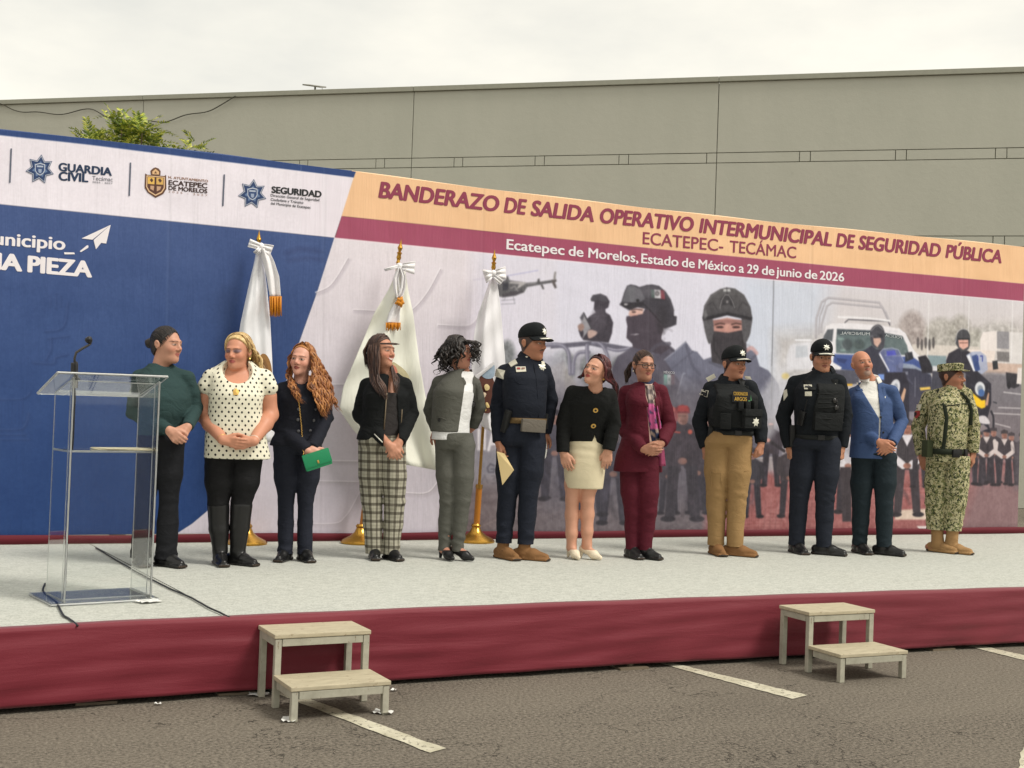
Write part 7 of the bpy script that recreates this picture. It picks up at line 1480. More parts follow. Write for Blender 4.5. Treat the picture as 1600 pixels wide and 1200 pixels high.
P = person((366, 883), 'blond woman in a white blouse with black polka dots and tall black boots', 4,
    [(562, 371, .09, .075, .02), (570, 370, .15, .09, .01), (580, 369, .185, .11, 0), (596, 368, .18, .135, -.01), (618, 368, .175, .165, -.03), (645, 367, .178, .16, -.02), (680, 368, .20, .16, -.02), (717, 370, .215, .16, -.02)],
    [[(330, 590, .01), (319, 650, .03), (349, 682, -.21)], [(411, 590, .01), (421, 650, .03), (395, 684, -.21)]],
    [[(345, 722, 0), (341, 786, 0), (344, 866, .01), .2], [(385, 722, 0), (377, 786, 0), (371, 864, .02), .85]],
    dict(c=(370, 550, -.01), yaw=-24, pitch=-6, s=1.03), (206, 142, 112), POLKA, BLK_LEG, bare_arms=(.060, .054, .032), waist=((368, 712), .19, .14), leg_r=(.108, .078, .058),
    hands=[((392, 690, -.25), BACK + UP * .3, 1, (.15, .2, .15)), ((352, 693, -.22), BACK + UP * .2, -1, (.15, .2, .15))], top_name='blouse', top_extra=caps, top_uv=polka_uv, face=dict(lips=(170, 84, 84), brow=(92, 66, 48), shadow=(96, 104, 128), blush=.35, lidded=True, makeup=.6), build=dict(fem=True, chub=.3), shoe=(M_BLACKP, 'tall', 'boot'), leg_end=792, neck_open=(.070, -.01), scoop=(370, 573, -.10, .100, .12, .105), nr=.051)
BLOND = hair_mat('blond_hair', (96, 70, 44), (182, 146, 92), (238, 214, 160)); T = lambda q: P.hc + P.HA @ (np.asarray(q, float) * P.hs)
scalp(P, P.hc, P.HA, P.hs, BLOND, grow=.011, line=(.054, .094)); crown(P, 120, (.004, .008), BLOND, part=-.03, grow=.015, low=-.06, seed=2, wave=.003, front=-.070)
pa, ra = curtain([T((.075, -.02, .085)), T((.098, .02, .03)), P.J(404, 560, .0), P.J(409, 575, .0), P.J(407, 586, .0)], [T((.0, .03, .125)), T((.06, .11, .05)), P.J(392, 560, .08), P.J(392, 575, .07), P.J(386, 584, .05)], 34, .008, 3, (.009, .014))
pb, rb_ = curtain([T((-.072, .0, .05)), T((-.088, .03, 0)), T((-.08, .05, -.07)), T((-.07, .05, -.11))], [T((-.03, .08, .09)), T((-.06, .11, 0)), T((-.05, .1, -.08)), T((-.04, .09, -.12))], 14, .006, 4, (.009, .013)); locks(pa + pb, ra + rb_, 'hair', BLOND, P.root, wave=.006, seed=2)
line_on(P, P.topF, [(352, 579), (358, 592), (366, 604), (372, 596), (382, 584)], .0022, M_GOLD, 'necklace', lift=.006); decal(P, P.topF, [(363, 607), (368, 603), (373, 608), (371, 613), (364, 613)], M_GOLD, 'pendant', lift=.006)
for a_, px in ((0, (347, 679)), (1, (397, 682))): q = P.arms[a_][2]; d = P.arms[a_][2] - P.arms[a_][1]; MB().lathe((0, 0, 0), [(.033, -.003), (.036, 0), (.033, .003)], 18, M=Matrix.Translation(q - d * .06) @ Vector(d).to_track_quat('Z', 'Y').to_matrix().to_4x4()).build('bracelet', M_GOLD if a_ == 0 else M_STAR, P.root, smooth=True)
MB().lathe(T((.083, .008, -.045)), [(.001, -.008), (.006, 0), (.001, .008)], 8).build('earring', M_GOLD, P.root)

# ---- 3 woman in navy with the green clutch bag
NAVYC = fabric('navy_cloth', (29, 31, 40), .85)
P = person((462, 877), 'woman with long ginger wavy hair in a dark navy jacket holding a green bag', -4,
    [(590, 469, .075, .07, .02), (597, 469, .12, .085, .01), (606, 469, .155, .10, 0), (625, 469, .148, .132, -.02), (650, 468, .132, .122, -.01), (672, 465, .138, .122, 0), (688, 462, .168, .13, 0), (698, 460, .172, .13, 0)],
    [[(440, 607, .02), (431, 663, .03), (480, 700, -.2)], [(501, 607, .02), (509, 655, .05), (487, 696, -.18)]],
    [[(447, 712, 0), (447, 782, 0), (446, 862, .02), -.35], [(482, 712, 0), (477, 782, 0), (476, 862, .02), .35]],
    dict(c=(471, 563, 0), yaw=-22, pitch=-2, roll=5, s=.99), (216, 158, 134), NAVYC, fabric('navy_trousers', (33, 36, 47), .8), sleeve_r=(.064, .056, .050), waist=((462, 690), .155, .125), leg_r=(.093, .064, .062),
    hands=[((507, 712, -.2), BACK, 1, (.5, .6, .4)), ((500, 716, -.22), BACK, -1, (.5, .6, .4))], face=dict(lips=(128, 50, 46), brow=(64, 42, 34), blush=.35, makeup=.7), build=dict(fem=True), shoe=(M_BLACKP, 'shoe'), neck_open=(.062, .0), scoop=(469, 588, -.09, .070, .09, .055), nr=.048, size=.9)
GING = hair_mat('ginger_hair', (66, 38, 22), (138, 82, 42), (196, 138, 82)); T = lambda q: P.hc + P.HA @ (np.asarray(q, float) * P.hs)
scalp(P, P.hc, P.HA, P.hs, GING, grow=.006, line=(.052, .096)); crown(P, 110, (.004, .007), GING, part=-.008, grow=.011, low=-.05, seed=3, wave=.002, front=-.066)
G = []
for ga, gb, n_, sd_ in (([T((.02, -.035, .127)), T((.094, -.02, .03)), P.J(489, 590, -.08), P.J(492, 620, -.16), P.J(504, 648, -.16)], [T((.02, .03, .128)), T((.10, .04, .02)), P.J(512, 592, .02), P.J(521, 620, .0), P.J(516, 640, -.04)], 30, 1),
                        ([T((.04, -.03, .122)), T((.096, -.02, 0)), P.J(486, 600, -.14), P.J(498, 630, -.18), P.J(506, 650, -.17)], [T((.05, 0, .1)), T((.1, .01, 0)), P.J(506, 600, -.08), P.J(512, 625, -.12), P.J(510, 646, -.12)], 22, 2),
                        ([T((.0, -.035, .127)), T((-.094, -.01, .03)), P.J(449, 590, -.03), P.J(455, 606, -.13), P.J(464, 622, -.16)], [T((-.02, .03, .128)), T((-.09, .04, 0)), P.J(452, 588, .02), P.J(462, 604, -.14), P.J(474, 628, -.17)], 16, 3),
                        ([P.J(482, 585, -.08), P.J(480, 598, -.13), P.J(484, 610, -.15)], [P.J(486, 585, -.08), P.J(486, 600, -.14), P.J(490, 614, -.16)], 4, 5),
                        ([T((.05, .08, .08)), P.J(510, 600, .06), P.J(522, 630, .04), P.J(533, 646, .02)], [T((.03, .09, .05)), P.J(505, 600, .08), P.J(515, 625, .06), P.J(526, 640, .04)], 6, 6)):
    G.append(curtain(ga, gb, n_, .008, sd_, (.007, .012)))
locks(sum((g[0] for g in G), []), sum((g[1] for g in G), []), 'hair', GING, P.root, wave=.011, wl=.10, seed=4)
for x, y in ((466, 636), (492, 637), (465, 653), (489, 655), (466, 671), (484, 671)): MB().lathe((0, 0, 0), [(.001, 0), (.011, 0), (.010, .005), (.001, .008)], 12, M=frame_at(*on_front(P, P.topF, x, y, .001)) @ Matrix.Rotation(R(90), 4, 'X')).build('button', plain('pewter_button', (96, 96, 100), .3, .8), P.root, smooth=40)
bag = empty('clutch_bag', label='small green leather bag with gold clasp held by the woman with ginger hair', cat='bag'); held(bag, P)
GRN = plain('green_leather', (26, 128, 84), .42, var=.1, bump=.15, bscale=300)
c4 = [P.J(472, 705, -.27), P.J(512, 693, -.25), P.J(519, 718, -.25), P.J(476, 731, -.27)]; X = Vector(c4[1] - c4[0]); Zv = Vector(c4[0] - c4[3]); wv, hv = X.length, Zv.length; X.normalize(); Y = Zv.cross(X).normalized(); Zv = X.cross(Y)
BM = Matrix.Identity(4); cc = sum((Vector(q) for q in c4), Vector()) / 4
for i in range(3): BM[i][0], BM[i][1], BM[i][2], BM[i][3] = X[i], Y[i], Zv[i], cc[i]
MB().box((0, 0, 0), (wv, .05, hv), M=BM, bevel=.008).build('bag_body', GRN, bag, smooth=50); MB().box((0, 0, 0), (wv + .004, .006, hv * .82), M=BM @ Matrix.Translation((0, -.029, hv * .09)), bevel=.003).build('flap', GRN, bag, smooth=50); MB().box((0, 0, 0), (.012, .008, .022), M=BM @ Matrix.Translation((.0, -.034, -hv * .12)), bevel=.003).build('clasp', M_GOLD, bag, smooth=50)
cp = [on_front(P, P.topF, x, y, .008)[0] for x, y in ((464, 606), (466, 622), (468, 640), (470, 660), (471, 678))] + [P.J(474, 704, -.26)]; t_ = np.linspace(0, len(cp) - 1, 46); cp = np.stack([np.interp(t_, range(len(cp)), np.array(cp)[:, i]) for i in range(3)], 1); mb = MB()
for i in range(0, 45): mb.tube([cp[i] + np.array([.003 * (-1) ** i, 0, 0]), cp[i + 1] + np.array([-.003 * (-1) ** i, 0, 0])], .0032, 5)
mb.build('chain_strap', M_GOLD, bag, smooth=True)

# ---- 4 woman in plaid trousers
k = N('plaid_cloth'); uv = k.n('SeparateXYZ'); k.set(uv.inputs[0], k.attr('cloth').outputs['Vector'])
def band(o, per, wd, ph=0.0): return k.math('LESS_THAN', k.math('ABSOLUTE', k.math('SUBTRACT', k.math('FRACT', k.math('ADD', k.math('DIVIDE', o, per), ph)), .5)), wd)
bu, bv = band(uv.outputs[0], .054, .19), band(uv.outputs[1], .060, .17); lu, lv = band(uv.outputs[0], .054, .03, .5), band(uv.outputs[1], .06, .03, .5)
c = k.mix(k.math('MULTIPLY', k.math('ADD', lu, lv), .25), lin((168, 164, 148)), lin((70, 62, 52))); c = k.mix(k.math('MULTIPLY', bu, .62), c, lin((52, 44, 36))); c = k.mix(k.math('MULTIPLY', bv, .66), c, lin((48, 40, 33)))
k.P(Base_Color=c, Roughness=.85); k.p.inputs['Specular IOR Level'].default_value = .15; k.bump(k.noise(k.obj(), 20, 4), .3, .02); PLAID = k.m
def open_front(top, bot, depth_):       # removes a wedge at the front: px lines of the two edges
    def f(F, P):
        (t0, t1), (b0, b1) = top, bot; zt_, zb_ = P.J(*t0)[2], P.J(*b0)[2]; xa, xb, xc, xd = P.J(*t0)[0], P.J(*t1)[0], P.J(*b0)[0], P.J(*b1)[0]
        def fn(X, Y, Z_):
            u = np.clip((Z_ - zb_) / (zt_ - zb_), 0, 1.3); l = xc + (xa - xc) * u; r = xd + (xb - xd) * u
            return np.maximum(np.maximum(l - X, X - r), np.maximum(Y - depth_, zb_ - .2 - Z_))
        F.d = np.maximum(F.d, -fn(F.xs[:, None, None], F.ys[None, :, None], F.zs[None, None, :]).astype(np.float32))
    return f
JB = fabric('black_jersey', (22, 24, 25), .9, bump=.35); T4 = [(580, 606, .07, .07, .02), (588, 605, .12, .085, .01), (598, 604, .155, .10, 0), (618, 603, .17, .14, -.01), (645, 602, .168, .135, 0), (668, 600, .17, .13, 0), (680, 597, .18, .135, 0), (689, 596, .183, .135, 0)]
P = person((596, 874), 'smiling woman with long straight brown hair, black jacket and wide plaid trousers', 22, T4,
    [[(571, 601, .03), (562, 650, .04), (607, 690, -.2)], [(633, 600, .02), (642, 650, .06), (624, 686, -.17)]],
    [[(580, 702, .0), (581, 785, 0), (585, 862, .01), .1], [(613, 702, -.02), (616, 785, -.01), (611, 860, .0), .5]],
    dict(c=(596, 550, 0), yaw=48, pitch=3, roll=2, s=1.02), (198, 140, 112), JB, PLAID, sleeve_r=(.066, .060, .047), waist=((598, 680), .165, .13), leg_r=(.100, .086, .072),
    hands=[((622, 712, -.2), BACK, 1, (.4, .5, .4)), ((610, 714, -.23), BACK, -1, (.45, .5, .4))], top_cut=open_front(((607, 592), (618, 592)), ((599, 690), (623, 690)), -.02), face=dict(lips=(176, 74, 72), brow=(40, 28, 24), blush=.4, teeth=True, smile=1.0, makeup=.6, squint=.8), build=dict(fem=True, smile=1.0), shoe=(M_BLACKP, 'shoe'), neck_open=(.072, -.01), nr=.05, size=.9,
    leg_uv=lambda v, P: limb_uv(v, [(l[0] + np.array([0, 0, .25]), l[2], .088) for l in P.legs]))
F = Field((-.2, -.2, P.J(P.px0, 690)[2]), (.25, .15, P.J(P.px0, 600)[2]), .0065); F.add(loft(P.rows([(a, b, c_ - .012, d - .010, e) for a, b, c_, d, e in sloped(T4)]), P.yaw), 0); F.keep(lambda X, Y, Z_: Z_ - P.J(P.px0, 614)[2] - .10 * np.abs(X - P.J(612, 600)[0]) + 0 * Y); P.part('camisole', F, fabric('charcoal_jersey', (52, 49, 49), .85)); P.inner = F
for q in ([(606, 592), (603, 615), (601, 645), (599, 669)], [(618, 591), (624, 612), (626, 640), (624, 672)]): line_on(P, P.inner, q, .0045, plain('zip_brass', (138, 124, 104), .4, .6), 'zip', lift=.012)
line_on(P, P.topF, [(585, 675), (597, 686), (607, 695)], .004, M_STAR, 'cuff_zip', lift=.003)
BRN_HAIR = hair_mat('brown_hair', (30, 20, 18), (60, 42, 36), (104, 78, 66)); T = lambda q: P.hc + P.HA @ (np.asarray(q, float) * P.hs)
scalp(P, P.hc, P.HA, P.hs, BRN_HAIR, grow=.006, line=(.054, .094)); crown(P, 120, (.004, .007), BRN_HAIR, grow=.012, low=-.06, seed=4, front=-.068); G = []
for ga, gb, n_, sd_ in (([T((-.01, -.035, .126)), T((-.094, -.025, .02)), T((-.082, -.045, -.09)), P.J(592, 596, -.14), P.J(602, 616, -.17)], [T((-.01, .04, .130)), T((-.1, .05, .02)), P.J(576, 580, -.02), P.J(582, 600, -.12), P.J(590, 612, -.15)], 30, 1),
                        ([T((-.07, -.04, .07)), T((-.086, -.05, -.03)), P.J(591, 585, -.12), P.J(601, 600, -.15), P.J(606, 622, -.17)], [T((-.09, 0, .05)), T((-.095, 0, -.03)), P.J(583, 588, -.09), P.J(592, 605, -.14), P.J(600, 620, -.16)], 16, 2),
                        ([T((.03, -.02, .122)), T((.094, .0, 0)), P.J(611, 582, -.06), P.J(616, 596, -.14), P.J(619, 613, -.16)], [T((.03, .06, .1)), T((.08, .06, 0)), P.J(616, 580, .0), P.J(622, 590, -.10), P.J(622, 604, -.14)], 14, 3),
                        ([T((-.02, .08, .10)), T((-.04, .125, 0)), P.J(577, 582, .05)], [T((-.07, .06, .08)), T((-.1, .08, 0)), P.J(572, 578, .02)], 12, 4)):
    G.append(curtain(ga, gb, n_, .005, sd_, (.007, .011)))
locks(sum((g[0] for g in G), []), sum((g[1] for g in G), []), 'hair', BRN_HAIR, P.root, wave=.003, wl=.2, seed=4)
pa, ra = curtain([T((-.075, -.055, .045)), T((-.03, -.106, .046)), T((.02, -.116, .050)), T((.058, -.118, .058))], [T((-.078, -.05, .055)), T((-.02, -.108, .058)), T((.02, -.117, .058)), T((.05, -.122, .055))], 9, .003, 9, (.002, .0035)); locks(pa, ra, 'windblown_fringe', BRN_HAIR, P.root)

# ---- 5 woman in the grey suit, face half hidden by black curls
GREYS = fabric('grey_suiting', (86, 86, 80), .8, var=.1)
T5 = [(574, 722, .07, .07, .02), (582, 719, .105, .085, .01), (592, 714, .135, .10, .0), (612, 709, .15, .145, -.01), (640, 706, .145, .14, 0), (660, 704, .142, .13, 0), (676, 703, .15, .13, 0)]
def lapel_cut(F, P):
    open_front(((728, 588), (737, 588)), ((715, 680), (744, 680)), 0.02)(F, P)
P = person((704, 875), 'woman in a grey suit with wind-blown black curls over her face, arms behind her back', 42, T5,
    [[(684, 598, .05), (672, 645, .12), (681, 676, .18)], [(741, 600, .05), (748, 640, .13), (738, 672, .18)]],
    [[(697, 705, .02), (700, 782, .0), (694, 858, .02), .5], [(725, 705, -.02), (722, 782, -.02), (715, 852, .0), 1.0]],
    dict(c=(716, 551, 0), yaw=62, pitch=2, s=1.0), (190, 132, 108), GREYS, fabric('grey_trousers', (88, 88, 82), .8, var=.1), sleeve_r=(.064, .056, .046), waist=((708, 676), .145, .125), leg_r=(.088, .070, .058),
    hands=[((684, 690, .22), FRONT, 1, (.5, .5, .4)), ((712, 684, .22), FRONT, -1, (.5, .5, .4))], top_cut=lapel_cut, top_name='blazer', face=dict(lips=(160, 78, 74), blush=.2), build=dict(fem=True), shoe=(M_BLACKP, 'heel'), neck_open=(.068, -.01), scoop=(732, 582, -.10, .055, .08, .06), nr=.05, size=.92)
F = Field((-.25, -.25, P.J(P.px0, 690)[2]), (.3, .2, P.J(P.px0, 580)[2]), .0065); F.add(loft(P.rows([(a + (12 if a > 670 else 0), b + 1, c_ - .007, d - .006, e) for a, b, c_, d, e in sloped(T5)]), P.yaw), 0); F.cut(ellip(P.J(733, 590, -.14), (.05, .07, .065)), .01); F.disp(folds(.004, 3, 20, 30)); P.part('white_top', F, fabric('white_jersey', (224, 224, 224), .8, var=.06)); P.inner = F
strip(P, P.topF, [(719, 588), (723, 595), (726, 604)], [10, 10, 5], GREYS, 'lapel', .006, bow=0); strip(P, P.topF, [(743, 598), (746, 612), (747, 628)], [6, 6, 3], GREYS, 'lapel', .006, bow=0)
MB().lathe((0, 0, 0), [(.001, 0), (.012, 0), (.010, .005), (.001, .007)], 12, M=frame_at(*on_front(P, P.topF, 686, 654, .0)) @ Matrix.Rotation(R(90), 4, 'X')).build('button', BLK, P.root, smooth=40); line_on(P, P.topF, [(682, 651), (690, 650), (697, 653)], .0035, GREYS, 'pocket_flap')
shades(P, P.inner, 738, 626, 78, 'dark sunglasses hanging from the neckline of the white top under the grey blazer')
scalp(P, P.hc, P.HA, P.hs, BLK_HAIR, grow=.012, line=(.078, .06)); crown(P, 130, (.005, .009), BLK_HAIR, grow=.018, low=-.05, seed=5, wave=.006); T = lambda q: P.hc + P.HA @ (np.asarray(q, float) * P.hs); g = np.random.default_rng(12); pa, ra = [], []
for i in range(150):
    th, ph = g.uniform(-2.6, 2.6), g.uniform(.1, 1.5); th += math.pi / 2; s0 = np.array([math.cos(th) * math.sin(ph) * .088, .02 + math.sin(th) * math.sin(ph) * .108, .035 + math.cos(ph) * .098]); ou = s0 * [1.25, 1.25, .6] + [0, 0, -.02]
    en = np.array([s0[0] * 1.35 + g.normal(0, .02), s0[1] * 1.2 + .01 + g.normal(0, .02), -.09 + g.uniform(-.06, .07)]); pa.append([T(s0 * .95), T(ou), T((ou + en) / 2 + g.normal(0, .012, 3)), T(en)]); ra.append(g.uniform(.006, .011))
for i in range(26): s0 = np.array([g.uniform(-.06, .06), -.07, .09]); e = np.array([g.uniform(-.05, .085), -.118 - g.uniform(0, .03), g.uniform(-.07, .03)]); pa.append([T(s0), T((s0 + e) / 2 + [g.uniform(-.02, .02), -.045, .02]), T(e), T(e + [g.uniform(0, .02), g.uniform(-.02, .02), -.05])]); ra.append(g.uniform(.003, .006))
for i in range(16): e = np.array([g.uniform(-.06, .1), g.uniform(-.02, .16), -.11]); pa.append([T((e[0], e[1] * .7, -.02)), T(e), T(e + g.normal(0, .03, 3) + [0, 0, -.05])]); ra.append(g.uniform(.002, .004))
locks(pa, ra, 'curly_hair', BLK_HAIR, P.root, wave=.013, wl=.055, seed=9)
# ---- 6 police officer with cap, holding a manila folder
NAVYU = fabric('uniform_navy', (28, 32, 42), .85, var=.12); NAVYT = fabric('uniform_trousers', (30, 34, 45), .85); CAPM = fabric('cap_black', (24, 27, 29), .85, bump=.15); BUFF = fabric('tan_suede', (132, 96, 62), .85, var=.2); KHAKI = fabric('khaki_webbing', (104, 84, 56), .8)
T6 = [(556, 828, .085, .08, .02), (563, 826, .12, .09, .01), (572, 823, .16, .105, .0), (590, 821, .170, .14, -.02), (612, 820, .162, .152, -.03), (635, 820, .156, .152, -.03), (652, 820, .152, .142, -.01), (674, 818, .152, .140, 0)]
P = person((808, 874), 'police officer in navy uniform and black cap holding a manila folder', 28, T6,
    [[(786, 580, .03), (777, 637, .03), (779, 690, -.06)], [(850, 577, .02), (861, 628, .10), (852, 680, .12)]],
    [[(797, 700, .01), (793, 772, .0), (787, 846, .02), .6], [(832, 700, -.02), (826, 770, -.02), (821, 844, -.01), 1.2]],
    dict(c=(832, 537, .0), yaw=54, pitch=-4, s=1.07), (182, 124, 94), NAVYU, NAVYT, sleeve_r=(.070, .060, .048), waist=((818, 658), .148, .136), leg_r=(.106, .082, .070),
    hands=[((783, 725, -.11), BACK * .3 + np.array([.9, 0, 0]), 1, (.5, .6, .5), 0.0, .5), ((846, 712, .1), FRONT, -1, (.5, .6, .5))], top_name='uniform_shirt', face=dict(lips=(158, 98, 80), brow=(50, 42, 40), blush=.2, moustache=(84, 74, 70), short_hair=(58, 52, 50), stubble=.12, hair_line=.06), build=dict(chub=.2, nose=1.15), shoe=(BUFF, 'shoe', 'boot'), nr=.057, size=1.08, neck_open=(.068, .0))
officer_cap(P, CAPM); collar(P, NAVYU, r=.072, h=.042); MB().lathe(P.neck + rotz(P.yaw) @ np.array([0, -.045, .03]), [(.001, -.02), (.022, -.015), (.02, .014), (.001, .02)], 10).build('undershirt', fabric('white_tee', (220, 220, 220)), P.root, smooth=True)
belt(P, 658, 820, KHAKI, .156, .146, .040, w=-.005)
pouch(P, P.topF, 831, 662, 41, 20, .03, fabric('grey_pouch', (104, 98, 90), .8, var=.1), 'belt_pouch', lift=.012, roll=2)
pouch(P, P.topF, 795, 656, 9, 36, .04, M_LEATH, 'holster', lift=.004, roll=18); pouch(P, P.topF, 853, 660, 8, 24, .04, M_LEATH, 'belt_case', lift=.0)
def chest_star(P, px, py, r=.032):
    p, n = on_front(P, P.topF, px, py, .003); star_badge('badge', frame_at(p, np.array([n[0], n[1], n[2] * .4])), r, M_STAR, P.root)
chest_star(P, 847, 574, .036); decal(P, P.topF, [(806, 572), (821, 571.5), (822, 579), (807, 579.5)], M_PATCHW, 'name_tag', lift=.007); decal(P, P.topF, [(808, 573.5), (813, 573.4), (813, 576), (808, 576)], ink((150, 60, 56)), 'tag_mark', lift=.011); decal(P, P.topF, [(815, 573.4), (820, 573.2), (820, 576), (815, 576)], ink((120, 84, 64)), 'tag_mark', lift=.011)
def sleeve_patch(P, q, rows_=3, bg=M_TAGBG, fg=M_PATCHW):
    decal(P, P.topF, q, fg, 'sleeve_patch', lift=.003); c = np.mean(q, 0); decal(P, P.topF, [tuple(c + (np.array(a) - c) * .84) for a in q], bg, 'patch_field', lift=.0055)
    for i in range(rows_):
        a, b, d, e = [np.array(t) for t in q]; f0, f1 = .24 + .52 * i / max(1, rows_ - 1) - .045, .24 + .52 * i / max(1, rows_ - 1) + .06; w0 = .2 + .07 * (i % 2); l = lambda u, v: tuple((a * (1 - u) + b * u) * (1 - v) + (e * (1 - u) + d * u) * v); decal(P, P.topF, [l(w0, f0), l(1 - w0, f0), l(1 - w0, f1), l(w0, f1)], fg, 'patch_line', lift=.008, t=.002)
sleeve_patch(P, [(774, 577), (787, 578.5), (785, 591), (772, 589)])
decal(P, P.topF, [(784, 569), (795, 562), (798, 567), (788, 573)], M_PATCHW, 'shoulder_board', lift=.008, t=.008); decal(P, P.topF, [(849, 565), (854, 567), (855, 572), (850, 570)], M_PATCHW, 'shoulder_board', lift=.008)
for q in ([(804, 582), (806, 592), (812, 596), (824, 596)], [(846, 584), (849, 594), (857, 595)]): line_on(P, P.topF, q, .003, NAVYU, 'pocket_seam', lift=.002)
line_on(P, P.topF, [(834, 566), (838, 590), (840, 615), (841, 650)], .003, NAVYU, 'button_placket', lift=.002); star_badge('collar_star', frame_at(P.neck + rotz(P.yaw) @ np.array([-.058, -.060, .012]), rotz(P.yaw) @ np.array([-.4, -1, .3])), .014, M_STAR, P.root)
MAN = plain('manila_card', (222, 198, 146), .8, var=.03)
def sheet(P, name, pts, w_, mat, label, cat):
    o = empty(name, label=label, cat=cat); held(o, P); bm = bmesh.new(); q = [P.J(x, y, ww) for (x, y), ww in zip(pts, w_)]; a = [bm.verts.new(p) for p in q]; b = [bm.verts.new(p + np.array([.001, .004, 0])) for p in q]; n = len(a); bm.faces.new(a); bm.faces.new(b[::-1])
    for i in range(n): bm.faces.new((a[i], b[i], b[(i + 1) % n], a[(i + 1) % n]))
    bmesh.ops.recalc_face_normals(bm, faces=bm.faces); me = bpy.data.meshes.new(name); bm.to_mesh(me); bm.free(); mesh_obj('folded_card', me, mat, o); return o
sheet(P, 'manila_folder', [(776, 703), (788, 706), (803, 731), (785, 755)], [-.13, -.13, -.17, -.15], MAN, 'manila folder held down at the side by the officer in navy uniform', 'folder')
sheet(P, 'white_document', [(848, 690), (853, 689), (855, 705), (853, 716), (848, 723)], [.02, .05, .06, .05, .02], PAPER, 'white sheet held at the far hip of the officer with the manila folder', 'paper')

# ---- 7 woman leaning forward in black jacket and cream skirt
BOUC = fabric('black_boucle', (26, 27, 27), .9, bump=.3); CREAM = fabric('cream_tweed', (214, 202, 172), .9, weave=300, var=.08, bump=.1)
T7 = [(604, 932, .07, .06, -.17), (609, 930, .105, .08, -.16), (617, 927, .145, .10, -.14), (632, 922, .172, .125, -.115), (652, 918, .16, .125, -.07), (672, 915, .150, .12, -.02), (688, 915, .150, .125, .01), (697, 915, .152, .125, .02)]
def vents(F, P):
    a = P.J(929, 679)[2]; x0 = P.J(929, 690)[0]; zb = P.J(P.px0, 697)[2]
    F.keep(lambda X, Y, Z_: np.where(Y < .03, (P.J(P.px0, 693)[2] - .09 * np.minimum(np.abs(X - x0) - .0, .06) * 0 - Z_) - 1 * (Z_ > a) - .06 + .9 * np.abs(X - x0) * 0 + .06, -1.0)) if False else None
    fn = lambda X, Y, Z_: np.maximum(np.abs(X - x0) - .22 * (a - Z_), Y); F.d = np.maximum(F.d, -fn(F.xs[:, None, None], F.ys[None, :, None], F.zs[None, None, :]).astype(np.float32))
P = person((908, 874), 'woman bending forward in a black jacket with gold buttons and a cream skirt', -4, T7,
    [[(893, 608, -.12), (880, 657, -.09), (880, 704, -.12)], [(955, 612, -.13), (960, 660, -.08), (951, 701, -.10)]],
    [[(899, 735, .02), (894, 782, -.0), (893, 856, .02), .45], [(922, 735, .02), (918, 782, 0), (917, 852, .03), .95]],
    dict(c=(932, 574, -.24), yaw=-33, pitch=2, roll=15, s=1.0), (208, 152, 124), BOUC, None, sleeve_r=(.064, .056, .052), bare_legs=(.074, .053, .035),
    hands=[((890, 738, -.13), BACK + np.array([.3, 0, 0]), 1, (.25, .3, .2), .6), ((946, 736, -.1), BACK, -1, (.3, .3, .2))], face=dict(lips=(150, 52, 50), brow=(52, 34, 30), blush=.35, makeup=.7), build=dict(fem=True), neck_open=(.060, -.01), nr=.05, top_cut=vents, shoe=(fabric('cream_leather', (226, 212, 188), .5), 'heel'), size=.9, neck=(931, 604, -.18), scoop=(931, 597, -.25, .055, .08, .05))
F = Field((-.28, -.25, P.J(P.px0, 775)[2]), (.3, .25, P.J(P.px0, 676)[2]), .0065); F.add(loft(P.rows([(668, 916, .134, .108, .0), (682, 916, .142, .12, .015), (700, 915, .152, .13, .02), (722, 914, .158, .132, .015), (745, 913, .150, .122, .01), (764, 913, .138, .11, .01)]), P.yaw), 0); F.disp(lambda x, y, z: .0022 * np.sin(95 * z + 9 * x) * np.clip((z - P.J(P.px0, 722)[2]) / .06, 0, 1) + folds(.002, 4, 14, 20)(x, y, z), .02); P.part('skirt', F, CREAM)
for x, y in ((931.5, 608), (931, 636), (927.5, 662)): p, n = on_front(P, P.topF, x, y, .001); b = MB().lathe((0, 0, 0), [(.001, 0), (.019, 0), (.019, .004), (.010, .006), (.001, .005)], 18, M=frame_at(p, n) @ Matrix.Rotation(R(90), 4, 'X')).build('button', M_GOLD, P.root, smooth=40); MB().lathe((0, 0, 0), [(.001, 0), (.009, 0), (.008, .003), (.001, .004)], 12, M=frame_at(p + n * .005, n) @ Matrix.Rotation(R(90), 4, 'X')).build('button_centre', M_BLACKP if y > 615 else M_STAR, b, smooth=40)
REDH = hair_mat('dark_red_hair', (22, 14, 16), (52, 24, 28), (116, 52, 54)); T = lambda q: P.hc + P.HA @ (np.asarray(q, float) * P.hs)
scalp(P, P.hc, P.HA, P.hs, REDH, grow=.008, line=(.054, .094)); crown(P, 120, (.004, .008), REDH, grow=.013, low=-.06, seed=7, front=-.068); G = []
for ga, gb, n_, sd_ in (([T((.015, -.035, .127)), T((.094, -.02, .03)), T((.095, .0, -.04)), P.J(957, 596, -.12), P.J(963, 612, -.06)], [T((.01, .03, .130)), T((.10, .05, .02)), P.J(958, 590, -.08), P.J(964, 602, -.04), P.J(965, 625, .0)], 52, 1),
                        ([T((.0, -.035, .127)), T((-.092, -.01, .03)), P.J(910, 584, -.14), P.J(905, 590, -.10)], [T((-.01, .03, .128)), T((-.085, .05, 0)), P.J(914, 584, -.10), P.J(902, 588, -.06)], 16, 2)): G.append(curtain(ga, gb, n_, .005, sd_, (.008, .013)))
locks(sum((g[0] for g in G), []), sum((g[1] for g in G), []), 'hair', REDH, P.root, wave=.003, wl=.2, seed=4); MB().lathe(T((.083, .006, -.045)), [(.001, -.009), (.010, 0), (.001, .009)], 8).build('earring', M_GOLD, P.root)

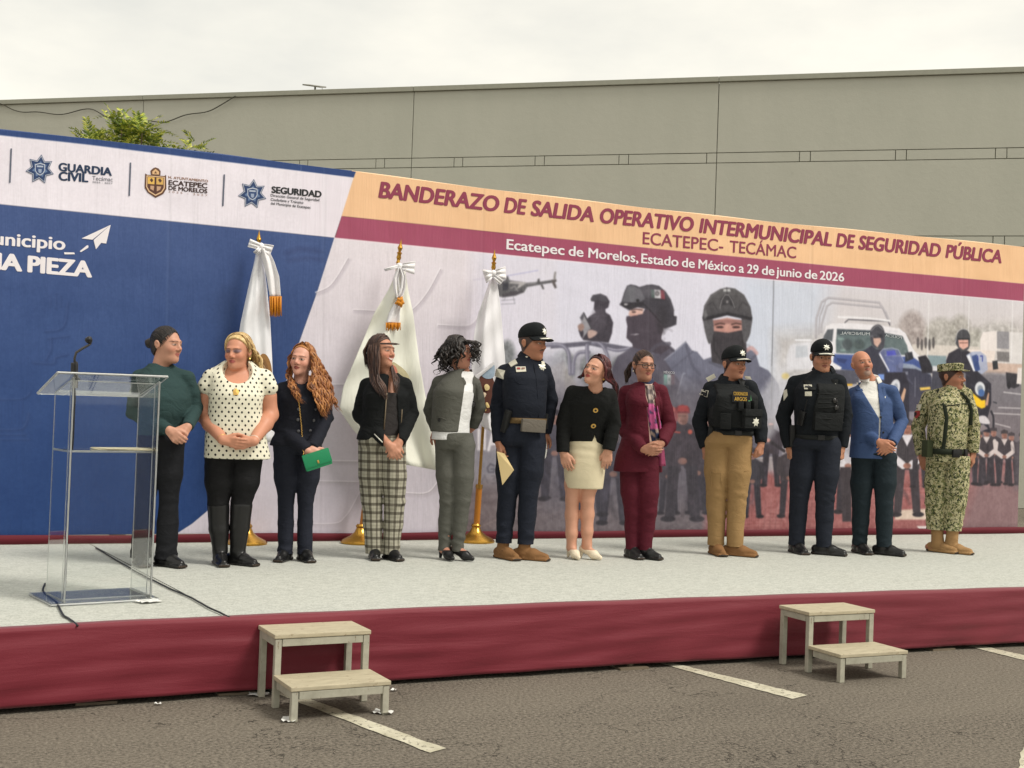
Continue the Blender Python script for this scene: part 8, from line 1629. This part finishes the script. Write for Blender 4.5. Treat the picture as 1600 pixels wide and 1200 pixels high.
# ---- 8 woman in the burgundy suit
BURG = fabric('burgundy_suiting', (84, 24, 38), .8, var=.12); T8 = [(594, 1010, .07, .065, .02), (600, 1009, .105, .085, .01), (609, 1007, .138, .10, .0), (628, 1006, .138, .138, -.02), (652, 1006, .125, .125, -.01), (680, 1003, .140, .128, 0), (712, 998, .175, .135, 0), (738, 997, .190, .135, 0)]
P = person((999, 873), 'woman in glasses and a burgundy suit with a patterned scarf', 18, T8,
    [[(977, 612, .03), (972, 668, .04), (1006, 698, -.19)], [(1034, 610, .0), (1046, 668, .05), (1034, 690, -.13)]],
    [[(985, 738, .0), (989, 800, 0), (988, 856, .02), .5], [(1013, 738, -.02), (1013, 800, -.01), (1008, 854, .01), 1.0]],
    dict(c=(1007, 571, -.01), yaw=24, pitch=-5, s=1.0), (186, 132, 106), BURG, fabric('burgundy_trousers', (82, 24, 38), .8), sleeve_r=(.066, .060, .050), waist=((1001, 712), .150, .125), leg_r=(.088, .076, .060),
    hands=[((1022, 700, -.24), BACK + UP * .3, 1, (.3, .4, .3)), ((1021, 700, -.17), BACK, -1, (.35, .4, .3))], top_cut=open_front(((1008, 598), (1020, 598)), ((1020, 745), (1038, 745)), -.02), top_name='blazer', face=dict(lips=(160, 86, 80), brow=(48, 36, 32), blush=.35), build=dict(fem=True, chub=.3), shoe=(M_BLACKP, 'shoe'), neck_open=(.066, -.01), nr=.052, size=.92)
F = Field((-.2, -.25, P.J(P.px0, 700)[2]), (.25, .15, P.J(P.px0, 594)[2]), .0065); F.add(loft(P.rows([(a, b, c_ - .012, d - .012, e) for a, b, c_, d, e in sloped(T8)]), P.yaw), 0); F.cut(ellip(P.J(1014, 598, -.12), (.03, .06, .04)), .006); P.part('blouse', F, fabric('pink_blouse', (206, 178, 164), .7, var=.08)); P.inner = F
def scarf_col(v):
    n_ = len(v); c = np.zeros((n_, 3)); z = v[:, 2]; t = np.sin(v[:, 0] * 110 + z * 50 + 2 * np.sin(z * 40)) + np.sin(z * 75 - v[:, 0] * 50); A_ = [lin((206, 92, 152)), lin((86, 64, 104)), lin((40, 52, 84)), lin((168, 150, 140)), lin((92, 78, 78)), lin((150, 60, 96))]
    za, zb = P.J(P.px0, 600)[2], P.J(P.px0, 735)[2]; u = np.clip((za - z) / (za - zb), 0, .999)
    for i in range(n_):
        k_ = u[i]; c[i] = (A_[3] if t[i] > .2 else A_[4]) if k_ < .24 else (A_[0] if t[i] > -.7 else A_[1]) if k_ < .52 else (A_[2] if t[i] > -.4 else A_[3]) if k_ < .74 else A_[5]
    return c
SCARF = painted('printed_silk', .5, .35)
strip(P, P.inner, [(1012, 601), (1015, 620), (1018, 645), (1021, 665), (1025, 690), (1027, 712)], [9, 12, 13, 14, 15, 15], SCARF, 'scarf', [.02, .022, .022, .03, .05, .05], scarf_col); strip(P, P.inner, [(1018, 601), (1022, 620), (1026, 645), (1029, 665), (1031, 690), (1033, 728)], [7, 8, 8, 9, 12, 15], SCARF, 'scarf_tail', [.018, .018, .02, .024, .045, .05], scarf_col)
F = Field(P.neck - [.11, .11, .05], P.neck + [.11, .11, .09], .005); F.add(cone(P.neck + [0, .0, -.005], P.neck + [0, -.004, .035], .066, .060), 0); F.cut(cone(P.neck + [0, 0, .02], P.neck + [0, 0, .2], .052), .006); F.disp(folds(.004, 2, 50, 60), .02); P.part('scarf_collar', F, fabric('scarf_blue', (58, 64, 88), .6))
strip(P, P.topF, [(1003, 613), (1010, 635), (1016, 660)], [11, 11, 4], BURG, 'lapel', .006, bow=0); strip(P, P.topF, [(1027, 611), (1031, 632), (1033, 656)], [8, 8, 3], BURG, 'lapel', .006, bow=0)
DKBR = hair_mat('dark_brown_hair', (26, 18, 16), (52, 36, 30), (96, 68, 52)); T = lambda q: P.hc + P.HA @ (np.asarray(q, float) * P.hs)
scalp(P, P.hc, P.HA, P.hs, DKBR, grow=.003, line=(.068, .080)); crown(P, 110, (.003, .006), DKBR, grow=.005, to=(-.02, .11, .01), seed=8); pa, ra = curtain([T((-.05, .10, .02)), P.J(983, 572, .08), P.J(977, 585, .08), P.J(977, 600, .06)], [T((-.02, .12, .03)), P.J(988, 572, .10), P.J(984, 588, .09), P.J(981, 602, .07)], 16, .005, 2, (.009, .013)); locks(pa, ra, 'ponytail', DKBR, P.root, wave=.003, seed=3)
gl = MB()
for sx in (-1, 1):
    ring = [T((sx * .031 + .0235 * math.copysign(abs(math.cos(a)) ** .6, math.cos(a)), -.102 + .25 * .02 * math.cos(a) ** 2, .001 + .0165 * math.copysign(abs(math.sin(a)) ** .7, math.sin(a)))) for a in np.linspace(0, 2 * math.pi, 25)]; gl.tube(ring, .0028, 6); gl.tube([T((sx * .054, -.098, .008)), T((sx * .078, -.05, .008)), T((sx * .084, .01, .004))], .0028, 6)
gl.tube([T((-.008, -.104, .004)), T((0, -.107, .007)), T((.008, -.104, .004))], .0026, 6); gl.build('glasses', M_GLFR, P.root, smooth=True); MB().lathe(T((-.084, .008, -.05)), [(.001, -.007), (.006, 0), (.001, .007)], 8).build('earring', M_STAR, P.root)

# ---- 9 officer with load vest and tan trousers
TANT = fabric('tan_trousers', (152, 122, 82), .85, var=.12); DARKU = fabric('uniform_dark', (24, 28, 33), .85, var=.15); VESTM = fabric('vest_black', (28, 30, 31), .8, weave=300, bump=.3)
T9 = [(590, 1142, .085, .08, .02), (596, 1142, .12, .095, .01), (604, 1142, .165, .11, .0), (620, 1143, .19, .15, -.02), (642, 1144, .176, .16, -.02), (660, 1145, .166, .155, -.01), (676, 1146, .156, .142, 0)]
def vest_on(P, Tr, rows_, grow=.022, mat=VESTM, zt=None, zb=None):
    F = Field((-.3, -.3, P.J(P.px0, zb)[2] - .02), (.32, .22, P.J(P.px0, zt)[2] + .06), .0065); F.add(loft(P.rows(sloped(Tr)), P.yaw, grow=grow, n=2.6), 0); a, b = P.J(P.px0, zt)[2], P.J(P.px0, zb)[2]; c = P.J(*rows_[0]); hw = rows_[1] / P.s
    ux, uy = math.cos(P.yaw), math.sin(P.yaw); F.keep(lambda X, Y, Z_: np.maximum(np.maximum(Z_ - a, b - Z_), np.maximum(np.abs((X - c[0]) * ux + (Y - c[1]) * uy) - hw - .25 * np.clip(a - .08 - Z_, 0, .12), 0 * X - 1)) + 0 * Y); P.vestF = F; P.vest = P.part('vest', F, mat); return P.vest
P = person((1139, 868), 'police officer in dark shirt, load vest and tan cargo trousers', 16, T9,
    [[(1110, 606, .02), (1094, 660, .05), (1103, 700, -.0)], [(1174, 604, .0), (1187, 652, .05), (1189, 692, -.02)]],
    [[(1122, 702, .0), (1120, 775, .0), (1119, 850, .02), .35], [(1155, 702, -.01), (1152, 773, -.01), (1148, 848, .0), 1.25]],
    dict(c=(1148, 570, 0), yaw=40, pitch=-2, s=1.06), (180, 124, 96), DARKU, TANT, sleeve_r=(.074, .066, .052), waist=((1145, 674), .150, .138), leg_r=(.110, .090, .074),
    hands=[((1104, 738, -.03), np.array([.9, .4, 0]), 1, (.8, .9, .6), 0, .3), ((1187, 730, -.05), np.array([-.9, .4, 0]), -1, (.8, .9, .6), 0, .3)], top_name='uniform_shirt', face=dict(lips=(124, 72, 62), brow=(36, 28, 26), blush=.2, short_hair=(34, 30, 28), stubble=.1), build=dict(chub=.2, nose=1.1), shoe=(BUFF, 'shoe', 'boot'), nr=.059, size=1.08, neck_open=(.070, 0), hand_size=1.0)
officer_cap(P, CAPM); collar(P, DARKU, r=.074, h=.04); belt(P, 677, 1146, M_WEB, .158, .146, .036, buckle=M_BLACKP)
vest_on(P, T9, ((1150, 640), 36), zt=601, zb=668)
for q in ([(1130, 602), (1136, 608), (1140, 616)], [(1166, 602), (1166, 608), (1166, 616)]): strip(P, P.topF, q, [11, 11, 11], VESTM, 'vest_strap', .014, bow=0)
for x in (1157, 1167, 1177): pouch(P, P.vestF, x, 632, 8.5, 14, .035, VESTM, 'magazine_pouch', P.vest)
pouch(P, P.vestF, 1172, 652, 32, 28, .05, VESTM, 'pouch', P.vest); pouch(P, P.vestF, 1172, 642, 33, 11, .058, VESTM, 'pouch_flap', P.vest); pouch(P, P.vestF, 1135, 654, 16, 24, .04, VESTM, 'pouch', P.vest); pouch(P, P.topF, 1124, 628, 16, 18, .012, DARKU, 'chest_pocket'); pouch(P, P.topF, 1111, 678, 8, 36, .045, M_LEATH, 'holster', roll=4)
YEL = (196, 156, 62); pouch(P, P.vestF, 1159, 618, 30, 18, .008, M_TAGBG, 'vest_patch', P.vest, lift=.001); p, n = on_front(P, P.vestF, 1159, 618, .0105); n = np.array([n[0], n[1], n[2] * .2]); M = frame_at(p, n); text_at(P, 'COORDINADOR', M @ Matrix.Translation((-.008, 0, .021)), .116, .028, YEL, P.vest); text_at(P, 'ARGOS', M @ Matrix.Translation((-.008, 0, -.020)), .10, .030, YEL, P.vest)
decal(P, P.vestF, [(1168, 615), (1172, 614), (1173, 624), (1169, 625)], ink((40, 140, 70)), 'patch_mark', lift=.014)
def vest_star(P, px, py, r, lift=.004): p, n = on_front(P, P.vestF, px, py, lift); star_badge('badge', frame_at(p, np.array([n[0], n[1], n[2] * .3])), r, M_STAR, P.vest)
vest_star(P, 1175, 604, .040); vest_star(P, 1174, 656, .038, .056)
decal(P, P.topF, [(1126, 607), (1132, 607), (1133, 610), (1131, 614), (1126, 614)], M_PATCHW, 'name_tag', lift=.007); decal(P, P.topF, [(1104, 591), (1117, 584), (1120, 590), (1108, 597)], M_PATCHW, 'shoulder_board', lift=.008, t=.008); decal(P, P.topF, [(1164, 588), (1173, 589), (1175, 594), (1166, 593)], M_PATCHW, 'shoulder_board', lift=.008, t=.008); sleeve_patch(P, [(1091, 609), (1101.5, 610), (1099.5, 620), (1089, 618)], 2)
decal(P, P.topF, [(1154, 593), (1160, 592), (1166, 598), (1163, 604), (1156, 602)], M_BLACKP, 'radio_mic', lift=.02, t=.03)
line_on(P, P.legF, [(1112, 735), (1118, 738), (1127, 737), (1128, 760), (1113, 762), (1112, 735)], .0035, TANT, 'cargo_pocket'); line_on(P, P.legF, [(1163, 735), (1170, 734), (1170, 755), (1163, 757)], .0035, TANT, 'cargo_pocket')

# ---- 10 officer with plate carrier
T10 = [(576, 1288, .085, .08, .02), (583, 1286, .12, .095, .01), (592, 1283, .165, .11, .0), (608, 1280, .19, .15, -.02), (635, 1278, .19, .165, -.02), (662, 1277, .182, .155, 0), (684, 1276, .168, .145, 0)]
P = person((1272, 866), 'police officer in black cap and plate carrier with dark trousers, feet apart', 16, T10,
    [[(1242, 597, .02), (1226, 652, .04), (1235, 700, .0)], [(1312, 595, .0), (1320, 650, .05), (1315, 700, .02)]],
    [[(1258, 705, .0), (1250, 778, .0), (1245, 850, .02), .45], [(1294, 705, -.01), (1289, 777, -.01), (1287, 848, .0), 1.3]],
    dict(c=(1285, 559, 0), yaw=20, pitch=-8, s=1.06), (190, 134, 104), DARKU, fabric('dark_trousers', (33, 37, 47), .85), sleeve_r=(.076, .068, .052), waist=((1277, 682), .162, .14), leg_r=(.110, .088, .074),
    hands=[((1238, 738, -.03), np.array([.9, .4, 0]), 1, (.8, .9, .6), 0, .3), ((1313, 738, -.01), np.array([-.9, .4, 0]), -1, (.8, .9, .6), 0, .3)], top_name='uniform_shirt', face=dict(lips=(136, 80, 68), brow=(36, 28, 26), blush=.25, short_hair=(34, 30, 28), stubble=.12, lidded=False, squint=.6), build=dict(chub=.2, nose=1.1), shoe=(M_BLACKP, 'shoe', 'boot'), nr=.059, size=1.08, neck_open=(.070, 0), hand_size=1.0)
officer_cap(P, CAPM); collar(P, DARKU, r=.074, h=.045); belt(P, 684, 1276, M_WEB, .170, .148, .036, buckle=M_BLACKP); vest_on(P, T10, ((1293, 640), 23), zt=600, zb=671)
for q in ([(1263, 592), (1267, 598), (1271, 606)], [(1303, 592), (1303, 598), (1303, 606)]): strip(P, P.topF, q, [16, 14, 12], VESTM, 'vest_strap', .016, bow=0)
for y in (612, 619, 626, 633): strip(P, P.vestF, [(1272, y), (1290, y + .6), (1308, y)], [2, 2, 2], M_WEB, 'webbing', .004, bow=0) if False else line_on(P, P.vestF, [(1270, y), (1280, y + .5), (1295, y + .6), (1309, y + .2)], .005, M_WEB, 'webbing_strap', P.vest)
pouch(P, P.vestF, 1294, 656, 44, 27, .03, VESTM, 'front_pouch', P.vest)
for y in (650, 658): line_on(P, P.vestF, [(1274, y), (1294, y + .5), (1313, y)], .004, M_WEB, 'webbing_strap', P.vest, lift=.031)
decal(P, P.topF, [(1258, 600), (1270, 600), (1271, 606), (1259, 606)], M_PATCHW, 'name_tag', lift=.007); decal(P, P.topF, [(1260, 609.5), (1270, 609), (1270, 616), (1260, 616)], M_PATCHW, 'name_tag', lift=.007); decal(P, P.topF, [(1260, 602), (1268, 602), (1268, 604), (1260, 604)], ink((60, 60, 64)), 'tag_mark', lift=.011)
chest_star(P, 1307, 605, .034); decal(P, P.topF, [(1217, 611), (1222, 608), (1223, 618), (1217, 626)], M_PATCHW, 'sleeve_patch', lift=.004)
rp = pouch(P, P.topF, 1256, 650, 10, 22, .035, M_BLACKP, 'radio', lift=.006, roll=14); p0, n0 = on_front(P, P.topF, 1260, 640, .03); p1, n1 = on_front(P, P.topF, 1264, 622, .03); MB().tube([p0, p1], .004, 6).build('antenna', M_BLACKP, rp); shades(P, P.vestF, 1305.5, 629, 76, 'dark sunglasses hooked on the plate carrier of the officer with feet apart')
pouch(P, P.topF, 1244, 680, 7, 34, .045, M_LEATH, 'holster', roll=6)

# ---- 11 bald man in the blue blazer
BLUEB = fabric('blue_blazer', (64, 84, 124), .75, var=.1); T11 = [(592, 1362, .075, .07, .02), (599, 1363, .115, .09, .01), (608, 1363, .155, .10, .0), (625, 1363, .178, .14, -.01), (652, 1364, .172, .145, -.02), (685, 1364, .172, .145, 0), (717, 1363, .185, .14, 0)]
P = person((1367, 866), 'bald man with a goatee in a bright blue blazer and dark jeans', 18, T11,
    [[(1335, 614, .03), (1332, 668, .04), (1374, 687, -.2)], [(1396, 610, .0), (1409, 660, .05), (1394, 690, -.16)]],
    [[(1350, 722, .0), (1347, 788, .0), (1344, 850, .02), .5], [(1383, 722, -.01), (1382, 786, -.01), (1381, 848, .0), 1.2]],
    dict(c=(1350, 569, -.01), yaw=24, pitch=4, roll=-8, s=1.03), (196, 134, 104), BLUEB, fabric('dark_jeans', (33, 43, 49), .85, var=.2), sleeve_r=(.066, .058, .048), waist=((1364, 706), .160, .13), leg_r=(.102, .084, .072),
    hands=[((1392, 700, -.24), BACK + UP * .2, 1, (.4, .5, .4)), ((1377, 705, -.25), BACK, -1, (.45, .6, .4))], top_cut=open_front(((1340, 594), (1372, 594)), ((1375, 655), (1377, 655)), -.02), top_name='blazer', face=dict(lips=(150, 92, 82), brow=(120, 96, 82), blush=.35, goatee=(150, 136, 126), stubble=.06), build=dict(chub=.2, nose=1.15), shoe=(M_BLACKP, 'shoe'), nr=.057, size=1.05, neck_open=(.070, 0), hand_size=1.0)
F = Field((-.25, -.25, P.J(P.px0, 690)[2]), (.25, .15, P.J(P.px0, 588)[2]), .0065); F.add(loft(P.rows([(a, b, c_ - .012, d - .012, e) for a, b, c_, d, e in sloped(T11)]), P.yaw), 0); F.cut(ellip(P.J(1362, 592, -.12), (.035, .07, .05)), .006); WSH = fabric('white_shirt', (222, 220, 214), .75, var=.05); P.part('shirt', F, WSH); P.inner = F; collar(P, WSH, r=.070, h=.05, gap=.8)
strip(P, P.topF, [(1345, 606), (1358, 625), (1371, 643)], [13, 13, 4], BLUEB, 'lapel', .006, bow=0); strip(P, P.topF, [(1380, 604), (1381, 621), (1379, 641)], [9, 9, 3], BLUEB, 'lapel', .006, bow=0)
for x, y in ((1377.5, 650), (1381, 674)): MB().lathe((0, 0, 0), [(.001, 0), (.010, 0), (.008, .004), (.001, .005)], 12, M=frame_at(*on_front(P, P.topF, x, y, .0)) @ Matrix.Rotation(R(90), 4, 'X')).build('button', BLK, P.root, smooth=40)
decal(P, P.topF, [(1337, 601), (1339, 600), (1340, 602), (1338, 603)], M_STAR, 'lapel_pin', lift=.014); line_on(P, P.topF, [(1382, 621), (1387, 620), (1391, 620)], .003, BLUEB, 'breast_pocket'); decal(P, P.topF, [(1382, 619), (1385, 618.6), (1384, 622)], M_STAR, 'lapel_pin', lift=.006)
line_on(P, P.topF, [(1345, 690), (1352, 689), (1358, 690)], .0035, BLUEB, 'pocket_flap'); q = P.arms[1][2]; d = q - P.arms[1][1]; MB().lathe((0, 0, 0), [(.034, -.012), (.038, -.006), (.038, .008), (.034, .012)], 18, M=Matrix.Translation(q + d * .06) @ Vector(d).to_track_quat('Z', 'Y').to_matrix().to_4x4()).build('watch', M_BLACKP, P.root, smooth=40)

# ---- 12 soldier in camouflage
k = N('camouflage'); o = k.obj(); a = k.noise(k.map(o, (1, 1, 1)), 34, 4, .62, .6); b = k.noise(k.map(o, (1, 1, 1.0), loc=(5, 2, 9)), 44, 4, .65, .8); e = k.noise(k.map(o, (1, 1, .8), loc=(1, 8, 3)), 58, 4, .65, .5)
c = k.mix(k.math('GREATER_THAN', a, .52), lin((184, 178, 142)), lin((112, 116, 78))); c = k.mix(k.math('GREATER_THAN', b, .565), c, lin((54, 62, 44))); c = k.mix(k.math('GREATER_THAN', e, .585), c, lin((38, 40, 34))); c = k.mix(k.math('LESS_THAN', e, .40), c, lin((150, 138, 100)))
k.P(Base_Color=c, Roughness=.9); k.p.inputs['Specular IOR Level'].default_value = .1; k.bump(k.noise(o, 24, 4), .4, .025); CAMO = k.m; GREENW = fabric('olive_webbing', (62, 68, 48), .85); DGREEN = fabric('dark_webbing', (40, 46, 36), .85)
T12 = [(600, 1492, .08, .08, .02), (606, 1490, .115, .09, .01), (614, 1487, .155, .11, .0), (630, 1484, .168, .145, -.02), (655, 1483, .166, .158, -.03), (680, 1481, .164, .158, -.02), (702, 1480, .164, .15, 0), (722, 1480, .170, .148, 0)]
P = person((1477, 864), 'soldier in green camouflage uniform, cap and tan boots at the right end', 40, T12,
    [[(1452, 620, .05), (1438, 670, .08), (1443, 712, .03)], [(1511, 615, -.01), (1520, 665, .05), (1519, 708, .04)]],
    [[(1468, 725, .02), (1464, 785, .02), (1463, 826, .03), 1.05], [(1496, 725, -.02), (1493, 785, -.01), (1487, 824, .01), 1.2]],
    dict(c=(1489, 590, 0), yaw=68, pitch=-1, s=1.06), (172, 116, 88), CAMO, CAMO, sleeve_r=(.072, .064, .052), waist=((1479, 712), .165, .15), leg_r=(.112, .100, .088),
    hands=[((1452, 750, -.01), np.array([.5, .8, 0]), 1, (.2, .25, .2), .5), ((1519, 745, .03), np.array([-.9, .2, 0]), -1, (.4, .5, .4))], top_name='field_jacket', face=dict(lips=(104, 60, 50), brow=(30, 24, 22), blush=.15, short_hair=(30, 26, 24), stubble=.1, hair_line=.06), build=dict(chub=.3, nose=1.15), nr=.059, size=1.06, neck_open=(.070, 0), hand_size=1.0)
shoes(P, [(l[0], l[1], P.J(x, 846, l[2][1]), l[3]) for l, x in zip(P.legs, (1466, 1486))], fabric('tan_boot_leather', (158, 124, 84), .75, var=.18), 'boot', 'boot', top=.45, size=1.08)
collar(P, CAMO, r=.074, h=.045); belt(P, 706, 1480, DGREEN, .172, .156, .048, buckle=M_BLACKP); pouch(P, P.topF, 1456, 700, 14, 26, .06, GREENW, 'belt_pouch'); pouch(P, P.topF, 1492, 707, 12, 12, .025, M_BLACKP, 'belt_case', lift=.008); pouch(P, P.topF, 1505, 707, 8, 12, .025, M_BLACKP, 'belt_case', lift=.008)
for q in ([(1468, 609), (1472, 618), (1478, 632), (1481, 650), (1478, 680), (1475, 702)], [(1503, 612), (1512, 624), (1517, 640), (1516, 665)]): strip(P, P.topF, q, [6] * len(q), DGREEN, 'harness_strap', .008, bow=0)
line_on(P, P.topF, [(1479, 632), (1492, 631), (1505, 630), (1514, 631)], .006, DGREEN, 'chest_strap'); line_on(P, P.topF, [(1497, 606), (1501, 640), (1502, 690)], .003, CAMO, 'zip_placket')
decal(P, P.topF, [(1434, 633), (1440, 632), (1437, 642), (1432, 642)], M_PATCHW, 'flag_patch', lift=.004)
for i, cc in enumerate(((34, 96, 64), (214, 210, 200), (168, 44, 44))): decal(P, P.topF, [(1433.6 + 2.2 * i, 633.2), (1435.8 + 2.2 * i, 632.9), (1434.4 + 2.0 * i, 640.5), (1432.4 + 2.0 * i, 640.8)], ink(cc), 'flag_band', lift=.0075)
decal(P, P.topF, [(1430, 644), (1437, 642), (1437, 649), (1432, 655), (1429, 652)], ink((150, 48, 44)), 'unit_patch', lift=.005); decal(P, P.topF, [(1431.5, 646), (1435.5, 645), (1435.5, 649), (1432.5, 652)], ink((40, 32, 32)), 'patch_mark', lift=.008)
T = lambda q: P.hc + P.HA @ (np.asarray(q, float) * P.hs); F = Field(P.hc - .17, P.hc + .2, .005)
Rl = [(0, 0, .016, .083, .104), (.02, 0, .016, .085, .106), (.055, 0, .016, .088, .109), (.064, 0, .016, .082, .103)]; lf, _, _ = loft(Rl, n=2.2)
def capf(X, Y, Z_):
    x, y, z = [(P.HA[0, i] * (X - P.hc[0]) + P.HA[1, i] * (Y - P.hc[1]) + P.HA[2, i] * (Z_ - P.hc[2])) / P.hs for i in range(3)]; return lf(x, y, z - .05 + .10 * y) * P.hs
F.add((capf, P.hc - .16, P.hc + .19), 0); cap = P.part('field_cap', F, CAMO); n, m_ = 22, 7; Q = np.zeros((n, m_, 3))
for i in range(n):
    a = (i / (n - 1) - .5) * 2 * 1.2
    for j in range(m_): v = j / (m_ - 1); x, y = math.sin(a) * .083, .016 - math.cos(a) * .104; ext = v * .060 * max(0, math.cos(a)) ** .6; Q[i, j] = T((x * (1 + .1 * v), y - ext, .064 - .1 * (y) * 0 - .12 * ext - .9 * x * x))
o2 = grid_mesh('brim', Q, CAMO, cap); md = o2.modifiers.new('thick', 'SOLIDIFY'); md.thickness = .005
